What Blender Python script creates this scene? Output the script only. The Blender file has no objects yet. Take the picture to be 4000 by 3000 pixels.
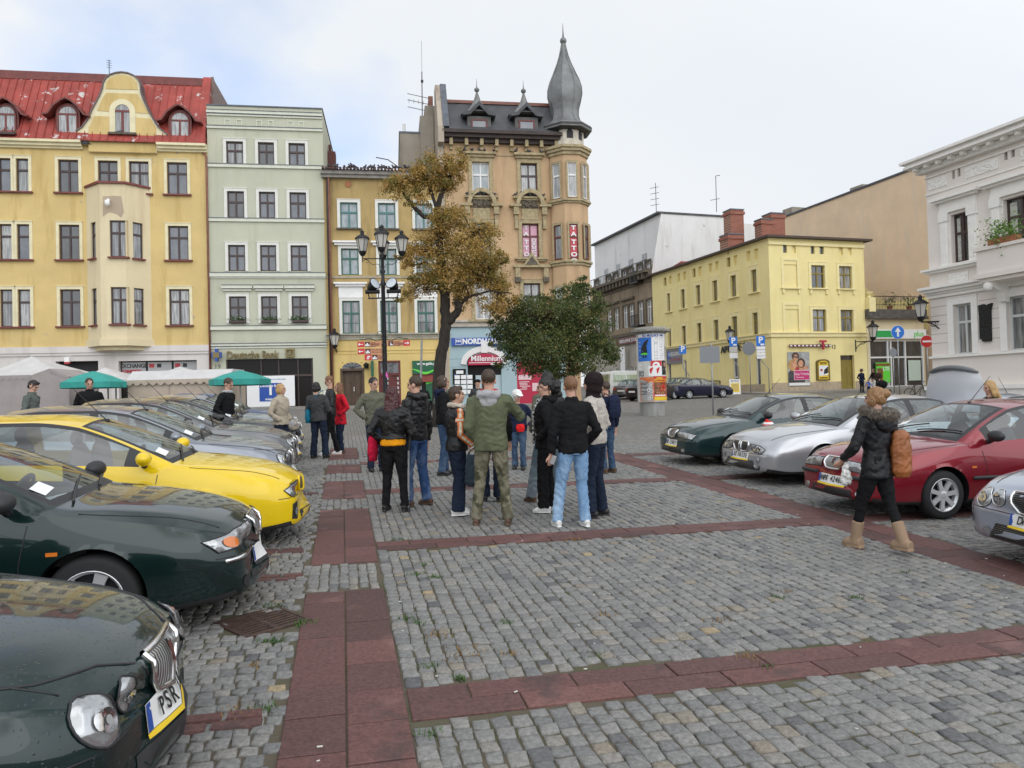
# Town square with parked cars; source is written compactly
import bpy,bmesh,math,random
import numpy as np
from mathutils import Vector,Matrix,noise
from mathutils.bvhtree import BVHTree
from mathutils.geometry import delaunay_2d_cdt
R=math.radians
rnd=random.Random(7)
sc=bpy.context.scene
COL=sc.collection
CAM_H=1.78; FPX=2850.0; ROLL=.026; PITCH=.01754
_F=Vector((0,math.cos(PITCH),math.sin(PITCH))); _Wu=Vector((0,-math.sin(PITCH),math.cos(PITCH))); _Wr=Vector((1,0,0))
_R=_Wr*math.cos(ROLL)-_Wu*math.sin(ROLL); _U=_Wr*math.sin(ROLL)+_Wu*math.cos(ROLL)
cam_d=bpy.data.cameras.new('camera'); cam=bpy.data.objects.new('camera',cam_d); COL.objects.link(cam)
cam_d.sensor_width=36; cam_d.lens=FPX/4000*36; cam_d.clip_end=2000; cam_d.clip_start=.05
M=Matrix((_R,_U,-_F)).transposed().to_4x4(); M.translation=Vector((0,0,CAM_H)); cam.matrix_world=M
sc.camera=cam
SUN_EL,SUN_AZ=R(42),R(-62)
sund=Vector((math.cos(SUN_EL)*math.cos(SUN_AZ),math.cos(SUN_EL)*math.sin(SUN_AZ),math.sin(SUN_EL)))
world=bpy.data.worlds.new('World'); sc.world=world; world.use_nodes=True
wt=world.node_tree; wt.nodes.clear()
def wn(t,**k):
 n=wt.nodes.new(t)
 for a,b in k.items():setattr(n,a,b)
 return n
wl=wt.links.new
sky=wn('ShaderNodeTexSky',sky_type='NISHITA',sun_disc=False,sun_elevation=SUN_EL,sun_rotation=R(90)-SUN_AZ)
tc=wn('ShaderNodeTexCoord'); mp=wn('ShaderNodeMapping'); mp.inputs['Scale'].default_value=(1,1,1.7); mp.inputs['Location'].default_value=(.35,.12,.2)
wl(tc.outputs['Generated'],mp.inputs[0])
nz=wn('ShaderNodeTexNoise'); nz.inputs['Scale'].default_value=2.3; nz.inputs['Detail'].default_value=6; nz.inputs['Roughness'].default_value=.5
wl(mp.outputs[0],nz.inputs[0])
dt=wn('ShaderNodeVectorMath',operation='DOT_PRODUCT'); dt.inputs[1].default_value=(-.42,.82,.40); wl(tc.outputs['Generated'],dt.inputs[0])
mr=wn('ShaderNodeMapRange'); mr.inputs[1].default_value=.90; mr.inputs[2].default_value=1.0; mr.inputs[3].default_value=0; mr.inputs[4].default_value=.17
wl(dt.outputs['Value'],mr.inputs[0])
ad=wn('ShaderNodeMath',operation='ADD'); wl(nz.outputs['Fac'],ad.inputs[0]); wl(mr.outputs[0],ad.inputs[1])
rp=wn('ShaderNodeValToRGB'); rp.color_ramp.elements[0].position=.64; rp.color_ramp.elements[1].position=.86; rp.color_ramp.elements[1].color=(.62,.62,.62,1)
wl(ad.outputs[0],rp.inputs[0])
n2=wn('ShaderNodeTexNoise'); n2.inputs['Scale'].default_value=1.6; n2.inputs['Detail'].default_value=5; wl(mp.outputs[0],n2.inputs[0])
cr=wn('ShaderNodeValToRGB'); cr.color_ramp.elements[0].position=.3; cr.color_ramp.elements[0].color=(.82,.865,.925,1)
cr.color_ramp.elements[1].position=.7; cr.color_ramp.elements[1].color=(.90,.93,.965,1); wl(n2.outputs['Fac'],cr.inputs[0])
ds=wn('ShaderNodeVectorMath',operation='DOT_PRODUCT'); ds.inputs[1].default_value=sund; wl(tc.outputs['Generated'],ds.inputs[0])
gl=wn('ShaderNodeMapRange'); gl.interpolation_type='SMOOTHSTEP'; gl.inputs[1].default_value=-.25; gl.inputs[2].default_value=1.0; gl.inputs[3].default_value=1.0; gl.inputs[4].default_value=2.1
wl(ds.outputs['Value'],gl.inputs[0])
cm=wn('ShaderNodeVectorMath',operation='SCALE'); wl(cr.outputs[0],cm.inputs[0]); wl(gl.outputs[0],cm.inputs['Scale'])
n3=wn('ShaderNodeTexNoise'); n3.inputs['Scale'].default_value=2.6; n3.inputs['Detail'].default_value=6; wl(tc.outputs['Generated'],n3.inputs[0])
m3=wn('ShaderNodeMapRange'); m3.inputs[1].default_value=.38; m3.inputs[2].default_value=.60; m3.inputs[3].default_value=.36; m3.inputs[4].default_value=1.05; wl(n3.outputs['Fac'],m3.inputs[0])
sxyz=wn('ShaderNodeSeparateXYZ'); wl(tc.outputs['Generated'],sxyz.inputs[0]); el_=wn('ShaderNodeMapRange'); el_.interpolation_type='SMOOTHSTEP'; el_.inputs[1].default_value=.5; el_.inputs[2].default_value=.75; wl(sxyz.outputs['Z'],el_.inputs[0])
m4=wn('ShaderNodeMix'); m4.inputs[2].default_value=1.0; wl(el_.outputs[0],m4.inputs[0]); wl(m3.outputs[0],m4.inputs[3])
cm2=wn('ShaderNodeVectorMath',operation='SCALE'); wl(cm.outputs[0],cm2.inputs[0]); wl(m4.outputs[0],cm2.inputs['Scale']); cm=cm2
bgs=wn('ShaderNodeBackground'); bgs.inputs[1].default_value=.15; tint=wn('ShaderNodeVectorMath',operation='MULTIPLY'); tint.inputs[1].default_value=(1.15,1.45,1.75); wl(sky.outputs[0],tint.inputs[0]); wl(tint.outputs[0],bgs.inputs[0])
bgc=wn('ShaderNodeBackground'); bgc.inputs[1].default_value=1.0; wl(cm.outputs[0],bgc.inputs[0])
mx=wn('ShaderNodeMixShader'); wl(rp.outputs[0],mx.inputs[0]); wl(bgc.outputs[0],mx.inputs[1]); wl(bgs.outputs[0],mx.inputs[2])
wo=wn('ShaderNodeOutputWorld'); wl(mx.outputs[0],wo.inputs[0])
sun_d=bpy.data.lights.new('sun','SUN'); sun_d.energy=.6; sun_d.angle=R(60); sun_d.color=(1,.95,.88)
sun=bpy.data.objects.new('sun',sun_d); COL.objects.link(sun); sun.rotation_euler=(-sund).to_track_quat('-Z','Y').to_euler(); sun.location=(10,-20,30)
vs=sc.view_settings; vs.view_transform='Standard'; vs.look='None'; vs.gamma=1; vs.use_curve_mapping=False; vs.exposure=0.0
def ray(u,v):
 x=u*4000/2212; y=v*4000/2212
 d=_F+_R*((x-2000)/FPX)-_U*((y-1500)/FPX)
 return d/d.y
def gz(x,y):return-.02*x+.028*y+.00065*max(0,x)*max(0,y-22)
def G(u,v,h=0):
 d=ray(u,v); lo,hi=.5,250
 for _ in range(50):
  m=(lo+hi)/2
  if CAM_H+d.z*m-gz(d.x*m,m)-h>0:lo=m
  else:hi=m
 return Vector((d.x*lo,lo,CAM_H+d.z*lo))
def AT(u,v,Y):
 d=ray(u,v); return Vector((d.x*Y,Y,CAM_H+d.z*Y))
aA=R(103.04); dA=Vector((math.cos(aA),math.sin(aA))); dB=Vector((math.sin(aA),-math.cos(aA)))
def AB(p,q):return Vector((p*dB.x+q*dA.x,p*dB.y+q*dA.y))
def gnorm(x,y):
 e=.05; return Vector((-(gz(x+e,y)-gz(x-e,y))/(2*e),-(gz(x,y+e)-gz(x,y-e))/(2*e),1)).normalized()
MATS={}
def pm(name,col,rough=.8,metal=0,var=.0,scale=3.,bump=0.,bscale=40.,coat=0.,spec=.5,col2=None,lo=.35,hi=.65,stretch=None,dist=.02,detail=4,sheen=0):
 if name in MATS:return MATS[name]
 m=bpy.data.materials.new(name); m.use_nodes=True; MATS[name]=m
 t=m.node_tree; b=t.nodes['Principled BSDF']; L=t.links.new
 b.inputs['Roughness'].default_value=rough; b.inputs['Metallic'].default_value=metal
 b.inputs['Specular IOR Level'].default_value=spec
 b.inputs['Coat Weight'].default_value=coat; b.inputs['Coat Roughness'].default_value=.04
 if sheen:b.inputs['Sheen Weight'].default_value=sheen
 b.inputs['Base Color'].default_value=(*col,1)
 if var or col2 or bump:
  tcn=t.nodes.new('ShaderNodeTexCoord'); src=tcn.outputs['Object']
  if stretch:
   mpn=t.nodes.new('ShaderNodeMapping'); mpn.inputs['Scale'].default_value=stretch; L(src,mpn.inputs[0]); src=mpn.outputs[0]
 if var or col2:
  n=t.nodes.new('ShaderNodeTexNoise'); n.inputs['Scale'].default_value=scale; n.inputs['Detail'].default_value=detail; n.inputs['Roughness'].default_value=.6
  L(src,n.inputs[0]); r=t.nodes.new('ShaderNodeValToRGB')
  c1=col; c2=col2 if col2 else tuple(min(1,c*(1+var))for c in col)
  if not col2:c1=tuple(c*(1-var)for c in col)
  r.color_ramp.elements[0].position=lo; r.color_ramp.elements[1].position=hi
  r.color_ramp.elements[0].color=(*c1,1); r.color_ramp.elements[1].color=(*c2,1)
  L(n.outputs['Fac'],r.inputs[0]); L(r.outputs[0],b.inputs['Base Color'])
 if bump:
  n=t.nodes.new('ShaderNodeTexNoise'); n.inputs['Scale'].default_value=bscale; n.inputs['Detail'].default_value=3; L(src,n.inputs[0])
  bp=t.nodes.new('ShaderNodeBump'); bp.inputs['Strength'].default_value=bump; bp.inputs['Distance'].default_value=dist
  L(n.outputs['Fac'],bp.inputs['Height']); L(bp.outputs[0],b.inputs['Normal'])
 return m
def add_mix(m,tex_fac,col):
 """mix a colour over a material's base colour by a factor socket"""
 t=m.node_tree; b=t.nodes['Principled BSDF']; mxn=t.nodes.new('ShaderNodeMix'); mxn.data_type='RGBA'
 s=b.inputs['Base Color']
 if s.is_linked:
  o=s.links[0].from_socket; t.links.new(o,mxn.inputs[6])
 else:mxn.inputs[6].default_value=s.default_value
 mxn.inputs[7].default_value=(*col,1); t.links.new(tex_fac,mxn.inputs[0]); t.links.new(mxn.outputs[2],s)
def noise_fac(m,scale,lo,hi,stretch=(1,1,1),detail=5,loc=(0,0,0),rough=.6):
 t=m.node_tree; tcn=t.nodes.new('ShaderNodeTexCoord'); mpn=t.nodes.new('ShaderNodeMapping'); mpn.inputs['Scale'].default_value=stretch; mpn.inputs['Location'].default_value=loc
 t.links.new(tcn.outputs['Object'],mpn.inputs[0]); n=t.nodes.new('ShaderNodeTexNoise'); n.inputs['Scale'].default_value=scale; n.inputs['Detail'].default_value=detail; n.inputs['Roughness'].default_value=rough
 t.links.new(mpn.outputs[0],n.inputs[0]); r=t.nodes.new('ShaderNodeMapRange'); r.inputs[1].default_value=lo; r.inputs[2].default_value=hi
 t.links.new(n.outputs['Fac'],r.inputs[0]); return r.outputs[0]
def stucco(name,col,var=.06,stain=None,amt=.0,patch=None,plo=.66):
 m=pm(name,col,.92,var=var,scale=.55,bump=.25,bscale=9,dist=.02,spec=.2,detail=6)
 if stain:add_mix(m,noise_fac(m,.8,.52,.72,(1.6,1.6,.22),6),stain)
 if patch:add_mix(m,noise_fac(m,.9,plo,plo+.015,(1,1,1.4),6,(3,1,2)),patch)
 return m
def glassy(name,col,col2,scale=(9,9,.6),rough=.08):
 m=pm(name,col,rough,var=0,spec=.9,coat=.6)
 t=m.node_tree; b=t.nodes['Principled BSDF']
 f=noise_fac(m,1.0,.38,.62,scale,3); add_mix(m,f,col2)
 ge=t.nodes.new('ShaderNodeNewGeometry'); [t.links.new(ge.outputs['Position'],l.to_socket)for l in list(t.links)if l.from_node.type=='TEX_COORD']
 n=t.nodes.new('ShaderNodeTexNoise'); n.inputs['Scale'].default_value=1.7; tcn=t.nodes.new('ShaderNodeTexCoord'); t.links.new(tcn.outputs['Object'],n.inputs[0])
 bp=t.nodes.new('ShaderNodeBump'); bp.inputs['Strength'].default_value=.12; bp.inputs['Distance'].default_value=.05; t.links.new(n.outputs['Fac'],bp.inputs['Height']); t.links.new(bp.outputs[0],b.inputs['Normal'])
 t.links.new(bp.outputs[0],b.inputs['Coat Normal'])
 return m
def clear_glass(name,tint,refl=.08,rough=.02):
 if name in MATS:return MATS[name]
 m=bpy.data.materials.new(name); m.use_nodes=True; MATS[name]=m; t=m.node_tree; t.nodes.clear(); L=t.links.new
 o=t.nodes.new('ShaderNodeOutputMaterial'); tr=t.nodes.new('ShaderNodeBsdfTransparent'); tr.inputs[0].default_value=(*tint,1)
 g=t.nodes.new('ShaderNodeBsdfGlossy'); g.inputs['Roughness'].default_value=rough; g.inputs[0].default_value=(1,1,1,1)
 ge=t.nodes.new('ShaderNodeNewGeometry'); dp=t.nodes.new('ShaderNodeVectorMath'); dp.operation='DOT_PRODUCT'; L(ge.outputs['Incoming'],dp.inputs[0]); L(ge.outputs['Normal'],dp.inputs[1])
 def mth(op,x,y=None):
  n=t.nodes.new('ShaderNodeMath'); n.operation=op; L(x,n.inputs[0])
  if y is not None:n.inputs[1].default_value=y
  return n.outputs[0]
 ab=mth('ABSOLUTE',dp.outputs['Value']); n1=t.nodes.new('ShaderNodeMath'); n1.operation='SUBTRACT'; n1.inputs[0].default_value=1; L(ab,n1.inputs[1]); pw=mth('POWER',n1.outputs[0],5)
 a=t.nodes.new('ShaderNodeMath'); a.operation='MULTIPLY_ADD'; a.inputs[1].default_value=.9; a.inputs[2].default_value=refl; a.use_clamp=True; L(pw,a.inputs[0])
 mxs=t.nodes.new('ShaderNodeMixShader'); L(a.outputs[0],mxs.inputs[0]); L(tr.outputs[0],mxs.inputs[1]); L(g.outputs[0],mxs.inputs[2]); L(mxs.outputs[0],o.inputs[0])
 return m
class MB:
 def __init__(s):s.v=[]; s.f=[]; s.mi=[]; s.m=0; s.sm=[]; s.smooth=False; s.X=None
 def p(s,c):
  c=Vector(c)
  if s.X is not None:c=s.X@c
  s.v.append(tuple(c)); return len(s.v)-1
 def face(s,idx):s.f.append(tuple(idx)); s.mi.append(s.m); s.sm.append(s.smooth)
 def poly(s,pts):s.face([s.p(c)for c in pts])
 def box(s,x0,x1,y0,y1,z0,z1):
  i=[s.p(c)for c in((x0,y0,z0),(x1,y0,z0),(x1,y1,z0),(x0,y1,z0),(x0,y0,z1),(x1,y0,z1),(x1,y1,z1),(x0,y1,z1))]
  for q in((0,3,2,1),(4,5,6,7),(0,1,5,4),(1,2,6,5),(2,3,7,6),(3,0,4,7)):s.face([i[k]for k in q])
 def prism(s,pts,y0,y1):
  a=[s.p((x,y0,z))for x,z in pts]; b=[s.p((x,y1,z))for x,z in pts]
  s.face(a); s.face(b[::-1]); n=len(a)
  for k in range(n):s.face((a[k],b[k],b[(k+1)%n],a[(k+1)%n]))
 def prism_x(s,pts,x0,x1):
  a=[s.p((x0,y,z))for y,z in pts]; b=[s.p((x1,y,z))for y,z in pts]
  s.face(a); s.face(b[::-1]); n=len(a)
  for k in range(n):s.face((a[k],b[k],b[(k+1)%n],a[(k+1)%n]))
 def prism_z(s,pts,z0,z1):
  a=[s.p((x,y,z0))for x,y in pts]; b=[s.p((x,y,z1))for x,y in pts]
  s.face(a[::-1]); s.face(b); n=len(a)
  for k in range(n):s.face((a[k],a[(k+1)%n],b[(k+1)%n],b[k]))
 def lathe(s,prof,n=16,c=(0,0,0),cap=True,ph=0.,sx=1.,sy=1.):
  rings=[]
  for r,z in prof:rings.append([s.p((c[0]+sx*r*math.cos(ph+2*math.pi*k/n),c[1]+sy*r*math.sin(ph+2*math.pi*k/n),c[2]+z))for k in range(n)])
  for a,b in zip(rings,rings[1:]):
   for k in range(n):s.face((a[k],a[(k+1)%n],b[(k+1)%n],b[k]))
  if cap:s.face(rings[0][::-1]); s.face(rings[-1])
 def tube(s,pts,rad,n=8,cap=True,flat=1.,up=None):
  pts=[Vector(p)for p in pts]
  if not hasattr(rad,'__len__'):rad=[rad]*len(pts)
  rings=[]; prev=None
  for k,p in enumerate(pts):
   t=(pts[min(k+1,len(pts)-1)]-pts[max(k-1,0)]).normalized()
   a=prev if prev is not None else(Vector(up)if up else(Vector((0,0,1))if abs(t.z)<.9 else Vector((1,0,0))))
   a=(a-t*a.dot(t)).normalized(); b=t.cross(a); prev=a
   r=rad[k]; ra,rb=(r if hasattr(r,'__len__')else(r,r*flat))
   rings.append([s.p(p+a*(ra*math.cos(2*math.pi*i/n))+b*(rb*math.sin(2*math.pi*i/n)))for i in range(n)])
  for a,b in zip(rings,rings[1:]):
   for k in range(n):s.face((a[k],a[(k+1)%n],b[(k+1)%n],b[k]))
  if cap:s.face(rings[0][::-1]); s.face(rings[-1])
 def ball(s,c,rx,ry=None,rz=None,n=10,m=7):
  ry=ry or rx; rz=rz or rx
  top=s.p((c[0],c[1],c[2]+rz)); bot=s.p((c[0],c[1],c[2]-rz)); rings=[]
  for j in range(1,m):
   a=math.pi*j/m; rings.append([s.p((c[0]+rx*math.sin(a)*math.cos(2*math.pi*k/n),c[1]+ry*math.sin(a)*math.sin(2*math.pi*k/n),c[2]+rz*math.cos(a)))for k in range(n)])
  for k in range(n):s.face((top,rings[0][k],rings[0][(k+1)%n])); s.face((bot,rings[-1][(k+1)%n],rings[-1][k]))
  for a,b in zip(rings,rings[1:]):
   for k in range(n):s.face((a[k],b[k],b[(k+1)%n],a[(k+1)%n]))
 def mesh(s,name,mats,smooth=None,sharp=None):
  me=bpy.data.meshes.new(name); me.from_pydata(s.v,[],s.f)
  for m in(mats if isinstance(mats,(list,tuple))else[mats]):me.materials.append(m)
  me.polygons.foreach_set('material_index',s.mi)
  if smooth is not None:s.sm=[smooth]*len(s.f)
  me.polygons.foreach_set('use_smooth',s.sm); me.update()
  if sharp:me.set_sharp_from_angle(angle=R(sharp))
  return me
 def build(s,name,mats,parent=None,smooth=None,sharp=None,loc=None,rot=None):
  return obj(name,s.mesh(name,mats,smooth,sharp),parent,loc,rot)
def obj(name,data,parent=None,loc=None,rot=None):
 o=bpy.data.objects.new(name,data); COL.objects.link(o)
 if parent is not None:o.parent=parent
 if loc is not None:o.location=loc
 if rot is not None:o.rotation_euler=rot
 return o
def tag(o,label=None,cat=None,group=None,kind=None):
 if label:o['label']=label
 if cat:o['category']=cat
 if group:o['group']=group
 if kind:o['kind']=kind
 return o
def thing(name,label,cat,loc=(0,0,0),rotz=0,group=None):
 o=obj(name,None,None,loc,(0,0,rotz)); o.empty_display_size=.3
 return tag(o,label,cat,group)
def text(body,size,parent,loc,rot=(R(90),0,0),mat=None,ext=.01,bold=0.,sx=1.,name='lettering',align='CENTER',sp=1.):
 c=bpy.data.curves.new(name,'FONT'); c.body=body; c.size=size; c.extrude=ext; c.offset=bold; c.align_x=align; c.align_y='CENTER'; c.space_character=sp
 c.resolution_u=3
 if mat:c.materials.append(mat)
 t_=bpy.data.objects.new('t',c); COL.objects.link(t_); me=bpy.data.meshes.new_from_object(t_); bpy.data.objects.remove(t_); me.name=name
 o=obj(name,me,parent,loc,rot); o.scale=(sx,1,1); return o
def copy_tree(o,parent=None):
 c=o.copy(); COL.objects.link(c)
 if parent is not None:c.parent=parent
 for ch in list(o.children):copy_tree(ch,c)
 return c
def attr_col(m,stops,name='tone'):
 t=m.node_tree; b=t.nodes['Principled BSDF']; a=t.nodes.new('ShaderNodeAttribute'); a.attribute_name=name
 r=t.nodes.new('ShaderNodeValToRGB'); e=r.color_ramp.elements
 while len(e)<len(stops):e.new(.5)
 for k,(p,c)in enumerate(stops):e[k].position=p; e[k].color=(*c,1)
 t.links.new(a.outputs['Fac'],r.inputs[0])
 n=t.nodes.new('ShaderNodeTexNoise'); tcn=t.nodes.new('ShaderNodeTexCoord'); n.inputs['Scale'].default_value=38; n.inputs['Detail'].default_value=6; n.inputs['Roughness'].default_value=.7
 t.links.new(tcn.outputs['Object'],n.inputs[0])
 r2=t.nodes.new('ShaderNodeMapRange'); r2.inputs[1].default_value=.3; r2.inputs[2].default_value=.7; r2.inputs[3].default_value=.40; r2.inputs[4].default_value=.88
 t.links.new(n.outputs['Fac'],r2.inputs[0])
 mu=t.nodes.new('ShaderNodeVectorMath'); mu.operation='SCALE'; t.links.new(r.outputs[0],mu.inputs[0]); t.links.new(r2.outputs[0],mu.inputs['Scale'])
 t.links.new(mu.outputs[0],b.inputs['Base Color'])
 n3=t.nodes.new('ShaderNodeTexNoise'); n3.inputs['Scale'].default_value=60; n3.inputs['Detail'].default_value=5; t.links.new(tcn.outputs['Object'],n3.inputs[0])
 bp=t.nodes.new('ShaderNodeBump'); bp.inputs['Strength'].default_value=.55; bp.inputs['Distance'].default_value=.008; t.links.new(n3.outputs['Fac'],bp.inputs['Height']); t.links.new(bp.outputs[0],b.inputs['Normal'])
m_stone=pm('granite_setts',(.2,.2,.2),.62,spec=.45)
attr_col(m_stone,[(0,(.15,.15,.155)),(.15,(.225,.222,.218)),(.45,(.285,.28,.268)),(.72,(.335,.325,.305)),(.86,(.33,.285,.22)),(.94,(.25,.215,.20)),(1,(.46,.36,.22))])
add_mix(m_stone,noise_fac(m_stone,.45,.56,.80),(.16,.16,.148))
m_slab=pm('red_concrete_slabs',(.2,.08,.07),.72,spec=.4)
attr_col(m_slab,[(0,(.13,.068,.063)),(.5,(.18,.086,.078)),(.85,(.225,.105,.093)),(1,(.29,.14,.12))])
add_mix(m_slab,noise_fac(m_slab,2.0,.56,.80,detail=6),(.25,.135,.12))
add_mix(m_slab,noise_fac(m_slab,2.2,.60,.72,detail=6,loc=(5,2,0)),(.06,.04,.038))
def ground_mat():
 m=pm('paved_ground',(.2,.2,.2),.8,spec=.3); t=m.node_tree; b=t.nodes['Principled BSDF']; L=t.links.new
 tcn=t.nodes.new('ShaderNodeTexCoord'); mpn=t.nodes.new('ShaderNodeMapping'); mpn.inputs['Rotation'].default_value=(0,0,-aA); L(tcn.outputs['Object'],mpn.inputs[0])
 br=t.nodes.new('ShaderNodeTexBrick'); br.inputs['Scale'].default_value=1; br.inputs['Brick Width'].default_value=.125; br.inputs['Row Height'].default_value=.108; br.inputs['Mortar Size'].default_value=.008
 br.inputs['Color1'].default_value=(.165,.158,.148,1); br.inputs['Color2'].default_value=(.265,.252,.232,1); br.inputs['Mortar'].default_value=(.075,.07,.055,1); br.inputs['Mortar Smooth'].default_value=.4
 L(mpn.outputs[0],br.inputs[0]); L(br.outputs[0],b.inputs['Base Color'])
 bp=t.nodes.new('ShaderNodeBump'); bp.inputs['Strength'].default_value=.5; bp.inputs['Distance'].default_value=.02; bp.invert=True; L(br.outputs['Fac'],bp.inputs['Height']); L(bp.outputs[0],b.inputs['Normal'])
 add_mix(m,noise_fac(m,.12,.5,.7),(.16,.14,.115)); add_mix(m,noise_fac(m,9,.55,.75),(.12,.12,.11))
 return m
m_ground=ground_mat()
m_bed=pm('joint_earth',(.115,.098,.074),.95,spec=.1,bump=.6,bscale=60,dist=.01,col2=(.085,.085,.048),scale=1.3,lo=.5,hi=.62)
def sheet(name,xs,ys,zf,mat):
 mb=MB(); idx=[[mb.p((x,y,zf(x,y)))for y in ys]for x in xs]
 for i in range(len(xs)-1):
  for j in range(len(ys)-1):mb.face((idx[i][j],idx[i+1][j],idx[i+1][j+1],idx[i][j+1]))
 return mb.build(name,mat,smooth=True)
NEAR=19.0
def gfar(x,y):
 z=gz(max(-60,min(60,x)),min(y,95))
 return z-.0
xs=[-300,-150,-80]+list(range(-60,61,4))+[80,150,300]; ys=[-120,-40,-12]+[-4,0,4,8,12,16,19]
g1=sheet('ground',xs,ys,lambda x,y:gz(max(-60,min(60,x)),max(y,-12))-.013,m_bed); tag(g1,kind='structure')
g2=sheet('ground',xs,[18.75,19.1,22]+list(range(26,100,4))+[140,220,400],lambda x,y:gfar(x,y)-(.02 if y<19 else 0),m_ground); tag(g2,kind='structure')
slabs=[]
def strip(p0,p1,q0,q1,lens=.4,off=0.):
 q=q0
 first=True
 while q<q1-.02:
  l=lens if not(first and off)else off
  first=False
  e=min(q+l,q1)
  if q1-e<.08:e=q1
  slabs.append((p0,p1,q,e)); q=e
for q0,q1 in((1.2,6.29),(7.22,10.16),(11.02,12.93),(13.95,15.33),(16.3,18.9)):
 strip(-.34,-.02,q0,q1); strip(-.02,.30,q0,q1,off=.27)
strip(5.51,5.83,-2.,19.2); strip(5.83,6.16,-2.,19.2,off=.22)
def band(qa,p0,p1):
 for k in(0,1):
  p=p0; first=True
  while p<p1-.02:
   l=.62 if not first else(.35 if k else.62)
   first=False; e=min(p+l,p1)
   if p1-e<.1:e=p1
   slabs.append((p,e,qa+k*.2,qa+(k+1)*.2)); p=e
for qa in(.03,3.84,7.65,11.42,15.25):
 band(qa,.31,5.50); band(qa,6.17,9.5)
mb=MB(); tones=[]
for p0,p1,q0,q1 in slabs:
 g_=.004; tone=min(1,max(0,rnd.gauss(.45,.22))); dz=rnd.uniform(-.003,.003); th=rnd.uniform(-.003,.003)
 def P(p,q,h):
  a=AB(p,q); return(a.x,a.y,gz(a.x,a.y)+h+dz+th*(q-q0)/.4)
 lo=[mb.p(P(p0+g_,q0+g_,-.04)),mb.p(P(p1-g_,q0+g_,-.04)),mb.p(P(p1-g_,q1-g_,-.04)),mb.p(P(p0+g_,q1-g_,-.04))]
 b_=g_+.001; mi=[mb.p(P(p0+b_,q0+b_,-.004)),mb.p(P(p1-b_,q0+b_,-.004)),mb.p(P(p1-b_,q1-b_,-.004)),mb.p(P(p0+b_,q1-b_,-.004))]
 b_=g_+.007; hi=[mb.p(P(p0+b_,q0+b_,.0)),mb.p(P(p1-b_,q0+b_,.0)),mb.p(P(p1-b_,q1-b_,.0)),mb.p(P(p0+b_,q1-b_,.0))]
 for k in range(4):
  j=(k+1)%4; mb.face((lo[k],lo[j],mi[j],mi[k])); mb.face((mi[k],mi[j],hi[j],hi[k]))
 mb.face(hi); tones+=[tone]*12
o=mb.build('red_paving',m_slab,smooth=False); tag(o,kind='structure')
at_=o.data.attributes.new('tone','FLOAT','POINT'); at_.data.foreach_set('value',np.array(tones,dtype=np.float32))
GR=[G(504,1375),G(520.5,1313),G(654,1312),G(641.5,1366)]
gcen=sum(GR,Vector())/4
gp,gq=gcen.x*dB.x+gcen.y*dB.y,gcen.x*dA.x+gcen.y*dA.y
GP0,GP1,GQ0,GQ1=gp-.30,gp+.22,gq-.24,gq+.24
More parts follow.
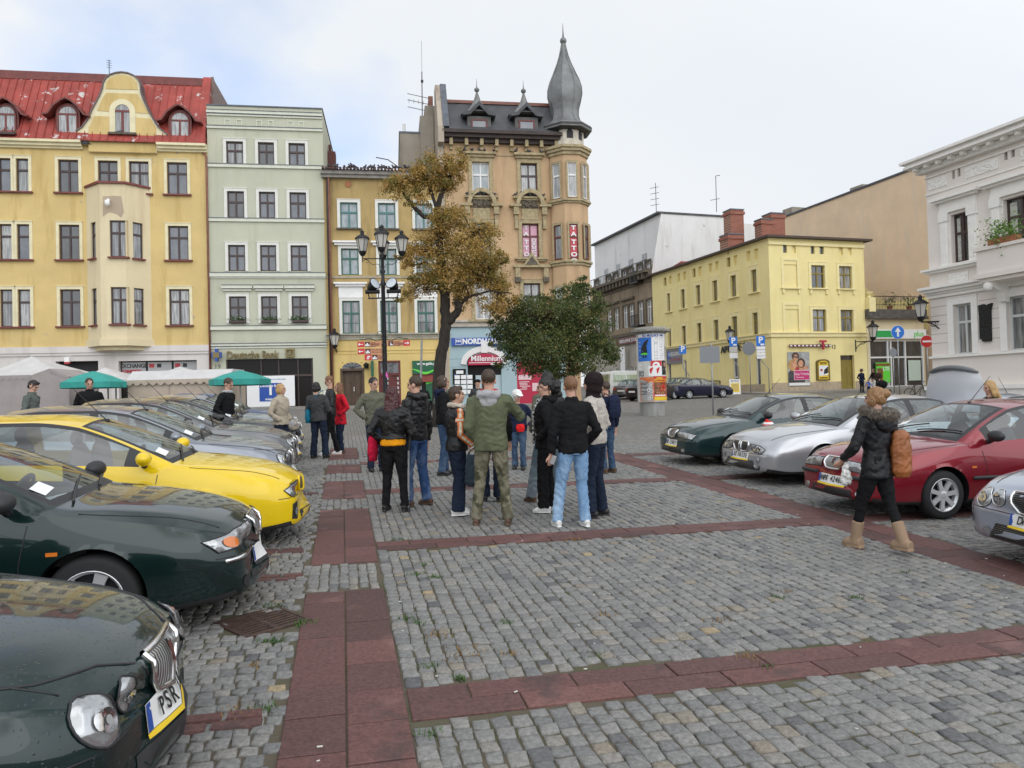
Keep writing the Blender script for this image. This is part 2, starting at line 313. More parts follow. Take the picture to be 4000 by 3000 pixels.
def make_setts():
 rs=np.random.RandomState(3)
 arr=np.array([s for s in slabs])
 P0=[];
 def rows(pa,pb,qa,qb,swap,w,l0,l1):
  out=[]
  if not swap:
   p=pa
   while p<pb:
    ww=w*rs.uniform(.88,1.12); q=qa+rs.uniform(-.1,0)
    n=int((qb-qa)/l0)+2
    ls=rs.uniform(l0,l1,n); qs=q+np.concatenate([[0],np.cumsum(ls)])[:-1]
    out.append(np.stack([np.full(n,p),np.full(n,p+ww),qs,qs+ls],1)); p+=ww
  else:
   q=qa
   while q<qb:
    ww=w*rs.uniform(.88,1.12); p=pa+rs.uniform(-.1,0)
    n=int((pb-pa)/l0)+2
    ls=rs.uniform(l0,l1,n); ps=p+np.concatenate([[0],np.cumsum(ls)])[:-1]
    out.append(np.stack([ps,ps+ls,np.full(n,q),np.full(n,q+ww)],1)); q+=ww
  a=np.concatenate(out); c=(a[:,0]+a[:,1])/2; d=(a[:,2]+a[:,3])/2
  return a[(c>pa)&(c<pb)&(d>qa)&(d<qb)]
 parts=[rows(.305,5.505,1,20,False,.104,.088,.135),rows(-16,-.345,1,22,True,.10,.08,.13),rows(6.165,19,-1,19,True,.105,.09,.14)]
 for q0,q1 in((6.29,7.22),(10.16,11.02),(12.93,13.95),(15.33,16.3),(18.9,20)):parts.append(rows(-.34,.30,q0,q1,False,.092,.1,.15))
 a=np.concatenate(parts); pc=(a[:,0]+a[:,1])/2; qc=(a[:,2]+a[:,3])/2
 X=pc*dB.x+qc*dA.x; Y=pc*dB.y+qc*dA.y
 keep=(Y>1.6)&(Y<NEAR)&(np.abs(X)<.80*Y+1.0)
 for s in arr:
  m=(pc>s[0]-.03)&(pc<s[1]+.03)&(qc>s[2]-.035)&(qc<s[3]+.035); keep&=~m
 keep&=~((pc>GP0-.03)&(pc<GP1+.03)&(qc>GQ0-.03)&(qc<GQ1+.03))
 a=a[keep]; pc=pc[keep]; qc=qc[keep]; n=len(a)
 g=rs.uniform(.002,.0065,(n,1))
 cx=np.array([0,1,1,0]); cy=np.array([0,0,1,1])
 PX=np.where(cx==0,a[:,:1]+g,a[:,1:2]-g)+rs.uniform(-.009,.009,(n,4)); QY=np.where(cy==0,a[:,2:3]+g,a[:,3:4]-g)+rs.uniform(-.009,.009,(n,4))
 mx_=PX.mean(1,keepdims=True); my_=QY.mean(1,keepdims=True)
 hz=rs.uniform(-.006,.004,(n,1)); tilt=rs.uniform(-.05,.05,(n,2))
 V=np.zeros((n,17,3),np.float32)
 def put(k0,s,h,oct_=False):
  px=mx_+(PX-mx_)*s; qy=my_+(QY-my_)*s; z=h+hz+tilt[:,:1]*(px-mx_)+tilt[:,1:]*(qy-my_)
  V[:,k0:k0+4,0]=px; V[:,k0:k0+4,1]=qy; V[:,k0:k0+4,2]=z
 put(0,1.02,-.03); put(4,.985,-.009); put(8,.93,-.0018); put(12,.62,.0005)
 V[:,16,0]=mx_[:,0]; V[:,16,1]=my_[:,0]; V[:,16,2]=hz[:,0]+rs.uniform(0,.003,n)
 p=V[...,0].copy(); q=V[...,1].copy(); x=p*dB.x+q*dA.x; y=p*dB.y+q*dA.y
 V[...,0]=x; V[...,1]=y; V[...,2]+=-.02*x+.028*y
 F=[]
 for r in(0,4,8):
  for k in range(4):F.append((r+k,r+(k+1)%4,r+4+(k+1)%4,r+4+k))
 F=np.array(F); T=np.array([(12+k,12+(k+1)%4,16)for k in range(4)])
 base=(np.arange(n)*17)[:,None,None]
 quads=(F[None]+base).reshape(-1,4); tris=(T[None]+base).reshape(-1,3)
 me=bpy.data.meshes.new('cobblestones'); nq,nt=len(quads),len(tris)
 me.vertices.add(n*17); me.vertices.foreach_set('co',V.reshape(-1))
 me.loops.add(nq*4+nt*3); me.loops.foreach_set('vertex_index',np.concatenate([quads.reshape(-1),tris.reshape(-1)]).astype(np.int32))
 me.polygons.add(nq+nt); ls=np.concatenate([np.arange(nq)*4,nq*4+np.arange(nt)*3]); me.polygons.foreach_set('loop_start',ls.astype(np.int32))
 me.polygons.foreach_set('use_smooth',np.ones(nq+nt,bool)); me.update(calc_edges=True); me.validate()
 tone=np.clip(rs.normal(.45,.2,n),0,1); sp=rs.rand(n); tone=np.minimum(tone,.76); tone[sp>.965]=rs.uniform(.8,.88,(sp>.965).sum()); tone[sp>.998]=1
 at=me.attributes.new('tone','FLOAT','POINT'); at.data.foreach_set('value',np.repeat(tone,17).astype(np.float32))
 me.materials.append(m_stone); return obj('cobblestones',me)
o=make_setts(); tag(o,kind='structure')
mb=MB(); tones=[]
for qa in(3.95,6.72,7.75,11.5):
 for k in range(2):
  p=-.36-rnd.uniform(0,.1)
  while p>-1.6:
   l=rnd.uniform(.18,.3); a0,a1,b0,b1=p-l+.006,p-.006,qa+k*.11+.006,qa+k*.11+.104
   def P(pp,qq,h):
    a=AB(pp,qq); return(a.x,a.y,gz(a.x,a.y)+h)
   lo=[mb.p(P(*c,-.03))for c in((a0,b0),(a1,b0),(a1,b1),(a0,b1))]; hi=[mb.p(P(*c,.009))for c in((a0+.01,b0+.01),(a1-.01,b0+.01),(a1-.01,b1-.01),(a0+.01,b1-.01))]
   for e in range(4):mb.face((lo[e],lo[(e+1)%4],hi[(e+1)%4],hi[e]))
   mb.face(hi); tones+=[rnd.uniform(.1,.6)]*8; p-=l
o=mb.build('red_paving',m_slab); tag(o,kind='structure'); at_=o.data.attributes.new('tone','FLOAT','POINT'); at_.data.foreach_set('value',np.array(tones,dtype=np.float32))
m_rust=pm('rusty_iron',(.05,.032,.028),.6,metal=.3,var=.3,scale=14,bump=.3,bscale=80,col2=(.10,.058,.045),dist=.005)
a=AB((GP0+GP1)/2,(GQ0+GQ1)/2); gr=thing('drain_grate','rusty iron slotted drain grate set in the cobbles beside the red strip','drain grate',(a.x,a.y,gz(a.x,a.y)),aA-R(90))
gr.rotation_mode='QUATERNION'; gr.rotation_quaternion=gnorm(a.x,a.y).to_track_quat('Z','Y')@Matrix.Rotation(aA-R(90),4,'Z').to_quaternion()
mb=MB(); w,l=(GP1-GP0)/2,(GQ1-GQ0)/2
mb.box(-w,w,-l,-l+.035,-.05,.002); mb.box(-w,w,l-.035,l,-.05,.002); mb.box(-w,-w+.03,-l+.035,l-.035,-.05,.002); mb.box(w-.03,w,-l+.035,l-.035,-.05,.002)
mb.build('frame',m_rust,gr)
mb=MB(); n=8
for k in range(n+1):
 y=-l+.045+(2*l-.09)*k/n; mb.box(-w+.04,w-.04,y-.011,y+.011,-.012,-.002)
mb.box(-.02,.02,-l+.036,l-.036,-.037,-.003); mb.box(-w+.031,-w+.05,-l+.036,l-.036,-.037,-.003); mb.box(w-.05,w-.031,-l+.036,l-.036,-.037,-.003)
mb.build('grid',m_rust,gr); mb=MB(); mb.box(-w+.03,w-.03,-l+.03,l-.03,-.3,-.28); mb.build('pit',pm('pit_dark',(.01,.01,.01),1),gr)
m_grass=pm('weeds',(.05,.11,.02),.8,var=.4,scale=30)
m_dry=pm('dry_weeds',(.22,.13,.04),.9,var=.3,scale=30)
mb=MB()
def ztuft(u,v,n,s,dry=0):
 c=G(u,v)
 for _ in range(n):
  x=c.x+rnd.gauss(0,s); y=c.y+rnd.gauss(0,s*.8); z=gz(x,y); a=rnd.uniform(0,6.3); h=rnd.uniform(.008,.03); w=rnd.uniform(.003,.006); dx,dy=math.cos(a),math.sin(a)
  mb.m=dry; mb.poly([(x-dy*w,y+dx*w,z-.01),(x+dy*w,y-dx*w,z-.01),(x+dx*h*.9,y+dy*h*.9,z+h)])
for u,v,n,s,d in((915,1098+120,60,.05,0),(900,1240,90,.06,0),(940,1247,120,.05,0),(906,1345,60,.04,0),(1090,1345,60,.04,0),(990,1465,60,.03,0),(925,1440,70,.05,0),(885,1335,60,.05,0),(945,1370,90,.09,1),(1010,1410,90,.09,1),(1105,1410,40,.05,1),(590,1385,160,.05,0),(655,1345,120,.05,0),(590,1310,130,.07,0),(570,1530,100,.05,0),(545,1440,40,.04,1),(520,1540,90,.08,1),(930,1585,60,.04,0),(1680,1290,60,.05,0),(1850,1292,70,.04,0),(1300,1330,60,.07,1),(1700,1280,50,.05,1),(1620,1420,70,.06,1),(1545,1340,40,.06,1),(1290,1415,40,.05,0),(1660,1440,40,.05,0),(860,1165,70,.06,0),(1240,1165,60,.1,1),(1960,1235,50,.05,0)):
 ztuft(u,v,int(n*.7),s*.8,d)
for _ in range(300):
 p=rnd.uniform(.4,7.5); q=rnd.uniform(1.5,11); a=AB(p,q); c=Vector((a.x,a.y))
 for _ in range(9):
  x=c.x+rnd.gauss(0,.03); y=c.y+rnd.gauss(0,.05); z=gz(x,y); an=rnd.uniform(0,6.3); h=rnd.uniform(.006,.016); w=.004
  mb.m=0 if rnd.random()<.6 else 1; mb.poly([(x-math.sin(an)*w,y+math.cos(an)*w,z-.016),(x+math.sin(an)*w,y-math.cos(an)*w,z-.016),(x+math.cos(an)*h,y+math.sin(an)*h,z-.008+h)])
o=mb.build('weeds',[m_grass,m_dry]); tag(o,'small green and brown weeds growing in the cobble joints','weeds',kind='stuff')
mb=MB()
for _ in range(60):
 p=rnd.uniform(-.3,6); q=rnd.uniform(2,11); a=AB(p,q); z=gz(a.x,a.y)+.004; r_=rnd.uniform(.006,.014); an=rnd.uniform(0,3)
 mb.X=Matrix.Translation((a.x,a.y,z))@Matrix.Rotation(an,4,'Z'); mb.box(-r_,r_,-r_*.4,r_*.4,0,.004)
mb.X=None; o=mb.build('litter',pm('white_litter',(.6,.58,.54),.9)); tag(o,'tiny scraps of pale litter scattered over the paving','litter',kind='stuff')
ANGL=math.atan2(.160,.987)
def row_pt(x):return Vector((x,43.3+.1621*(x+9.2)))
class Fac:
 def __init__(s,name,label,cat,O,ang,zb):
  s.O=Vector((O[0],O[1],zb)); s.e=Vector((math.cos(ang),math.sin(ang),0)); s.n=Vector((-math.sin(ang),math.cos(ang),0))
  s.root=thing(name,label,cat,s.O,ang)
 def P(s,u,v,y=0.):
  d=ray(u,v); C=Vector((0,0,CAM_H)); t=((s.O+s.n*y-C).dot(s.n))/d.dot(s.n); q=C+d*t-s.O
  return q.dot(s.e),q.z
 def X(s,u,v,y=0.):return s.P(u,v,y)[0]
 def Z(s,u,v,y=0.):return s.P(u,v,y)[1]
 def W(s,x,y,z):return s.O+s.e*x+s.n*y+Vector((0,0,z))
def wall(mb,x0,x1,z0,z1,holes=(),y=0.,rev=.16):
 hs=[h for h in holes if h[1]>x0 and h[0]<x1]
 xs=sorted({x0,x1,*[min(max(h[0],x0),x1)for h in hs],*[min(max(h[1],x0),x1)for h in hs]}); zs=sorted({z0,z1,*[min(max(h[2],z0),z1)for h in hs],*[min(max(h[3],z0),z1)for h in hs]})
 g={}
 def P(i,j):
  if(i,j)not in g:g[i,j]=mb.p((xs[i],y,zs[j]))
  return g[i,j]
 for i in range(len(xs)-1):
  for j in range(len(zs)-1):
   cx,cz=(xs[i]+xs[i+1])/2,(zs[j]+zs[j+1])/2
   if any(h[0]<cx<h[1]and h[2]<cz<h[3]for h in hs):continue
   mb.face((P(i,j),P(i+1,j),P(i+1,j+1),P(i,j+1)))
 for a,b,c,d in hs:
  for q in(((a,y,c),(a,y+rev,c),(a,y+rev,d),(a,y,d)),((b,y,c),(b,y,d),(b,y+rev,d),(b,y+rev,c)),((a,y,c),(b,y,c),(b,y+rev,c),(a,y+rev,c)),((a,y,d),(a,y+rev,d),(b,y+rev,d),(b,y,d))):mb.poly(q)
def shell(mb,x0,x1,z0,z1,depth):
 mb.poly([(x0,0,z0),(x0,0,z1),(x0,depth,z1),(x0,depth,z0)]); mb.poly([(x1,0,z0),(x1,depth,z0),(x1,depth,z1),(x1,0,z1)]); mb.poly([(x0,depth,z0),(x0,depth,z1),(x1,depth,z1),(x1,depth,z0)])
WC={}
def window(F,h,fr,pane,y=.10,mull=1,tr=.34,sur=None,sill=None,bars=None,name='window',parent=None,sw=.13,sp=.045,sur_sides='LRT',muntin=0):
 x0,x1,z0,z1=h; w=round(x1-x0,2); hh=round(z1-z0,2); key=(w,hh,fr.name,mull,tr,muntin)
 if key not in WC:
  mb=MB(); t=min(.075,w*.1); mb.box(0,w,0,.07,0,t); mb.box(0,w,0,.07,hh-t,hh); mb.box(0,t,0,.07,t,hh-t); mb.box(w-t,w,0,.07,t,hh-t)
  zt=hh*(1-tr)if tr else hh-t
  if tr:mb.box(t,w-t,-.015,.07,zt-.055,zt+.055)
  if mull:
   for k in range(1,mull+1):
    xc=w*k/(mull+1); mb.box(xc-.05,xc+.05,-.006,.066,t,zt-(.055 if tr else 0))
    if tr:mb.box(xc-.04,xc+.04,-.003,.066,zt+.055,hh-t)
  if muntin:
   for k in range(1,muntin+1):
    z=t+(zt-t)*k/(muntin+1); mb.box(t,w-t,.01,.06,z-.015,z+.015)
  mp_=MB(); mp_.poly([(t*.5,.045,t*.5),(w-t*.5,.045,t*.5),(w-t*.5,.045,hh-t*.5),(t*.5,.045,hh-t*.5)])
  WC[key]=(mb.mesh(name,fr),mp_)
 fm,mp_=WC[key]; o=obj(name,fm,parent or F.root,(x0,y,z0))
 pk=(key,pane.name)
 if pk not in WC:WC[pk]=mp_.mesh('pane',pane)
 obj('pane',WC[pk],o)
 if sur:
  sk=('s',w,hh,sw,sp,sur.name,sur_sides)
  if sk not in WC:
   mb=MB(); zb_=-sw if 'B' in sur_sides else 0
   if 'L' in sur_sides:mb.box(-sw,0,-sp-y,.02-y,zb_,hh)
   if 'R' in sur_sides:mb.box(w,w+sw,-sp-y,.02-y,zb_,hh)
   if 'T' in sur_sides:mb.box(-sw,w+sw,-sp-y,.02-y,hh,hh+sw); mb.box(-sw-.02,w+sw+.02,-sp-.025-y,.018-y,hh+sw,hh+sw+.035)
   if 'B' in sur_sides:mb.box(0,w,-sp-y,.02-y,-sw,0)
   WC[sk]=mb.mesh('surround',sur)
  obj('surround',WC[sk],o)
 if sill:
  sk=('l',w,sw,sill.name)
  if sk not in WC:
   mb=MB(); mb.box(-sw-.06,w+sw+.06,-.17-y,.10-y,-.09,-.003); WC[sk]=mb.mesh('sill',sill)
  obj('sill',WC[sk],o)
 return o
def band_(mb,x0,x1,z0,z1,pr=.06):mb.box(x0,x1,-pr,.05,z0,z1)
def arch_pts(x0,x1,z0,z1,n=10,rise=None):
 r=(x1-x0)/2; rise=rise or r; c=(x0+x1)/2
 return[(x0,z0),(x1,z0)]+[(c+r*math.cos(math.pi*k/n),z1-rise+rise*math.sin(math.pi*k/n))for k in range(n+1)]
def ring(mb,pts,w,y0,y1):
 n=len(pts); out=[]
 c=[Vector(p)for p in pts]
 for k in range(n):
  t=(c[min(k+1,n-1)]-c[max(k-1,0)]).normalized(); out.append(c[k]+Vector((t.y,-t.x))*w)
 for k in range(n-1):mb.prism([tuple(c[k]),tuple(c[k+1]),tuple(out[k+1]),tuple(out[k])],y0,y1)
m_yel=stucco('ochre_render',(.63,.475,.21),.07,stain=(.47,.33,.12),patch=(.44,.35,.25),plo=.672)
m_yel_dark=stucco('dirty_ochre_render',(.42,.305,.135),.13,stain=(.21,.15,.07))
m_yel_low=stucco('pale_yellow_render',(.66,.50,.20),.05,stain=(.56,.41,.17))
m_cream=stucco('cream_render',(.68,.585,.39),.04,stain=(.58,.47,.30))
m_creamtrim=pm('cream_trim',(.72,.65,.43),.8,var=.07,scale=2)
m_white=pm('white_paint',(.80,.79,.77),.6,var=.05,scale=3)
m_offw=pm('off_white_paint',(.68,.67,.62),.6,var=.05,scale=3)
m_whitewall=stucco('whitewashed_render',(.64,.60,.57),.05,stain=(.52,.48,.45))
m_green=stucco('sage_render',(.50,.505,.395),.05,stain=(.44,.44,.335))
m_greentrim=pm('sage_trim',(.62,.63,.53),.75,var=.05)
m_lead=pm('lead_flashing',(.10,.11,.13),.5,metal=.3,var=.2)
m_brown=pm('brown_joinery',(.055,.032,.030),.45,var=.2)
m_teal=pm('teal_joinery',(.06,.17,.17),.45,var=.15)
m_gjoin=pm('green_joinery',(.03,.12,.09),.45,var=.15)
m_olive=pm('olive_joinery',(.24,.18,.03),.5,var=.1)
m_whitejoin=pm('white_joinery',(.72,.72,.71),.4)
m_tan=stucco('tan_render',(.52,.36,.215),.08,stain=(.38,.25,.15))
m_tantrim=pm('weathered_trim',(.37,.30,.175),.85,var=.22,scale=5,col2=None,bump=.3,bscale=25)
m_stonegrey=pm('soot_stone',(.12,.10,.075),.9,var=.35,scale=9,bump=.5,bscale=40,dist=.03)
m_slate=pm('slate_shingles',(.055,.056,.062),.6,var=.25,scale=1.5)
m_copper=pm('downpipe_paint',(.20,.075,.05),.5,var=.2)
m_curt=glassy('curtained_glass',(.075,.08,.088),(.27,.27,.265))
m_curt2=glassy('lace_curtained_glass',(.15,.155,.16),(.40,.40,.39),(14,14,1.2))
m_dark=glassy('dark_glass',(.015,.016,.018),(.05,.052,.056),(2,2,1))
m_sky=glassy('sky_glass',(.055,.065,.085),(.11,.12,.14),(1.5,1.5,1))
m_blueish=glassy('blue_glass',(.15,.19,.21),(.28,.32,.33),(3,3,1.5))
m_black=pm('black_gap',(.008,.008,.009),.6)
m_iron=pm('black_iron',(.018,.018,.02),.45,metal=.4)
m_darkshop=pm('dark_shopfront',(.012,.010,.009),.3,spec=.2)
def red_roof():
 m=pm('red_tin_roof',(.33,.055,.042),.55,var=.16,scale=1.2,spec=.4)
 add_mix(m,noise_fac(m,1.5,.59,.62,(1,1,1),7,(2,0,5),.68),(.55,.50,.48)); add_mix(m,noise_fac(m,.8,.55,.8,(3,1,.3)),(.24,.045,.035)); return m
m_redroof=red_roof(); m_redtrim=pm('dark_red_tin',(.16,.035,.028),.5,var=.2)
def roof_box(mb,x0,x1,z,depth):mb.box(x0,x1,.1,depth,z-.1,z)
zbA=1.45
A=Fac('town_house','ochre yellow town house with red tin mansard roof, curved gable and cream bay window','building',row_pt(-37),ANGL,zbA)
xE=A.X(452,560); xa0=0
zg=A.Z(300,747); ze=A.Z(60,309)
rowsA=[(A.Z(390,351),A.Z(390,420)),(A.Z(385,488),A.Z(385,562)),(A.Z(388,624.6),A.Z(388,702.5))]
c1,c1b=(A.X(126,390),A.X(170,390)),(A.X(361,390),A.X(405,390))
holes=[]; wins=[]
dbl=[(A.X(-3,390),A.X(24,390)),(A.X(35,390),A.X(62,390))]
more=[(c1[0]-8.3,c1[1]-8.3),(c1[0]-11.6,c1[1]-11.6)]
for k,(zt,zb_)in enumerate(rowsA):
 for c in[c1,c1b]+dbl+more+([(A.X(212,390),A.X(255,390)),(A.X(279,390),A.X(322,390))]if k==0 else[]):
  h=(c[0],c[1],zb_,zt); holes.append(h); wins.append((h,k,c))
mb=MB(); wall(mb,0,xE,zg,ze+.2,holes); shell(mb,0,xE,-1.5,ze+.2,11); mb.build('wall',m_yel,A.root)
for h,k,c in wins:
 narrow=(h[1]-h[0])<1.0
 window(A,h,m_brown,[m_curt,m_curt,m_curt2,m_dark,m_sky,m_curt2][rnd.randrange(6)],mull=0 if narrow else 1,sur=m_creamtrim,sill=m_redtrim if not narrow else m_redtrim,sw=.16)
zs1,zs0=A.Z(240,779),A.Z(240,779)-3.0
shopA=[(A.X(120,785),A.X(212,785),-1,A.Z(166,780)),(A.X(256,783),A.X(425,783),-.2,A.Z(330,779))]
mb=MB(); wall(mb,0,xE-.02,-1.5,zg-.05,shopA,rev=.5); mb.box(0,xE-.02,-.12,.04,zg-.35,zg); mb.box(0,xE-.02,-.07,.04,zg-.5,zg-.36); mb.build('ground_floor_wall',m_whitewall,A.root)
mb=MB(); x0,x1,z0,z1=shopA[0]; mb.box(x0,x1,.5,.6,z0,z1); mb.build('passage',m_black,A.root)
x0,x1,z0,z1=shopA[1]; w3=(x1-x0)/3
sf=MB(); sf.box(x0,x1,.36,.5,z0,z1); so=sf.build('shop_window',m_darkshop,A.root)
m_frost=pm('frosted_film',(.33,.33,.33),.3,coat=.4); m_redtx=pm('red_print',(.42,.03,.04),.5); m_blk=pm('black_print',(.012,.012,.014),.5); m_wht=pm('white_print',(.78,.78,.78),.5)
mb=MB()
for k in range(3):mb.box(x0+k*w3+.06,x0+(k+1)*w3-.06,.33,.358,z1-1.35,z1-.06)
mb.build('film',m_frost,so)
text('EXCHANGE',.32,so,(x0+w3/2,.32,z1-.28),mat=m_blk,bold=.008,sx=.82); text('OMPEX',.24,so,(x0+w3*.42,.32,z1-.58),mat=m_redtx,bold=.01,sx=1.3)
mb=MB()
for k in(1,2):
 mb.box(x0+k*w3+.12,x0+k*w3+.40,.325,.33,z1-.38,z1-.16); mb.m=1; mb.box(x0+k*w3+.55,x0+k*w3+.78,.325,.33,z1-.38,z1-.16); mb.m=0
mb.build('emblem',[m_redtx,m_blk],so)
mb=MB()
for k in range(1,3):mb.prism(arch_pts(x0+k*w3+.4,x0+(k+1)*w3-.3,z1-1.3,z1-.62),.32,.33)
mb.build('arch_window',m_dark,so)
bz1,bz0=A.Z(260,408),A.Z(260,735); bx=[A.X(192.5,560),A.X(217,560),A.X(287,560),A.X(336,560)]
bx=[bx[0]-.1,bx[0]+.95,bx[3]-1.25,bx[3]-.25]; bd=1.0
mb=MB(); pl=[(bx[0],0),(bx[1],-bd),(bx[2],-bd),(bx[3],0)]
bayrows=[(A.Z(257,476,-bd),A.Z(257,555,-bd)),(A.Z(257,620,-bd),A.Z(257,700,-bd))]
bay=obj('bay_window',None,A.root)
segs=[]
for(ax,ay),(cx,cy)in zip(pl,pl[1:]):
 a=math.atan2(cy-ay,cx-ax); L_=math.hypot(cx-ax,cy-ay); segs.append((ax,ay,a,L_))
mbw=MB()
fr0,fr1=A.X(237,510,-bd),A.X(276,510,-bd)
for k,(ax,ay,a,L_)in enumerate(segs):
 mbw.X=Matrix.Translation((ax,ay,0))@Matrix.Rotation(a,4,'Z')
 ww=(.42,.98)if k!=1 else(fr0-bx[1],fr1-bx[1])
 hs=[(ww[0],ww[1],zb_,zt)for zt,zb_ in bayrows]; wall(mbw,0,L_,bz0,bz1,hs)
 for h in hs:
  e=obj('window',None,None); o=window(A,(0,h[1]-h[0],0,h[3]-h[2]),m_brown,m_curt,mull=1 if k==1 else 0,sill=m_redtrim,sw=.02,parent=bay)
  bpy.data.objects.remove(e); o.location=Matrix.Translation((ax,ay,0))@Matrix.Rotation(a,4,'Z')@Vector((h[0],.10,h[2])); o.rotation_euler=(0,0,a)
mbw.X=None; mbw.build('wall',m_cream,bay)
mb=MB(); g=.12; pc=[(bx[0]-g,0),(bx[1]-g*.5,-bd-g),(bx[2]+g*.5,-bd-g),(bx[3]+g,0)]; mb.prism_z(pc[::-1],bz1,bz1+.12); mb.build('cap',m_redtrim,bay)
mb=MB(); mb.prism_z(pc[::-1],bz0-.38,bz0); pc2=[(x*.8+.2*(bx[0]+bx[3])/2,y*.7)for x,y in pc]; mb.prism_z(pc2[::-1],bz0-.6,bz0-.38); mb.build('base',m_cream,bay)
mb=MB(); mb.box(-.05,.05,-.1,.1,-.02,.1); mb.lathe([(.02,.0),(.12,-.02),(.13,-.22),(.10,-.3),(.0,-.36)],14,(0,-.2,0)); c=A.P(236,435,-bd)
cm_=mb.build('security_camera',m_white,None,smooth=True,loc=A.W(c[0],-bd-.1,c[1])); cm_.rotation_euler=(0,0,ANGL); tag(cm_,'white dome security camera on the top of the cream bay','camera')
mb=MB(); pts=[A.P(u,v,-bd)for u,v in((208,432),(222,424),(246,423),(262,424),(300,426),(312,436),(302,443),(288,440),(282,452),(268,458),(262,470),(252,463),(236,458),(222,468),(210,455))]
pts=[p for p in pts if bx[1]+.02<p[0]<bx[2]]
mb.prism(pts,-bd-.006,-bd+.0); mb.build('bare_patch',stucco('bare_plaster',(.42,.34,.25),.12),bay)
gx0,gx1=A.X(176,316),A.X(346,320)
mb=MB()
for a,b in((-.2,gx0+.1),(gx1-.1,xE)):
 mb.box(a,b,-.45,.06,ze-.02,ze+.12); mb.box(a,b,-.30,.05,ze-.18,ze-.02); mb.box(a,b,-.15,.04,ze-.3,ze-.18)
mb.build('cornice',m_creamtrim,A.root)
yr=1.5; zr=A.Z(120,166,yr)
mb=MB(); mb.poly([(0,-.4,ze+.15),(xE-.5,-.4,ze+.15),(xE-.5,yr,zr),(0,yr,zr)]); mb.box(-.0,xE-.5,-.42,-.38,ze+.1,ze+.17)
mb.m=1; mb.box(0,xE-.5,yr-.15,yr+5,zr-.25,zr+.22); mb.m=0
n=46
for k in range(n):
 x=.3+(xE-1.)*k/n; mb.prism_x([(-.42,ze+.15),(-.46,ze+.15),(yr-.04,zr+.02),(yr,zr+.02)],x-.015,x+.015)
mb.box(xE-.52,xE-.05,-.43,8,ze+.0,ze+.2); mb.prism_x([(-.45,ze+.1),(yr,zr+.35),(8,zr+.35),(8,ze+.1)],xE-.5,xE-.06)
mb.build('roof',[m_redroof,m_redtrim],A.root)
mb=MB(); mb.box(xE-.06,xE+.02,yr,7,ze,zr+.38); mb.prism_x([(yr,zr+.4),(7,zr-1.8),(8,zr-1.8),(8,ze),(yr,ze)],xE+.02,xE+.08); mb.box(xE-.3,xE+.3,4.6,5.3,zr-1.2,zr-.1); mb.build('chimney',pm('brown_plaster',(.2,.15,.13),.9,var=.15),A.root)
def dormer(F,uc,v0,v1,half):
 x,zt=F.P(uc,v0,-.1); zb_=F.Z(uc,v1,-.1); d=obj('dormer',None,F.root)
 mb=MB(); mb.prism(arch_pts(x-half-.18,x+half+.18,zb_-.15,zt+.2),-.15,1.2); mb.box(x-half-.25,x+half+.25,-.25,.1,zb_-.25,zb_-.1); mb.build('body',m_redtrim,d)
 mb=MB(); pts=[(x-half-.75,zt-.62),(x-half-.45,zt-.55),(x-half-.15,zt-.1),(x-half*.5,zt+.22),(x,zt+.33),(x+half*.5,zt+.22),(x+half+.15,zt-.1),(x+half+.45,zt-.55),(x+half+.75,zt-.62)]
 ring(mb,pts[::-1],.10,-.5,1.3); mb.build('hood',m_redtrim,d)
 mb=MB(); mb.prism(arch_pts(x-half,x+half,zb_,zt),-.19,-.14); w_=mb.build('window',m_curt2,d)
 mb=MB(); zm=zt-half*1.0; mb.box(x-half,x+half,-.22,-.18,zm-.05,zm+.05); mb.box(x-.05,x+.05,-.215,-.18,zb_,zm-.05); ring(mb,arch_pts(x-half,x+half,zb_,zt)[1:]+[(x-half,zb_)],.07,-.23,-.17); mb.build('frame',m_redtrim,w_)
 return x,zb_
dm=[dormer(A,uc,231,290,.45)for uc in(14,147)]+[dormer(A,389,245,297,.45)]
mb=MB(); x,z=dm[0]
for _ in range(160):
 a=(x+rnd.uniform(-.6,.7),-.45+rnd.uniform(-.12,.12),z+.0+rnd.uniform(-.12,.3)); s=.05; mb.m=1 if rnd.random()<.2 else 0; mb.poly([(a[0]+rnd.uniform(-s,s),a[1]+rnd.uniform(-s,s),a[2]+rnd.uniform(-s,s))for _ in range(3)])
m_leafg=pm('plant_green',(.045,.095,.025),.7,var=.3,scale=8); m_pink=pm('pink_petals',(.6,.12,.25),.7); m_terra=pm('terracotta',(.33,.12,.06),.85,var=.15)
o=obj('flower_box',None,None,A.W(0,0,0),(0,0,ANGL)); mb.build('flowers',[m_leafg,m_pink],o); mb=MB(); mb.box(x-.6,x+.6,-.6,-.3,z-.15,z-.02); mb.build('trough',m_brown,o); tag(o,'flower box with pink flowers under the dormer at the far left of the red roof','flower box')
def gp(x,y):return A.P(.3333*x,110.6+.3333*y,-.2)
ol=[gp(*c)for c in((575,650),(575,600),(490,600),(490,515),(530,490),(565,440),(600,365),(640,290),(660,240),(665,205),(685,170),(715,148),(755,136),(790,133),(830,138),(870,155),(900,180),(915,215),(918,265),(935,315),(975,400),(1010,460),(1030,490),(1090,540),(1090,625),(1015,640),(1015,660))]
gb=obj('gable',None,A.root)
mb=MB(); mb.prism(ol,-.2,.35); mb.build('wall',m_creamtrim,gb)
mb=MB(); ring(mb,ol[3:24],.07,-.28,.4); mb.build('coping',pm('gable_flashing',(.13,.10,.10),.6),gb)
def fld(pts):mb.prism([gp(*c)for c in pts],-.225,-.19)
mb=MB(); fld(((685,245),(690,205),(715,175),(760,158),(800,156),(850,168),(885,200),(893,250))); fld(((630,385),(668,300),(690,270),(890,277),(965,405),(868,398),(850,345),(795,320),(742,345),(722,392)))
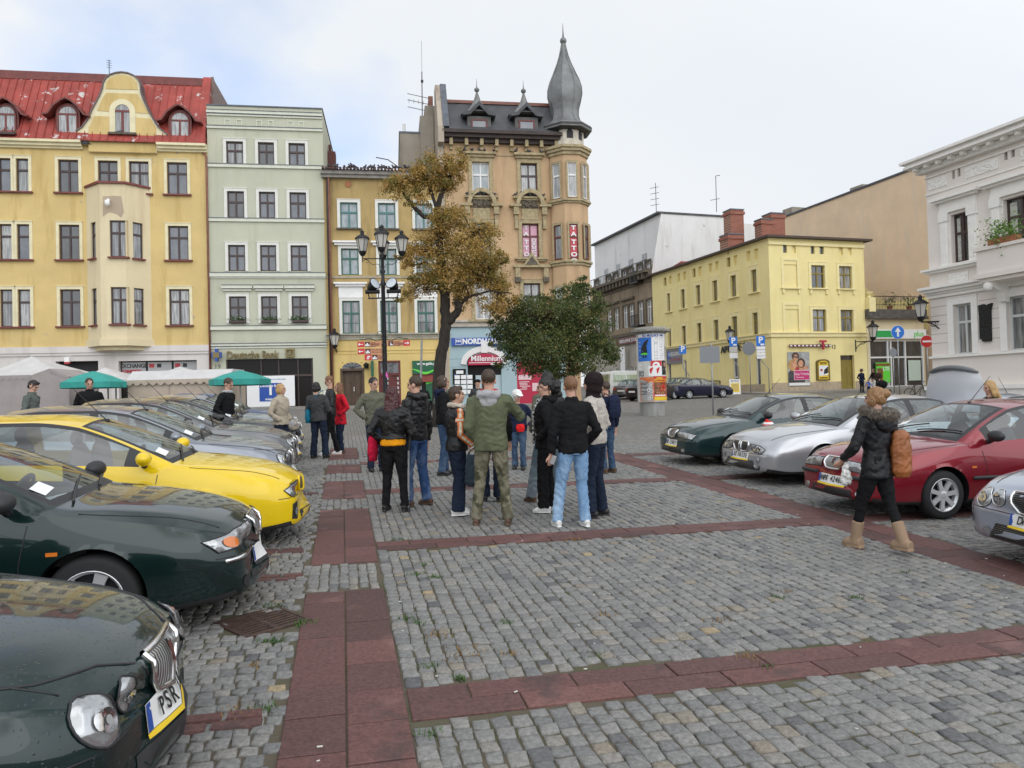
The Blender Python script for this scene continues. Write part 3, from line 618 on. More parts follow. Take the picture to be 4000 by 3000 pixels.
fld(((590,470),(612,420),(722,425),(722,535),(870,540),(870,430),(975,437),(1012,500),(1012,660),(575,650),(575,490))); mb.build('field',m_yel,gb)
x0,zt=gp(747,345); x1,zb_=gp(845,533); mb=MB(); mb.prism(arch_pts(x0,x1,zb_,zt),-.235,-.21); w_=mb.build('window',m_curt,gb)
mb=MB(); ring(mb,arch_pts(x0,x1,zb_,zt)[1:]+[(x0,zb_)],.3,-.27,-.2); mb.build('surround',m_creamtrim,w_)
mb=MB(); zm=zt-(x1-x0)*.5; mb.box(x0,x1,-.26,-.23,zm-.06,zm+.06); mb.box((x0+x1)/2-.07,(x0+x1)/2+.07,-.255,-.23,zb_,zm-.06); mb.build('frame',m_redtrim,w_)
mb=MB(); mb.box(x0-.35,x1+.35,-.4,-.2,zb_-.12,zb_); mb.build('sill',m_stonegrey,w_)
mb=MB(); X_,Z_=A.P(236,157,.3); mb.tube([(X_,.3,Z_-.6),(X_,.3,Z_+.75)],.02,6)
for k in range(4):mb.tube([(X_-.12,.25,Z_+.3+k*.13),(X_+.12,.35,Z_+.3+k*.13)],.012,4)
o=mb.build('roof_aerial',m_iron,None,loc=A.W(0,0,0),rot=(0,0,ANGL)); tag(o,'thin aerial on top of the curved ochre gable','aerial')
def downpipe(F,u0,v0,u1,v1,mat,r=.06,y=-.12):
 mb=MB(); a=F.P(u0,v0,y); b=F.P(u1,v1,y); mb.tube([(a[0]-.25,y+.05,a[1]+.3),(a[0],y,a[1]),(a[0],y,b[1])],r,8); mb.build('downpipe',mat,F.root,smooth=True)
downpipe(A,445.5,338,456,905,m_copper)
mb=MB(); mb.box(-.13,.13,-.16,0,-.13,.13); mb.m=1; mb.box(-.13,.13,-.165,.0,-.24,-.132); c=A.P(145,777,-.1); o=mb.build('alarm_box',[m_white,m_redtx],None,loc=A.W(c[0],0,c[1]),rot=(0,0,ANGL)); tag(o,'small white and red alarm box on the wall above the white tent','alarm box')
B=Fac('bank_house','narrow sage green five-storey house with white window surrounds and a dark bank front','building',row_pt(-17.3),ANGL,1.45)
xB=B.X(703,560); zt=B.Z(575,232)
cols=[(B.X(493,555),B.X(530,555)),(B.X(562,555),B.X(597,555)),(B.X(628,555),B.X(664,555))]
rowsB=[(B.Z(575,307.5),B.Z(575,355.5)),(B.Z(577,414.5),B.Z(577,471)),(B.Z(580,529.5),B.Z(580,586)),(B.Z(582,640),B.Z(582,698))]
holes=[(a,b,z0,z1)for(z1,z0)in rowsB for a,b in cols]
shopB=(B.X(489,830),B.X(677,830),-1,B.Z(580,775))
mb=MB(); wall(mb,.02,xB,-1.5,zt,holes+[shopB],rev=.2); shell(mb,.02,xB,-1.5,zt-.1,10); mb.m=1; mb.box(.0,xB+.03,-.06,10,zt,zt+.07); mb.build('wall',[m_green,m_lead],B.root)
mb=MB()
def course(v,hz,pr,x0=.02,x1=None):
 z=B.Z(577,v); mb.m=0; mb.box(x0,(x1 or xB)+.0,-pr,.03,z-hz,z); mb.m=1; mb.box(x0,(x1 or xB),-pr-.03,.03,z,z+.035)
course(242.5,.16,.14); course(250,.10,.08); course(276,.14,.10); course(357,.18,.10); course(473,.18,.10); course(590,.22,.14); course(598,.1,.06); course(704,.22,.14); course(742,.12,.12); course(748,.1,.06)
for a,b in cols:course(617,.18,.2,a-.38,b+.38); course(625,.1,.12,a-.32,b+.32)
mb.build('string_course',[m_greentrim,m_lead],B.root)
mb=MB()
for x0,x1 in((490,555),(615,680),(830,895),(960,1020),(1170,1235),(1290,1350)):
 a,b=B.X(387+.2*x0,266),B.X(387+.2*x1,266); z0,z1=B.Z(577,273),B.Z(577,262)
 mb.box(a,a+.05,-.03,.02,z0,z1); mb.box(b-.05,b,-.03,.02,z0,z1); mb.box(a,b,-.035,.02,z1,z1+.05)
mb.build('blind_windows',m_greentrim,B.root)
for k,h in enumerate(holes):window(B,h,m_brown,[m_sky,m_sky,m_dark,m_curt][rnd.randrange(4)]if k<9 else m_dark,y=.09,tr=.40,sur=m_offw,sw=.165,sp=.05)
x0,x1,z0,z1=shopB; sh=obj('bank_front',None,B.root)
mb=MB(); mb.box(x0,x1,.2,.3,z0,z1); mb.build('glazing',m_darkshop,sh)
mb=MB(); zf=B.Z(580,811); mb.box(x0,x1,.1,.199,zf-.08,zf+.04); xd=B.X(643,840)
for x in(x0,B.X(562,790),B.X(600,790),xd,x1-.1):mb.box(x,x+.07,.12,.198,z0,z1)
mb.build('frame',m_brown,sh)
px0,px1,pz0,pz1=B.X(535,845),B.X(638,845),B.Z(586,878),B.Z(586,812)
mb=MB(); mb.box(px0,px1,-.25,-.18,pz0,pz1); pan=mb.build('poster_panel',m_wht,sh); m_dbblue=pm('deep_blue_print',(.02,.075,.34),.4); m_ltblue=pm('blue_small_print',(.12,.25,.5),.5)
bx0,bx1,bz0_,bz1_=B.X(562,846),B.X(610,846),B.Z(586,867),B.Z(586,827.5); mb=MB(); mb.box(bx0,bx1,-.258,-.251,bz0_,bz1_); mb.build('blue_square',m_dbblue,pan)
cxb=(bx0+bx1)/2; text('Deutsche Bank',.19,pan,(cxb,-.265,bz1_-.17),mat=m_wht,bold=.004); text('1',.75,pan,(cxb,-.265,bz0_+.62),mat=m_wht,bold=.03); text('miejsce',.2,pan,(cxb,-.265,bz0_+.13),mat=m_wht,bold=.004)
text('Najlepszy dostepny na rynku bank',.12,pan,((px0+px1)/2,-.255,pz1-.2),mat=m_ltblue)
m_bronze=pm('bronze_letters',(.20,.15,.06),.4,metal=.3)
lx0,lx1=B.X(486,767),B.X(606,767); z_=B.Z(546,767)
sg=obj('sign',None,B.root); text('Deutsche Bank',.62,sg,((lx0+lx1)/2,-.1,z_),mat=m_bronze,ext=.05,bold=.006,sx=(lx1-lx0)/4.05)
mb=MB(); a,b=B.X(617.5,762),B.X(636.5,762); c,d=B.Z(627,772),B.Z(627,753.5); t=.09
mb.box(a,b,-.16,-.02,c,c+t); mb.box(a,b,-.16,-.02,d-t,d); mb.box(a,a+t,-.16,-.02,c+t,d-t); mb.box(b-t,b,-.16,-.02,c+t,d-t); mb.prism([(a+.16,c+.12),(a+.3,c+.12),(b-.14,d-.12),(b-.28,d-.12)],-.13,-.02); mb.build('emblem',m_bronze,sg)
text('19',.38,B.root,(B.X(470,792),-.02,B.Z(470,792)),mat=pm('grey_number',(.16,.16,.14),.6),name='house_number')
mb=MB(); c=B.P(468,767,-.3); mb.box(c[0]-.07,c[0]+.07,-.45,-.12,c[1]-.36,c[1]+.36); mb.box(c[0]-.27,c[0]-.07,-.4,-.2,c[1]-.16,c[1]+.16); mb.box(c[0]+.07,c[0]+.27,-.4,-.2,c[1]-.16,c[1]+.16); mb.m=1; mb.box(c[0]-.18,c[0]+.18,-.47,-.455,c[1]-.16,c[1]+.14); mb.m=0; mb.box(c[0]-.04,c[0]+.04,-.2,0,c[1]-.04,c[1]+.04)
o=mb.build('bracket_sign',[m_dbblue,m_bronze],None,loc=B.W(0,0,0),rot=(0,0,ANGL)); tag(o,'small blue cross-shaped sign sticking out beside the bank lettering','sign')
for k,(a,b)in enumerate(cols):
 o=obj('flower_box',None,None,B.W(0,0,0),(0,0,ANGL)); z=rowsB[3][1]+.02; mb=MB()
 for _ in range(330):
  q=Vector(((a+b)/2+rnd.gauss(0,.26),-.12+rnd.uniform(-.13,.13),z+.12+abs(rnd.gauss(.02,.12)))); s=.06; mb.m=1 if rnd.random()<.08 else 0
  mb.poly([q+Vector((rnd.uniform(-s,s),rnd.uniform(-s,s),rnd.uniform(-s,s)))for _ in range(3)])
 mb.build('plants',[m_leafg,m_white],o); mb=MB(); mb.box(a+.02,b-.02,-.25,.03,z-.0,z+.12); mb.build('trough',m_brown,o)
 tag(o,['green window box below the left window over the bank lettering','green window box below the middle window over the bank lettering','green window box below the right window over the bank lettering'][k],'flower box','flower boxes on the green bank house')
Cc=Fac('ochre_house','low dirty ochre house with white window surrounds, teal windows and a yellow ground floor','building',row_pt(-10.9),ANGL,1.36)
xC=Cc.X(972,700); zt=Cc.Z(780,376); zl=Cc.Z(820,724)
colsC=[(Cc.X(737,565),Cc.X(775,565)),(Cc.X(819,565),Cc.X(856.5,565)),(Cc.X(899,565),Cc.X(936,565))]
rowsC=[(Cc.Z(752,437.5),Cc.Z(752,493),m_teal,m_blueish),(Cc.Z(756,537),Cc.Z(756,594),m_gjoin,m_blueish),(Cc.Z(758,650),Cc.Z(758,721),m_gjoin,m_curt)]
holes=[(a,b,r[1],r[0])for r in rowsC for a,b in colsC]
mb=MB(); wall(mb,.02,xC,zl,zt,holes,rev=.12); shell(mb,.02,xC,-1.5,zt,9); mb.build('wall',m_yel_dark,Cc.root)
for k,h in enumerate(holes):
 r=rowsC[k//3]; o=window(Cc,h,r[2],r[3],y=.07,tr=.38,sur=m_offw,sw=.17,sp=.05,muntin=1 if k>5 else 0,sill=m_stonegrey if k<3 else None)
 if k>2:
  mb=MB(); a,b=h[0],h[1]; top=h[3]+(.32 if k<6 else.98); mb.box(a-.19-a,b+.19-a,-.115,-.05,r[0]-r[1]+.2,top-h[2]-.0); mb.box(-.45,b-a+.45,-.37,-.04,top-h[2],top-h[2]+.10); mb.box(-.36,b-a+.36,-.25,-.04,top-h[2]-.14,top-h[2]); mb.build('pediment',m_white,o)
doorC=(Cc.X(740,830),Cc.X(783,830),-1,Cc.Z(760,783)); shopC=[(Cc.X(818,830),Cc.X(866,830),-1,Cc.Z(842,779)),(Cc.X(891.5,830),Cc.X(946,830),-1,Cc.Z(916,779))]
mb=MB(); wall(mb,.02,xC,-1.5,zl-.02,[doorC]+shopC,rev=.3); z=Cc.Z(820,756); mb.box(.02,xC,-.04,.02,z-.03,z+.02); z=Cc.Z(820,763); mb.box(.02,xC,-.03,.02,z-.02,z+.02); mb.build('ground_floor_wall',m_yel_low,Cc.root)
mb=MB(); mb.box(.02,xC,-.2,.02,zl+.02,zl+.1); mb.box(.02,xC,-.08,.02,zl-.26,zl+.02)
x=.1
while x<xC-.1:mb.box(x,x+.09,-.13,-.08,zl-.12,zl+.02); x+=.19
mb.box(.02,xC,-.06,.02,Cc.Z(756,597)-.1,Cc.Z(756,597)); mb.build('string_course',pm('grey_cornice',(.36,.33,.26),.85,var=.15),Cc.root)
mb=MB(); mb.box(-.1,xC+.1,-.42,.1,zt-.12,zt+.10); mb.box(-.05,xC,-.28,.05,zt-.3,zt-.12); mb.build('cornice',pm('grey_gutter',(.28,.26,.235),.8,var=.2),Cc.root)
mb=MB(); mb.poly([(-.05,-.55,zt+.1),(xC,-.55,zt+.1),(xC,3.4,zt+1.0),(-.05,3.4,zt+1.0)])
x=.0
while x<xC:mb.box(x,x+.13,-.62,-.3,zt+.1,zt+.22); x+=.2
mb.build('roof',pm('old_roof_tiles',(.085,.05,.04),.9,var=.4,scale=6),Cc.root)
mb=MB()
for u in(752,834.6):c=Cc.P(u,398); mb.X=Matrix.Translation((c[0],-.03,c[1]))@Matrix.Rotation(R(90),4,'X'); mb.lathe([(.19,0),(.19,.02)],18)
mb.X=None; mb.build('round_plaque',pm('terracotta_disc',(.36,.15,.07),.9),Cc.root)
dr=obj('door',None,Cc.root); x0,x1,z0,z1=doorC; zh=Cc.Z(760,801); m_wood=pm('old_oak',(.085,.052,.032),.6,var=.25,scale=3,stretch=(9,9,.8))
mb=MB(); mb.box(x0,x1,.25,.3,0-1,zh)
for k in(0,1):
 a=x0+.06+k*(x1-x0)/2; b=a+(x1-x0)/2-.12
 for q0,q1 in((.15,.7),(.8,zh-.2)):mb.box(a+.1,b-.1,.215,.25,q0,q1)
mb.box((x0+x1)/2-.05,(x0+x1)/2+.05,.2,.25,0,zh); mb.box(x0-.12,x0,-.02,.29,-1,zh+.05); mb.box(x1,x1+.12,-.02,.29,-1,zh+.05); mb.box(x0-.12,x1+.12,-.04,.29,zh,zh+.14); mb.build('leaf',m_wood,dr)
mb=MB(); mb.prism(arch_pts(x0-.02,x1+.02,zh+.14,z1+.0,rise=z1-zh-.14),.02,.06)
mb.build('fanlight',m_dark,dr)
mb=MB(); c=((x0+x1)/2,zh+.14)
for k in range(1,6):a=math.pi*k/6; mb.tube([(c[0],.0,c[1]),(c[0]+(x1-x0)/2*math.cos(a),.0,c[1]+(z1-zh-.14)*math.sin(a))],.018,5)
mb.build('grille',m_iron,dr); mb=MB(); mb.box((x0+x1)/2+.06,(x0+x1)/2+.1,.12,.2,1.0,1.25); mb.build('handle',m_whitejoin,dr)
mb=MB(); q=arch_pts(x0-.02,x1+.02,zh+.14,z1,rise=z1-zh-.14); zz=z1+.0
mb.prism([(x0-.03,zh+.13),*[(p[0],p[1])for p in q[2:][::-1]],(x1+.03,zh+.13),(x1+.03,z1+.05),(x0-.03,z1+.05)],-.005,.3)if False else None
ring(mb,q[2:],.12,-.03,.02); mb.build('arch_moulding',m_yel_low,dr)
m_oxred=pm('ox_red_shopfront',(.13,.025,.022),.5,var=.15); m_shopg=pm('green_fascia',(.01,.10,.045),.4); m_lime=pm('lime_swoosh',(.12,.62,.05),.4)
x0,x1,z0,z1=shopC[0]; sd=obj('shop_door',None,Cc.root); mb=MB(); mb.box(x0,x1,.22,.3,z0,z1); mb.box(x0,x0+.12,.02,.22,z0,z1); mb.box(x1-.12,x1,.02,.22,z0,z1); mb.box(x0,x1,.02,.22,z1-.12,z1-.002); zm=Cc.Z(842,808); mb.box(x0+.12,x1-.12,.12,.22,zm-.08,zm+.06); mb.box((x0+x1)/2-.06,(x0+x1)/2+.06,.13,.22,z0,zm-.08); mb.build('frame',m_oxred,sd)
mb=MB(); mb.box(x0+.13,x1-.13,.19,.215,zm+.07,z1-.13); mb.build('transom_pane',m_dark,sd); mb=MB()
for k in range(2):
 xx=x0+.35+k*.75
 for j in range(4):mb.box(xx,xx+.22,.2,.215,zm-.35-j*.28,zm-.18-j*.28)
mb.build('stickers',m_wht,sd)
x0,x1,z0,z1=shopC[1]; sd=obj('shop_front',None,Cc.root); mb=MB(); mb.box(x0,x1,.22,.3,z0,z1); mb.build('glazing',m_darkshop,sd)
zf=Cc.Z(916,808); zf2=Cc.Z(916,825); mb=MB(); mb.box(x0,x1,-.08,.2,zf,z1); mb.build('fascia',m_shopg,sd); mb=MB(); mb.box(x0+.05,x1,.02,.2,zf2,zf-.01); mb.build('awning',pm('faded_red_awning',(.25,.06,.05),.8),sd)
mb=MB(); n=12; pts=[(x0+(x1-x0)*k/n,zf+.22+.1*math.sin(k/n*6.28+1.5))for k in range(n+1)]; mb.prism(pts+[(p[0],p[1]-.12*math.sin(math.pi*(k+.5)/(n+1))-.02)for k,p in list(enumerate(pts))[::-1]],-.09,-.081); mb.build('swoosh',m_lime,sd)
text('www.gaila.pl',.23,sd,(x0+.85,-.09,z1-.19),mat=m_wht,bold=.006)
mb=MB(); zz=Cc.Z(916,850)
for k in range(2):mb.box(x0+.95+k*.42,x0+1.28+k*.42,.19,.21,zz-.05,zz+.45)
mb.build('notices',m_wht,sd); mb=MB(); mb.box(x0+.8,x1,.17,.2,.3,1.45); mb.build('poster',m_shopg,sd); mb=MB(); mb.prism([(x0+.8,1.3),(x0+1.3,1.42),(x1,1.36),(x1,1.5),(x0+1.3,1.55),(x0+.8,1.5)],.15,.168); mb.build('swoosh',m_lime,sd)
downpipe(Cc,706,375,711,905,pm('dark_downpipe',(.035,.025,.025),.5),.07,-.10); downpipe(Cc,709.5,385,717,905,m_copper,.06,-.18)
mb=MB(); c=Cc.P(712,330,3); mb.box(c[0]-.15,c[0]+.35,3,3.7,zt+.4,c[1]+.1); mb.lathe([(.1,0),(.09,.5)],8,(c[0],3.3,c[1]+.1)); mb.build('chimney',pm('red_brick_dark',(.12,.05,.045),.9,var=.3,scale=12),Cc.root)
mb=MB(); mb.tube([AT(u,v,44)for u,v in((868,366),(838,345),(812,340))],.03,5)
o=mb.build('roof_aerial',m_iron); tag(o,'bent thin aerial above the tiled edge of the low ochre roof','aerial')
D=Fac('corner_tenement','tan four-storey corner tenement with dark mansard roof and grey onion-domed turret','building',row_pt(-3.8),ANGL,1.25)
xD=D.X(1214,500); ze=D.Z(1080,312); zl=D.Z(1030,706)
colD=[(D.X(1020,390),D.X(1057,390)),(D.X(1124.5,390),D.X(1160.5,390))]
rD=[(D.Z(1040,350),D.Z(1040,424)),(D.Z(1145,483),D.Z(1145,557)),(D.Z(1150,612),D.Z(1150,689))]
holes=[(a,b,r[1],r[0])for r in rD for a,b in colD]
mb=MB(); wall(mb,.05,xD,zl,ze,holes,rev=.2); shell(mb,.05,xD,-1.5,ze,12); mb.build('wall',m_tan,D.root)
m_pink_film=pm('pink_window_film',(.62,.30,.40),.35,coat=.5); m_redfilm=pm('red_window_film',(.55,.015,.03),.35,coat=.4)
for k,h in enumerate(holes):
 fr,pn=[(m_whitejoin,m_blueish),(m_brown,m_curt2),(m_brown,m_curt),(m_oxred,m_pink_film),(m_whitejoin,m_curt2),(m_brown,m_curt2)][k]
 o=window(D,h,fr,pn,y=.14,tr=.36,sur=m_tantrim,sw=.22,sp=.09)
 w,hh=h[1]-h[0],h[3]-h[2]; mb=MB(); Y0=-.14
 mb.box(-.5,w+.5,Y0-.3,Y0+.05,-.14,-.02); mb.box(-.4,w+.4,Y0-.2,Y0+.05,-.24,-.14)
 if k<2:mb.box(-.42,w+.42,Y0-.34,Y0+.05,hh+.42,hh+.56); mb.box(-.32,w+.32,Y0-.2,Y0+.05,hh+.26,hh+.42)
 elif k<4:
  for s in(-1,1):
   xc=w/2+s*(w/2+.36); mb.box(xc-.16,xc+.16,Y0-.34,Y0+.05,hh+.50,hh+.98); mb.box(xc-.1,xc+.1,Y0-.2,Y0+.05,hh-.35,hh+.5)
   mb.box(min(xc-.3*s,xc+.4*s),max(xc-.3*s,xc+.4*s),Y0-.42,Y0+.05,hh+.98,hh+1.12)
  pts=[(w/2+(w/2+.14)*math.cos(a),hh+1.05+(w/2+.25)*math.sin(a))for a in[math.pi*i/14 for i in range(15)]]; ring(mb,pts[::-1],-.24,Y0-.42,Y0+.05)
  mb.m=1; mb.prism([(w/2+(w/2-.0)*math.cos(math.pi*i/12),hh+.95+(w/2+.1)*math.sin(math.pi*i/12))for i in range(13)],Y0-.12,Y0);
  for _ in range(26):a=rnd.uniform(.2,2.9); r_=rnd.uniform(.1,.6); mb.ball((w/2+r_*math.cos(a),Y0-.14,hh+1.0+r_*math.sin(a)),.1,.07,.1,6,4)
  mb.m=0; mb.box(.0,w,Y0-.07,Y0+.03,hh+.25,hh+.92)
 else:
  mb.prism([(-.62,hh+.95),(w+.62,hh+.95),(w+.62,hh+1.1),(w/2+.5,hh+1.12),(w/2,hh+1.9),(w/2-.5,hh+1.12),(-.62,hh+1.1)],Y0-.34,Y0+.05); mb.m=1; mb.prism([(w/2-.4,hh+1.1),(w/2+.4,hh+1.1),(w/2,hh+1.65)],Y0-.37,Y0-.33); mb.m=0
  for s in(-1,1):xc=w/2+s*(w/2+.36); mb.box(xc-.15,xc+.15,Y0-.28,Y0+.05,hh+.35,hh+.95)
  mb.m=1
  for s in(-1,1):xc=w/2+s*(w/2+.36); mb.box(xc-.17,xc+.17,Y0-.31,Y0+.05,hh+.05,hh+.35)
 mb.build('pediment',[m_tantrim,m_stonegrey],o)
 if k==3:
  for xx,s_ in((.27,'T A T T O O'),):
   for j,ch in enumerate('TATTOO'):text(ch,.34,o,(w*.27,-.02,hh-.24-j*.385-(.12 if j>1 else 0)),mat=m_wht,bold=.01,sx=1.3,ext=.004)
  text('STUDIO',.36,o,(w*.74,-.02,hh*.31),rot=(R(90),R(-90),0),mat=m_wht,bold=.008,ext=.004,sx=.9)
mb=MB(); mb.box(-.1,xD,-.75,.1,ze+.42,ze+.62); mb.box(-.05,xD,-.55,.1,ze+.22,ze+.42); mb.box(0,xD,-.3,.1,ze-.0,ze+.22); mb.m=1
x=.35
while x<xD-.3:mb.box(x,x+.2,-.42,.02,ze-.22,ze+.2); mb.box(x+.02,x+.18,-.22,.02,ze-.45,ze-.22); x+=.93
mb.box(.05,xD,-.05,.02,ze-.72,ze-.64); mb.build('cornice',[pm('dark_eaves',(.06,.045,.04),.8,var=.2),m_tantrim],D.root)
yr=1.3; zr=D.Z(1040,224,yr)
mb=MB(); mb.poly([(.0,-.6,ze+.62),(xD+.6,-.6,ze+.62),(xD+.6,yr,zr),(.0,yr,zr)]); mb.poly([(.0,yr,zr),(xD+.6,yr,zr),(xD+.6,9,zr+.2),(0,9,zr+.2)]); mb.m=1; mb.box(0,xD+.5,yr-.12,yr+.1,zr-.05,zr+.14); mb.build('roof',[m_slate,m_copper],D.root)
mb=MB(); mb.prism_x([(-.75,ze-.2),(-.75,ze+.75),(yr-.2,zr+1.0),(2.2,zr+1.0),(2.2,-1),(-.05,-1),(-.05,ze-.2)],-.35,.0); mb.m=1; mb.prism_x([(-.8,ze+.75),(yr-.25,zr+1.05),(yr+.5,zr+1.05),(yr+.5,zr+.6),(yr-.0,zr+.6),(-.4,ze+.6)],-.05,.32); mb.build('party_wall',[stucco('grey_party_wall',(.42,.36,.29),.1,stain=(.25,.2,.17)),m_lead],D.root)
gw=stucco('raw_cement_wall',(.29,.26,.215),.12,stain=(.17,.15,.12))
mb=MB(); a=D.P(863,287,2.4); b=D.P(910,300,2.4); mb.box(a[0],b[0]+.3,2.4,9,6,a[1]); a2=D.P(907,250,2.25); b2=D.P(936,250,2.25); mb.box(a2[0],b2[0],2.25,9,6,D.Z(915,250,2.25)); a3=D.P(917,210,2.3); mb.box(a3[0],b2[0]+.1,2.3,4,6,D.Z(920,228,2.3)); mb.m=1; mb.box(a3[0]+.25,a3[0]+.55,2.6,2.9,8,D.Z(920,203,2.3))
mb.m=2; mb.box(a[0]-.04,b[0],2.36,9,a[1],a[1]+.1); mb.m=3; mb.tube([(a[0]+.3,3,a[1]),(a[0]+.3,3,a[1]+.8)],.1,8); mb.build('rear_wall',[gw,m_copper,m_lead,m_whitejoin],D.root)
mb=MB(); c=D.P(911,228,2.6); mb.tube([(c[0],2.6,c[1]-2),(c[0]+.06,2.6,c[1]+2.2)],.03,6); mb.tube([(c[0]+.06,2.6,c[1]+2.2),(c[0]+.08,2.6,c[1]+4.2)],.010,5); mb.box(c[0]-.02,c[0]+.14,2.55,2.65,c[1]+1.5,c[1]+1.65)
for k,zz in enumerate((.2,-.25,.6)):mb.tube([(c[0]-.9,2.5,c[1]+zz+.1),(c[0]+.5,2.7,c[1]+zz-.08)],.02,5)
for k in range(5):mb.tube([(c[0]-.8+k*.3,2.3,c[1]+.27-k*.03),(c[0]-.8+k*.3,2.9,c[1]+.27-k*.03)],.012,4)
o=mb.build('roof_antenna',m_iron,None,loc=D.W(0,0,0),rot=(0,0,ANGL)); tag(o,'tall radio mast with aerials on the grey wall left of the slate mansard','antenna')
def spire_dormer(uc,v0,v1):
 x,zt_=D.P(uc,v0,-.35); zb_=D.Z(uc,v1,-.35); d=obj('dormer',None,D.root)
 mb=MB(); mb.box(x-.72,x+.72,-.35,1.2,zb_-.2,zt_+.25); mb.build('body',pm('dormer_grey',(.10,.095,.09),.7,var=.2),d)
 mb=MB(); mb.prism([(x-1.0,zt_+.22),(x-.55,zt_+.28),(x,zt_+.85),(x+.55,zt_+.28),(x+1.0,zt_+.22),(x+1.0,zt_+.42),(x+.6,zt_+.5),(x,zt_+1.12),(x-.6,zt_+.5),(x-1.0,zt_+.42)],-.6,1.0); mb.build('hood',m_slate,d)
 mb=MB(); mb.lathe([(1.15,0),(.75,.22),(.45,.6),(.24,1.0),(.12,1.35),(.05,1.6)],8,(x,.45,zt_+.5),ph=R(22.5)); mb.lathe([(.03,0),(.14,.08),(.17,.16),(.14,.24),(.04,.32),(.02,.5),(.008,.85)],10,(x,.45,zt_+2.05)); mb.build('spire',pm('zinc_shingles',(.17,.17,.165),.55,var=.2,scale=2),d)
 mb=MB(); mb.box(x-.42,x+.42,-.37,-.34,zb_+.1,zt_-.02); w_=mb.build('window',m_sky,d); mb=MB()
 for q in((x-.48,x-.40,zb_,zt_+.06),(x+.40,x+.48,zb_,zt_+.06),(x-.40,x+.40,zt_-.03,zt_+.06),(x-.40,x+.40,zb_,zb_+.1)):mb.box(q[0],q[1],-.41,-.33,q[2],q[3])
 mb.build('frame',m_oxred,w_)
spire_dormer(1035,260,288); spire_dormer(1137.5,262,291)
m_blueg=stucco('pale_blue_render',(.36,.47,.50),.04)
x0,zz=D.P(978,745); shopD=[(D.X(1011,830),D.X(1084,830),-1,D.Z(1045,768)),(D.X(1117,830),D.X(1172,830),-.3,D.Z(1140,780)),(D.X(1190,830),D.X(1206,830),-1,D.Z(1200,780))]
mb=MB(); wall(mb,.05,xD,-1.5,zl-.02,shopD,rev=.3);
for v in(775,792,810):z=D.Z(990,v); mb.box(.05,D.X(1008,830),-.02,.0,z,z+.02)
mb.build('ground_floor_wall',m_blueg,D.root)
mb=MB(); mb.box(-.02,xD,-.16,.03,zl,zl+.28); mb.box(.0,xD,-.28,.03,zl+.28,zl+.4); zz=D.Z(1000,692)-.05; mb.box(0,xD,-.14,.03,zz-.1,zz+.08); mb.build('string_course',pm('worn_ledge',(.45,.40,.34),.85,var=.15),D.root)
a,b=D.X(975,738),D.X(1186,738); z0,z1=D.Z(1020,746.5),D.Z(1020,730)
mb=MB(); mb.box(a,b,-.18,-.0,z0,z1); sg=mb.build('shop_sign',m_dbblue,D.root); tx0=D.X(998,738)
text('NORDHAUS NIERUCHOMOSCI',.44,sg,(tx0,-.19,(z0+z1)/2),mat=m_wht,bold=.02,align='LEFT',sx=.93,ext=.005)
mb=MB(); q=.31; xm,zm=a+.42,(z0+z1)/2; t=.02
for bx_ in((xm-q*.6,xm+q*.6,zm+q*.55,zm+q*.55+t),(xm-q*.6,xm+q*.6,zm-q*.55-t,zm-q*.55),(xm-q*.6,xm-q*.6+t,zm-q*.55,zm+q*.55),(xm+q*.6-t,xm+q*.6,zm-q*.55,zm+q*.55)):mb.box(bx_[0],bx_[1],-.19,-.181,bx_[2],bx_[3])
mb.build('emblem',m_wht,sg); text('NH',.2,sg,(xm,-.19,zm+.03),mat=m_wht,bold=.008,ext=.005)
bk=obj('bank_entrance',None,D.root); x0,x1,_,z1=shopD[0]; xc=(x0+x1)/2; hw=(x1-x0)/2
mb=MB(); mb.box(x0,x1,.29,.3,-1,z1); mb.build('glazing',m_darkshop,bk); mb=MB(); mb.box(x0+.5,x1,.2,.28,.2,1.9); mb.build('poster',pm('pale_poster',(.45,.55,.58),.5),bk)
m_crim=pm('crimson_awning',(.42,.012,.05),.55); m_arch=pm('white_stucco_arch',(.72,.71,.69),.7)
mb=MB(); zs_=D.Z(1045,788); rise=D.Z(1045,766)-zs_; pts=[(xc+hw*.98*math.cos(math.pi*k/14),zs_+.15+(rise-.1)*math.sin(math.pi*k/14))for k in range(15)]
mb.prism([(x0+.03,zs_-.02),(x1-.03,zs_-.02)]+pts,-.3,.02); aw=mb.build('awning',m_crim,bk); mb=MB(); mb.box(x0+.06,x1-.06,-.31,-.301,zs_+.1,zs_+.135); mb.build('stripe',m_wht,aw)
text('Millennium',.46,aw,(xc+.1,-.32,zs_+.36),mat=m_wht,bold=.008,ext=.004,sx=.95); text('bank',.22,aw,(xc+.55,-.32,zs_+.04),mat=m_wht,bold=.006,ext=.004)
mb=MB(); pts=[(xc+(hw+.08)*math.cos(math.pi*k/16),zs_+.02+(rise+.15)*math.sin(math.pi*k/16))for k in range(17)]; ring(mb,pts[::-1],-.34,-.12,.02); mb.box(xc-.2,xc+.2,-.2,.0,zs_+rise+.1,zs_+rise+.75); mb.build('arch',m_arch,bk)
nb=obj('notice_board',None,D.root); a,b,c,d=D.X(978,812),D.X(1006,812),D.Z(992,830),D.Z(992,797); mb=MB(); mb.box(a,b,-.12,.0,c,d); mb.build('case',m_darkshop,nb); mb=MB(); mb.box(a+.2,b-.15,-.13,-.121,d-.3,d-.1); mb.m=1; mb.box(a+.08,a+.28,-.131,-.121,d-.35,d-.32); mb.m=0
for i in range(3):
 for j in range(4):mb.box(a+.1+i*.38,a+.42+i*.38,-.13,-.121,d-.62-j*.3,d-.38-j*.3)
mb.build('notices',[m_wht,m_dbblue],nb)
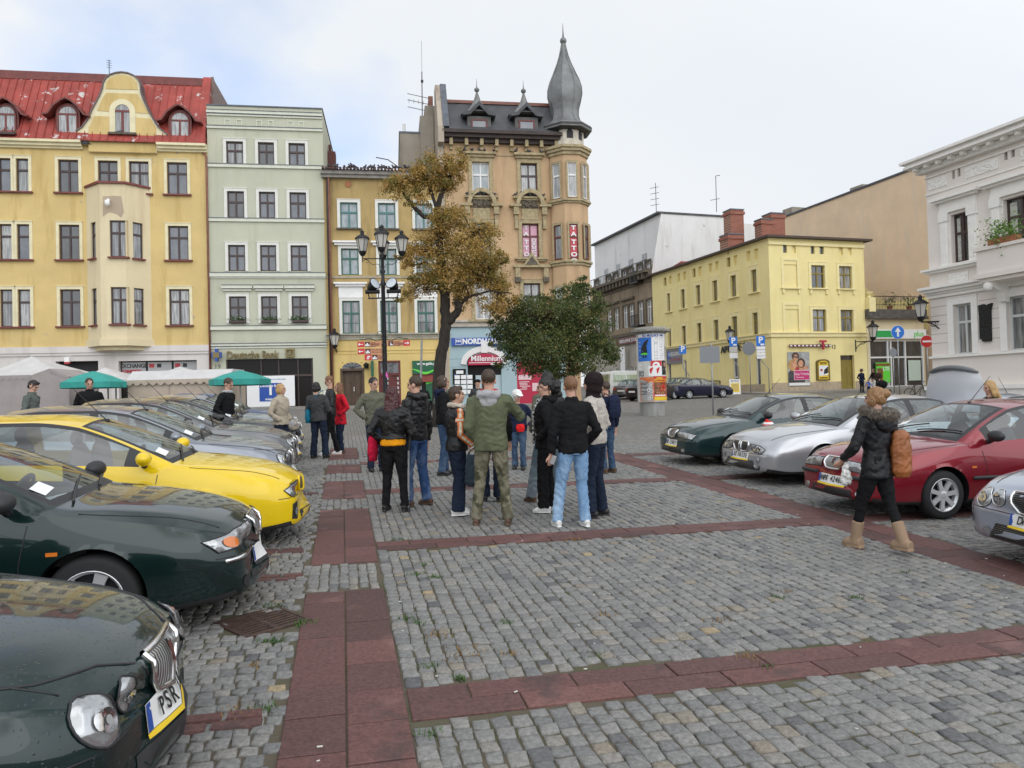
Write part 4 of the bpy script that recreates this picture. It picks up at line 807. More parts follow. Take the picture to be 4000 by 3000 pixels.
x0,x1,z0,z1=shopD[1]; mb=MB(); mb.box(x0,x1,.0,.1,z0,z1); rp_=mb.build('window_poster',m_crim,D.root); mb=MB(); mb.box(x0+.1,x0+.9,-.01,-.001,z1-1.15,z1-.85); mb.box(x0+.95,x0+1.45,-.01,-.001,z0+1.15,z0+1.65)
for k in range(6):mb.box(x0+.1+rnd.random()*.3,x0+.5+rnd.random()*.4,-.011,-.001,z1-1.3-k*.09,z1-1.25-k*.09)
mb.build('print',pm('pale_pink_print',(.7,.5,.52),.5),rp_)
x0,x1,z0,z1=shopD[2]; mb=MB(); mb.box(x0,x1,.2,.3,z0,z1); mb.build('doorway',m_darkshop,D.root)
tcx,tcy=xD+.50,.35; TR=1.27; tu=obj('turret',None,D.root,(tcx,tcy,0))
def tz(v):return D.Z(1228,v,-1.0)
def oct_(mb,r0,z0,z1,r1=None):mb.lathe([(r0,z0),(r1 or r0,z1)],8,ph=R(22.5))
mb=MB(); oct_(mb,TR,tz(705),tz(312)); oct_(mb,TR*.42,-1.2,tz(705)); mb.build('wall',m_tan,tu,smooth=False)
mb=MB()
for v,r,h in((428,1.48,.12),(432,1.38,.12),(561,1.48,.12),(566,1.38,.14),(700,1.5,.2),(312,1.6,.16),(317,1.5,.2),(324,1.38,.2)):z=tz(v); oct_(mb,r,z-h,z)
mb.build('string_course',m_tantrim,tu)
apo=TR*math.cos(R(22.5))
for(v0,v1,pn,fr)in((350,424,m_curt2,m_whitejoin),(483,557,m_redfilm,m_oxred),(618,690,m_curt2,m_whitejoin)):
 for k,a in enumerate((-90-45,-90,-45,0)):
  z0,z1=tz(v1),tz(v0); w=.54; pnk=pn if not(pn is m_redfilm and a!=-90)else m_curt
  o=window(D,(0,w,0,z1-z0),fr,pnk,mull=0,tr=.36,sur=m_tantrim,sw=.10,sp=-.06,parent=tu,sur_sides='LRT')
  an=R(a+90); o.location=Matrix.Rotation(an,4,'Z')@Vector((-w/2,-apo-.085,z0)); o.rotation_euler=(0,0,an)
  if pn is m_redfilm and a==-90:
   for j,ch in enumerate('TATTOO'):text(ch,.36,o,(w/2,-.02,z1-z0-.24-j*.385-(.1 if j>1 else 0)),mat=m_wht,bold=.014,sx=1.35,ext=.004)
mb=MB(); oct_(mb,1.12,tz(312),tz(270)); mb.build('lantern_wall',pm('peeling_white',(.58,.53,.44),.9,var=.15,scale=2),tu)
mb=MB()
for k in range(8):
 an=R(45*k); mb.X=Matrix.Rotation(an,4,'Z'); y=-1.12*math.cos(R(22.5))-.02; z=tz(285); mb.prism([(-.2,z-.25),(.2,z-.25),(.2,z+.15),(.08,z+.3),(0,z+.5),(-.08,z+.3),(-.2,z+.15)],y,y+.05)
mb.X=None; mb.build('lantern_opening',m_black,tu)
m_onion=pm('zinc_dome',(.175,.18,.178),.5,metal=.25,var=.22,scale=1.4,col2=None)
t=m_onion.node_tree; bsd=t.nodes['Principled BSDF']; tcn=t.nodes.new('ShaderNodeTexCoord'); mpn=t.nodes.new('ShaderNodeMapping'); mpn.inputs['Rotation'].default_value=(0,R(45),0); mpn.inputs['Scale'].default_value=(1,0,1); t.links.new(tcn.outputs['Object'],mpn.inputs[0]); ck=t.nodes.new('ShaderNodeTexChecker'); ck.inputs['Scale'].default_value=4.2; t.links.new(mpn.outputs[0],ck.inputs[0]); bp=t.nodes.new('ShaderNodeBump'); bp.inputs['Strength'].default_value=.5; bp.inputs['Distance'].default_value=.03; t.links.new(ck.outputs['Fac'],bp.inputs['Height']); t.links.new(bp.outputs[0],bsd.inputs['Normal'])
zo=tz(262); mpu=.0289
prof=[(172,800),(168,770),(120,752),(96,725),(86,690),(88,650),(102,600),(113,550),(111,500),(96,450),(71,395),(44,330),(28,280),(17,230),(11,200)]
mb=MB(); pr=[(x*.3333*mpu,zo+(770-y)*.3333*mpu*1.0)for x,y in prof]; mb.lathe(pr,8,ph=R(22.5)); zb_=pr[-1][1]
for k in range(8):
 a=R(22.5+45*k); mb.tube([(r*math.cos(a)*1.005,r*math.sin(a)*1.005,z)for r,z in pr[2:]],.035,5)
dome=mb.build('dome',m_onion,tu,smooth=True,sharp=30)
mb=MB(); mb.lathe([(.1,0),(.2,.08),(.22,.2),(.16,.32),(.07,.4),(.04,.7),(.01,1.3)],10,(0,0,zb_-.03)); mb.build('finial',m_onion,tu,smooth=True)
mb=MB(); mb.lathe([(1.3,0),(1.66,.16),(1.66,.3)],8,(0,0,tz(275)-.0),ph=R(22.5)); mb.build('eaves',pm('turret_eaves',(.05,.045,.045),.7),tu)
aS=math.atan2(-.95,.312)
F0=Vector((19.3,54.0)); eS=Vector((math.cos(aS),math.sin(aS)))
zF=gz(19.3,54)
def sfac(name,label,t0,zb,off=0.):O=F0-eS*t0; return Fac(name,label,'building',O,aS,zb)
TF=17.5; TE=TF+15.5
E_=sfac('grey_tenement','sooty grey-brown tenement with white windows, white attic and blank white gable wall',TE,zF)
LE=TE-TF
zc=E_.Z(1400,590); m_soot=stucco('sooty_render',(.26,.205,.145),.16,stain=(.13,.105,.08)); m_soot2=pm('soot_trim',(.115,.095,.07),.9,var=.3,scale=6)
rE=[(E_.Z(1399,565),E_.Z(1399,602)),(E_.Z(1401,648),E_.Z(1401,697))]
colE=[(E_.X(1216.6+.2*a,600),E_.X(1216.6+.2*b,600))for a,b in((340,378),(468,502),(543,578),(638,668),(703,736),(803,840),(893,932))]
colE=[(a,a+1.05)for a,b in colE]
holes=[(a,b,r[1],r[0])for r in rE for a,b in colE]
zlE=E_.Z(1380,722); mb=MB(); wall(mb,0,LE,zlE,zc,holes,rev=.2); shell(mb,0,LE,-2,zc,10); mb.build('wall',m_soot,E_.root)
for h in holes:window(E_,h,m_whitejoin,m_curt2,tr=.3,sur=m_soot2,sw=.14,sp=.06)
mb=MB(); mb.box(0,LE,-.8,.1,zc+.0,zc+.3); mb.box(0,LE,-.4,.1,zc-.5,zc)
x=.2
while x<LE-.3:mb.box(x,x+.3,-.7,.05,zc-.55,zc); x+=.8
mb.box(0,LE,-.16,.05,zlE,zlE+.35); mb.box(0,LE,-.1,.05,rE[0][1]-.35,rE[0][1]-.15)
for a,b in colE[1:5]:mb.box(a-.25,b+.25,-.3,.05,rE[1][0]+.55,rE[1][0]+.75)
mb.build('cornice',m_soot2,E_.root)
mb=MB(); wall(mb,0,LE,-2,zlE-.02,[(a,b,.8,3.0)for a,b in colE],rev=.2); mb.build('ground_floor_wall',stucco('pale_grey_render',(.40,.37,.32),.08),E_.root)
for a,b in colE:window(E_,(a,b,.8,3.0),m_whitejoin,m_curt,tr=.3)
mb=MB(); a=E_.X(1335,740); z=E_.Z(1350,738); mb.box(a,a+6.5,-.3,.0,z-.3,z+.35); sg=mb.build('shop_sign',m_oxred,E_.root); text('REKLAMNE STUDIO',.5,sg,(a+3.2,-.31,z),mat=m_wht)
mb=MB(); a,z=E_.P(1353,775); mb.box(a,a+.9,-.7,-.6,z-1.5,z+1.2); mb.build('banner',m_wht,E_.root)
for k in(5,):
 for r in rE:mb=MB(); a,b=colE[k]; zz=r[1]; mb.box(a-.3,b+.3,-.8,-.0,zz-.25,zz-.1); [mb.box(a-.3+q*.17,a-.27+q*.17,-.8,-.77,zz-.1,zz+.85)for q in range(10)]; mb.box(a-.3,b+.3,-.82,-.76,zz+.85,zz+.92); mb.build('balcony',m_iron,E_.root)
za=E_.Z(1446,450,1.0); m_attic=stucco('white_render',(.70,.70,.69),.04,stain=(.55,.54,.52),patch=(.46,.45,.43),plo=.68)
mb=MB(); mb.box(0,LE+.0,1.2,10,zc+.3,za); mb.poly([(LE+.02,.0,-1),(LE+.02,13,-1),(LE+.02,13,za-.6),(LE+.02,1.2,za),(LE+.02,.0,zc)]); mb.build('attic',m_attic,E_.root)
mb=MB(); mb.box(-.2,LE+.1,.8,10.2,za,za+.18); mb.build('roof',m_slate,E_.root)
mb=MB()
for k in range(40):x=.3+k*LE/40; mb.tube([(x,-.5,zc+.3),(x,-.5,zc+1.2)],.02,4)
mb.box(0,LE,-.53,-.47,zc+1.2,zc+1.25); mb.build('railing',m_iron,E_.root)
mb=MB()
for x in(2.5,5.5,8.5,11.5):mb.box(x,x+1.0,1.17,1.2,zc+1.3,zc+2.5)
mb.build('attic_window',m_curt,E_.root)
Ff=sfac('corner_house','bright yellow two-sided corner house with olive windows and dark red roof',TF,zF)
L1=TF; ze=Ff.Z(1540,553); aF2=math.atan2(1,3.354); W2=8.6
Fr=Fac('x','','building',F0,aF2,zF); bpy.data.objects.remove(Fr.root)
m_lemon=stucco('lemon_render',(.80,.69,.335),.04,stain=(.73,.61,.27)); m_lemon2=pm('lemon_trim',(.80,.70,.37),.8,var=.04)
front=obj('street_front',None,Ff.root); front.rotation_euler=(0,0,aF2-aS); front.location=(L1,0,0); Fr.root=front
ez=Fr.Z(1760,518)
def z7(x,y):return((2250+.791*x)*.553,(500+.791*y)*.553)
colF=[(Ff.X(*z7(a,650)),Ff.X(*z7(b,650)))for a,b in((445,460),(513,533),(588,610),(670,695),(760,788),(862,890))]
rF=[(Ff.Z(*z7(876,700)),Ff.Z(*z7(876,812))),(Ff.Z(*z7(882,912)),Ff.Z(*z7(882,1022)))]
zat=(Ff.Z(*z7(868,603)),Ff.Z(*z7(868,652))); zcourse=Ff.Z(*z7(940,1030))
holes=[(a,b,r[1],r[0])for r in rF for a,b in colF]; sm=[]
for a,b in colF:c=(a+b)/2-.1; sm+=[(c-.75,c-.25,zat[1],zat[0]),(c+.2,c+.7,zat[1],zat[0])]
shopF=[(Ff.X(*z7(888,1200)),Ff.X(*z7(912,1200)),-.2,Ff.Z(*z7(900,1130))),(Ff.X(*z7(775,1200)),Ff.X(*z7(800,1200)),.6,Ff.Z(*z7(790,1130))),(Ff.X(*z7(530,1150)),Ff.X(*z7(545,1150)),-.5,Ff.Z(*z7(537,1145))),(Ff.X(*z7(452,1200)),Ff.X(*z7(470,1200)),.4,Ff.Z(*z7(460,1160)))]
mb=MB(); wall(mb,0,L1,-2,ez,holes+sm+shopF,rev=.22); mb.poly([(0,0,-2),(0,0,ez),(0,8,ez),(0,8,-2)]); mb.build('wall',m_lemon,Ff.root)
for h in holes:window(Ff,h,m_olive,m_curt,y=.14,sw=.3,sp=.05,sur=m_lemon2,sill=m_lemon2)
for k,h in enumerate(sm):mb=MB(); mb.box(h[0],h[1],.2,.22,h[2],h[3]); mb.build('attic_vent',m_lemon if k%4 else m_olive,Ff.root)
for h in shopF:mb=MB(); mb.box(h[0],h[1],.18,.2,h[2],h[3]); w_=mb.build('shop_window',m_dark,Ff.root); mb=MB(); mb.box(h[0],h[0]+.09,.1,.18,h[2],h[3]); mb.box(h[1]-.09,h[1],.1,.18,h[2],h[3]); mb.box(h[0]+.09,h[1]-.09,.1,.18,h[3]-.09,h[3]); mb.box(h[0]+.09,h[1]-.09,.1,.18,h[2]+.7,h[2]+.8); mb.build('frame',m_whitejoin,w_)
cF=[(Fr.X(*z7(a,740)),Fr.X(*z7(b,740)))for a,b in((1026,1092),(1161,1228),(1299,1362))]
rF2=[(Fr.Z(*z7(1195,678)),Fr.Z(*z7(1195,791))),(Fr.Z(*z7(1200,896)),Fr.Z(*z7(1200,1006)))]
hol2=[(a,b,r[1],r[0])for r in rF2 for a,b in cF]; sm2=[]
zat2=(Fr.Z(*z7(1190,580)),Fr.Z(*z7(1190,622)))
for a,b in((1022,1042),(1067,1086),(1159,1178),(1203,1224),(1298,1318),(1341,1361)):sm2.append((Fr.X(*z7(a,600)),Fr.X(*z7(b,600)),zat2[1],zat2[0]))
door2=(Fr.X(*z7(1308,1200)),Fr.X(*z7(1376,1200)),-.6,Fr.Z(*z7(1340,1122)))
mb=MB(); wall(mb,0,W2,-2,ez,hol2+sm2+[door2],rev=.22); mb.poly([(W2,0,-2),(W2,8,-2),(W2,8,ez),(W2,0,ez)]); mb.build('wall',m_lemon,front)
for k,h in enumerate(hol2):
 blind=k in(0,3)
 if blind:
  mb=MB(); mb.box(h[0],h[1],.06,.1,h[2],h[3]); o=mb.build('blind_window',m_lemon,front); w,hh=h[1]-h[0],h[3]-h[2]; mb=MB()
  for q in((h[0]-.2,h[0],h[2],h[3]+.3),(h[1],h[1]+.2,h[2],h[3]+.3),(h[0]-.2,h[1]+.2,h[3]+.3,h[3]+.5)):mb.box(q[0],q[1],-.05,.02,q[2],q[3])
  mb.box(h[0]-.3,h[1]+.3,-.17,.02,h[2]-.1,h[2]); mb.build('surround',m_lemon2,o)
 else:
  o=window(Fr,h,m_olive,[m_curt2,m_dark][k%2]if k<3 else m_curt,y=.12,sw=.22,sp=.05,sur=m_lemon2,sill=m_lemon2,parent=front,tr=.36)
 mb=MB()
 for x in(h[0]-.1,h[1]+.1):mb.box(x-.08,x+.08,-.12,.02,h[2]-.45,h[2]-.12)
 if k<3:mb.build('bracket',m_lemon2,front)
for k,h in enumerate(sm2):mb=MB(); mb.box(h[0],h[1],.15,.2,h[2],h[3]); mb.build('attic_window' if k in(0,2,3)else 'attic_vent',m_dark if k in(0,2,3)else m_lemon,front)
mb=MB(); zc2=Fr.Z(*z7(1200,1025)); mb.box(-.1,W2,-.12,.02,zc2-.1,zc2+.16); mb.box(-.1,W2,-.2,.02,zc2+.16,zc2+.24); mb.box(-.05,W2,-.12,.02,ez-.5,ez-.3); mb.build('string_course',m_lemon2,front)
mb=MB(); mb.box(0,L1,-.12,.02,zc2-.1,zc2+.16); mb.box(0,L1,-.2,.02,zc2+.16,zc2+.24); mb.build('string_course',m_lemon2,Ff.root)
zpl=Fr.Z(*z7(1100,1256)); m_plinth=pm('stone_plinth',(.42,.34,.24),.85,var=.15,scale=4,bump=.3,bscale=20)
mb=MB(); mb.box(-.06,door2[0]-.05,-.06,.02,-2,zpl); mb.box(door2[1]+.05,W2+.02,-.06,.02,-2,zpl); mb.build('plinth',m_plinth,front)
mb=MB(); mb.box(0,L1-.9,-.06,.01,-2,zpl-.05); mb.build('plinth',m_plinth,Ff.root)
mb=MB(); d=door2; mb.box(d[0],d[1],.26,.3,d[2],d[3]-.35)
for k in(0,1):
 a=d[0]+.05+k*(d[1]-d[0])/2; b=a+(d[1]-d[0])/2-.1
 for q0,q1 in((.15,.5),(.6,.95),(1.05,1.4),(1.5,1.85)):mb.box(a+.08,b-.08,.235,.26,q0,q1)
dd=mb.build('door',m_olive,front); mb=MB(); mb.box(d[0],d[1],.27,.3,d[3]-.33,d[3]); mb.build('fanlight',m_dark,dd)
def loc2(o,x,y):
 m=Matrix.Rotation(aF2-aS,3,'Z'); q=m@Vector((x,y,0)); return(q.x+L1,q.y)
mb=MB(); ov=.45; p1=(-.2,-ov); p2=loc2(0,-.38,-ov*.95); p3=loc2(0,W2+.5,-ov); p4=loc2(0,W2+.5,6); p5=(0,9)
mb.prism_z([p1,p2,p3,p4,p5],ez,ez+.14); cx_,cy_=loc2(0,W2*.42,4.5)
for a,b in((p1,p2),(p2,p3),(p3,p4)):
 mb.m=1; mb.poly([(a[0],a[1],ez+.15),(b[0],b[1],ez+.15),(cx_,cy_,ez+1.25)]if a is not p1 else[(a[0],a[1],ez+.15),(b[0],b[1],ez+.15),(cx_,cy_,ez+1.25),(2,4.5,ez+1.15)])
mb.build('roof',[pm('dark_soffit',(.07,.05,.04),.7),pm('plum_tiles',(.13,.045,.04),.85,var=.25,scale=5)],Ff.root)
def brick(name):
 m=pm(name,(.3,.08,.05),.9); t=m.node_tree; b=t.nodes['Principled BSDF']; br=t.nodes.new('ShaderNodeTexBrick'); br.inputs['Scale'].default_value=1; br.inputs['Brick Width'].default_value=.26; br.inputs['Row Height'].default_value=.1; br.inputs['Mortar Size'].default_value=.012
 br.inputs['Color1'].default_value=(.30,.075,.045,1); br.inputs['Color2'].default_value=(.22,.055,.035,1); br.inputs['Mortar'].default_value=(.34,.24,.18,1); tcn=t.nodes.new('ShaderNodeTexCoord'); mpn=t.nodes.new('ShaderNodeMapping'); mpn.inputs['Rotation'].default_value=(R(90),0,0); t.links.new(tcn.outputs['Object'],mpn.inputs[0]); t.links.new(mpn.outputs[0],br.inputs[0]); t.links.new(br.outputs[0],b.inputs['Base Color']); return m
m_brick=brick('red_brick')
def chim(Y,u0,u1,v0,v1,steps=()):
 a=AT(u0,v1,Y); b=AT(u1,v0,Y); mb=MB(); w=b.x-a.x; mb.box(0,w,0,w*.9,0,b.z-a.z); mb.box(-.08,w+.08,-.08,w*.9+.08,b.z-a.z-.35,b.z-a.z-.12); mb.m=1; mb.box(-.05,w+.05,-.05,w*.9+.05,b.z-a.z,b.z-a.z+.1)
 for s in steps:mb.m=0; mb.box(*s)
 loc=Ff.root.matrix_world.inverted()if False else None
 o=mb.build('chimney',[m_brick,m_lead],None,loc=a,rot=(0,0,R(16))); return o
bpy.context.view_layer.update()
for args in((59.5,1581,1610,452,540),(58.7,1574,1609,505,550),(58.5,1646,1672,473,520),(59.2,1667,1700,460,512)):
 o=chim(*args); mw=o.matrix_basis.copy(); o.parent=Ff.root; o.matrix_parent_inverse=Ff.root.matrix_basis.inverted(); o.matrix_basis=mw
mb=MB(); x0,z0=Ff.P(1416,590,.3); x1,z1=Ff.P(1466,566,.3); mb.prism([(x0,ez+.16),(x1+1.5,ez+.16),(x1,z1+.1)],.6,1.2); mb.build('roof_ridge',m_redroof,Ff.root)
for(u,v0,v1,Y,lb,nb_)in((1418,395,462,78,'comb-like aerial on the left end of the white attic roof',4),(1548,380,452,75,'thin bent aerial on the white gable wall behind the brick chimneys',1)):
 a_,b_=AT(u,v1+6,Y),AT(u-2,v0,Y); mb=MB(); mb.tube([(0,0,0),b_-a_],.035,5)
 for k in range(nb_):z=(b_-a_).z*(.35+.17*k); mb.tube([(-.6,0,z-.08),(.35,0,z+.08)],.025,4)
 if nb_==1:mb.tube([b_-a_,b_-a_+Vector((.45,0,.05))],.03,4)
 tag(mb.build('roof_aerial',m_iron,None,loc=a_),lb,'aerial')
m_mag=pm('magenta_print',(.55,.02,.16),.4); m_ply=pm('yellow_print',(.75,.52,.02),.5); m_skin=pm('print_skin',(.55,.28,.17),.5,var=.3,scale=6); m_hair1=pm('print_brown',(.07,.035,.02),.5); m_hair2=pm('print_blond',(.5,.28,.1),.5,var=.2)
tsg=obj('shop_sign',None,front); mb=MB(); a,z=Fr.P(*z7(1048,1076)); b=Fr.X(*z7(1252,1076)); mb.box(a,b,-.2,-.08,z-.09,z+.09); mb.build('bar',m_oxred,tsg); mb=MB(); n=11
for k in range(n):x=a+.1+(b-a-.2)*k/(n-1); mb.box(x-.09,x+.09,-.21,-.202,z-.05,z+.05)
mb.build('dots',m_wht,tsg); text('T',.95,tsg,(Fr.X(*z7(1208,1076)),-.28,z),mat=m_crim,bold=.03,ext=.04)
text('12',.42,front,(Fr.X(*z7(1271,1081)),-.02,Fr.Z(*z7(1271,1081))),mat=m_blk,name='house_number')
po=obj('window_poster',None,front); a,b,c,d=Fr.X(*z7(1045,1190)),Fr.X(*z7(1152,1190)),Fr.Z(*z7(1098,1277)),Fr.Z(*z7(1098,1106)); W,H_=b-a,d-c
def shape(mat,pts,y,name='print'):mb=MB(); mb.prism([(a+W*x,c+H_*z)for x,z in pts],y,y+.004); mb.build(name,mat,po)
def ell(x,z,rx,rz,n=18):return[(x+rx*math.cos(2*math.pi*k/n),z+rz*math.sin(2*math.pi*k/n))for k in range(n)]
mb=MB(); mb.box(a,b,-.06,.0,c,d); mb.build('board',pm('grey_photo',(.34,.35,.34),.5,var=.35,scale=1.6),po)
shape(pm('print_dark',(.05,.045,.05),.5,var=.3),[(0,.12),(.75,.12),(.8,.3),(.45,.55),(.2,.55),(0,.4)],-.068); shape(m_skin,[(.25,.4),(.9,.5),(.95,.58),(.5,.62),(.25,.6)],-.07)
shape(m_hair1,ell(.35,.87,.17,.12),-.073); shape(m_skin,ell(.36,.83,.11,.095),-.077); shape(m_blk,[(.24,.85),(.47,.82),(.47,.855),(.24,.88)],-.081)
shape(m_hair2,ell(.22,.62,.22,.17),-.083); shape(m_skin,ell(.28,.63,.12,.11),-.087); shape(m_hair1,ell(.6,.68,.19,.14),-.083); shape(m_skin,ell(.58,.66,.12,.1),-.087)
shape(m_redtx,[(.3,.45),(.5,.42),(.5,.55),(.35,.6)],-.085); shape(m_wht,[(.25,.19),(.97,.19),(.97,.47),(.25,.47)],-.089); shape(m_mag,[(.265,.2),(.955,.2),(.955,.46),(.265,.46)],-.093); shape(m_wht,[(.02,.03),(.98,.03),(.98,.11),(.02,.11)],-.085)
text('Sklep T-Mobile',.26,po,(a+W*.61,-.097,c+H_*.36),mat=m_wht,sx=.82,ext=.002); text('Zapraszamy',.15,po,(a+W*.52,-.097,c+H_*.27),mat=m_wht,ext=.002)
sc_=obj('showcase',None,front); a,b,c,d=Fr.X(*z7(1184,1190)),Fr.X(*z7(1247,1190)),Fr.Z(*z7(1215,1246)),Fr.Z(*z7(1215,1142)); W,H_=b-a,d-c; po=sc_
mb=MB(); mb.prism(arch_pts(a,b,c,d,rise=.22),-.15,0); mb.build('frame',pm('olive_frame',(.16,.11,.02),.6),sc_); shape(m_ply,[(.12,.05),(.88,.05),(.88,.82),(.7,.92),(.3,.92),(.12,.82)],-.155); text('FOTO',.24,sc_,(a+W/2,-.165,c+H_*.8),mat=m_blk,bold=.01,ext=.002,sx=.9)
shape(m_wht,[(.15,.2),(.85,.25),(.85,.7),(.15,.7)],-.16); shape(m_redtx,ell(.33,.48,.1,.06),-.164); shape(m_blk,[(.55,.5),(.85,.65),(.85,.35),(.5,.28)],-.164); shape(m_blk,[(.2,.09),(.8,.09),(.8,.14),(.2,.14)],-.16)
text('APTEKA',.72,Ff.root,(Ff.X(1560,757),-.12,Ff.Z(1566,756)),mat=m_blk,bold=.02,ext=.03,name='shop_lettering',align='LEFT')
mb=MB(); a,z=Ff.P(*z7(452,1128)); b=Ff.X(*z7(524,1122)); mb.box(a,b,-.12,-.02,z-.75,z+.65); sg=mb.build('shop_sign',pm('grey_sign',(.17,.17,.19),.5),Ff.root); text('KSIEGARNIA',.5,sg,((a+b)/2+.3,-.13,z+.12),mat=m_wht,ext=.003,sx=.85)
text('SCHOLAR',.38,sg,((a+b)/2+.3,-.13,z-.4),mat=m_redtx,ext=.003); mb=MB(); mb.prism([(a+.15,z-.3),(a+.75,z-.3),(a+.75,z+.4),(a+.15,z+.4)],-.13,-.121); mb.build('emblem',m_dbblue,sg)
m_ochre=stucco('blank_ochre_gable',(.68,.52,.36),.07,stain=(.60,.50,.38))
ph=[Vector((36.5,50.6)),Vector((28.0,74.6))]; aH=math.atan2(ph[0].y-ph[1].y,ph[0].x-ph[1].x); Hh=Fac('tall_house','tall house showing only a big blank ochre gable wall above the yellow corner house','building',ph[1],aH,zF)
LH=(ph[0]-ph[1]).length; zt0,zt1=Hh.Z(1705,467),Hh.Z(1953,377)
mb=MB(); mb.poly([(-.2,0,-2),(LH+3,0,-2),(LH+3,0,zt1+.3),(0,0,zt0)]); mb.poly([(-.2,0,-2),(-.2,0,zt0),(-.2,12,zt0),(-.2,12,-2)]); mb.build('wall',m_ochre,Hh.root)
mb=MB(); mb.prism([(-.2,zt0),(LH+3,zt1+.3),(LH+3,zt1+.5),(-.2,zt0+.18)],-.1,12); mb.build('roof',m_slate,Hh.root)
mb=MB(); q=[Hh.P(*z7(x,y),-.01)for x,y in((1400,1000),(1400,770),(1437,795),(1535,865),(1740,832),(1740,1000))]; mb.prism([(x,z)for x,z in q],-.05,-.02); mb.build('painted_base',m_lemon,Hh.root)
if False:print('BASE',q,LH,zt0)
mb=MB(); a,z=Hh.P(*z7(1415,300),2); b=Hh.X(*z7(1480,300),2); mb.box(a,b,.5,2,z-1,Hh.Z(*z7(1445,275),1)); a2,z2_=Hh.P(*z7(1040,420),1); mb.box(a2-.0,Hh.X(*z7(1088,400),1),.5,3,z2_-3,Hh.Z(*z7(1065,398),1)); mb.build('chimney',gw,Hh.root)
Gg=Fac('terrace_shop','single-storey glazed phone shop with a railed roof terrace between yellow and white houses','building',(F0.x+W2*math.cos(aF2)+.02,F0.y+W2*math.sin(aF2)),aF2,gz(28,56.5)+.1)
LG=5.6; zt_=Gg.Z(1940,690); zs=Gg.Z(1900,752); sh_=[(.25,LG-.05,.0,Gg.Z(1940,722)-.45)]
mb=MB(); wall(mb,0,LG,-2,zt_,sh_,rev=.3); mb.m=1; mb.box(-.1,LG,-.5,0,zt_,zt_+.2); mb.box(-.1,LG,-.35,0,zt_+.2,zt_+.75); mb.m=0; mb.box(0,LG,.31,5,-2,zt_); mb.build('wall',[m_cream,pm('dark_terrace_edge',(.10,.09,.08),.9,var=.3)],Gg.root)
g0,g1_=sh_[0][0],sh_[0][1]; gt=sh_[0][3]; mb=MB(); mb.box(g0,g1_,.2,.3,0,gt); sf=mb.build('glazing',m_dark,Gg.root); mb=MB()
for x in(g0,g0+1.75,g0+2.05,g0+3.45,g1_-.12):mb.box(x,x+.12,.08,.2,0,gt)
for z in(0,gt*.62,gt-.1):mb.box(g0,g1_,.1,.198,z,z+.12)
mb.build('frame',m_whitejoin,sf)
mb=MB(); zz=Gg.Z(1900,722); mb.box(g0,LG,-.2,.0,zz-.36,zz+.36); sg=mb.build('shop_sign',m_wht,Gg.root); mb=MB(); mb.box(g0+.1,g0+3.0,-.24,-.2,zz-.24,zz+.26); mb.build('green_bar',pm('bright_green',(.02,.34,.08),.4),sg); text('plus',.62,sg,(g0+4.6,-.22,zz),mat=m_lime,ext=.01)
mb=MB(); mb.box(g0+.55,g0+1.9,.02,.06,gt*.62-1.9,gt*.62-.35); pst=mb.build('poster',m_lime,sf); text('LTE',.4,pst,(g0+1.5,.01,gt*.62-.85),mat=m_wht,ext=.003,bold=.01); mb=MB(); mb.box(g0+.6,g0+1.2,.005,.018,gt*.62-1.8,gt*.62-.8); mb.box(g0+.55,g0+1.9,.004,.017,gt*.62-.62,gt*.62-.42); mb.build('print',pm('orange_dark_print',(.2,.09,.02),.5,var=.6,scale=5),pst); mb=MB(); mb.box(g0+3.7,g0+4.9,.02,.06,.5,2.1); mb.build('poster',pm('pale_green_film',(.5,.6,.52),.5),sf)
mb=MB(); z=zt_+.75;
for k in range(34):x=.7+k*(LG-.7)/34; mb.tube([(x,-.2,z),(x,-.2,z+1.0)],.018,4)
mb.box(.6,LG,-.23,-.17,z+1.0,z+1.05); mb.box(.6,LG,-.23,-.17,z+.35,z+.38); mb.build('railing',m_iron,Gg.root); mb=MB(); mb.box(.0,.6,-.4,.3,z-.2,z+.9); mb.lathe([(.2,0),(.1,.15),(.28,.35),(.3,.45)],10,(.3,-.05,z+.9)); mb.build('pier',m_lemon2,Gg.root)
for k,(x,lb)in enumerate(((2.4,'leafy pot plant nearest the yellow pier on the roof terrace'),(4.3,'leafy pot plant nearest the white house on the roof terrace'))):
 o=obj('potted_plant',None,None,Gg.W(x,.1,z),(0,0,aF2)); mb=MB(); mb.lathe([(.16,0),(.24,.3)],10); mb.build('pot',m_terra,o); mb=MB()
 for _ in range(130):q=Vector((rnd.gauss(0,.35),rnd.gauss(0,.2),.35+abs(rnd.gauss(.3,.35)))); s=.1; mb.poly([q+Vector((rnd.uniform(-s,s),rnd.uniform(-s,s),rnd.uniform(-s,s)))for _ in range(3)])
 mb.build('leaves',m_leafg,o); tag(o,lb,'plant','plants on the roof terrace')
I0=Vector((19.62,34.0)); zI=gz(19.3,34)
Ii=Fac('white_house','ornate off-white classical house with bracketed cornice at the right edge','building',I0,aS,zI)
def z6(x,y):return((3400+x*.3617)*.553,(500+y*.3617)*.553)
def z6b(x,y):return((3400+x*.3617)*.553,(1050+y*.3617)*.553)
LI=12; m_iw=stucco('off_white_render',(.76,.70,.65),.03); m_it=pm('white_stucco_trim',(.82,.80,.76),.75,var=.04)
zc=Ii.Z(*z6(565,520)); zs=Ii.Z(*z6(600,1545)); zb1=Ii.Z(*z6b(620,215)); zb2=Ii.Z(*z6b(640,950));
w1=(Ii.X(*z6(870,1100)),Ii.X(*z6(1056,1100)),Ii.Z(*z6(970,1445)),Ii.Z(*z6(960,915))); w2=(Ii.X(*z6(1440,1000)),Ii.X(*z6(1440,1000))+1.3,zs+.35,Ii.Z(*z6(1550,745)))
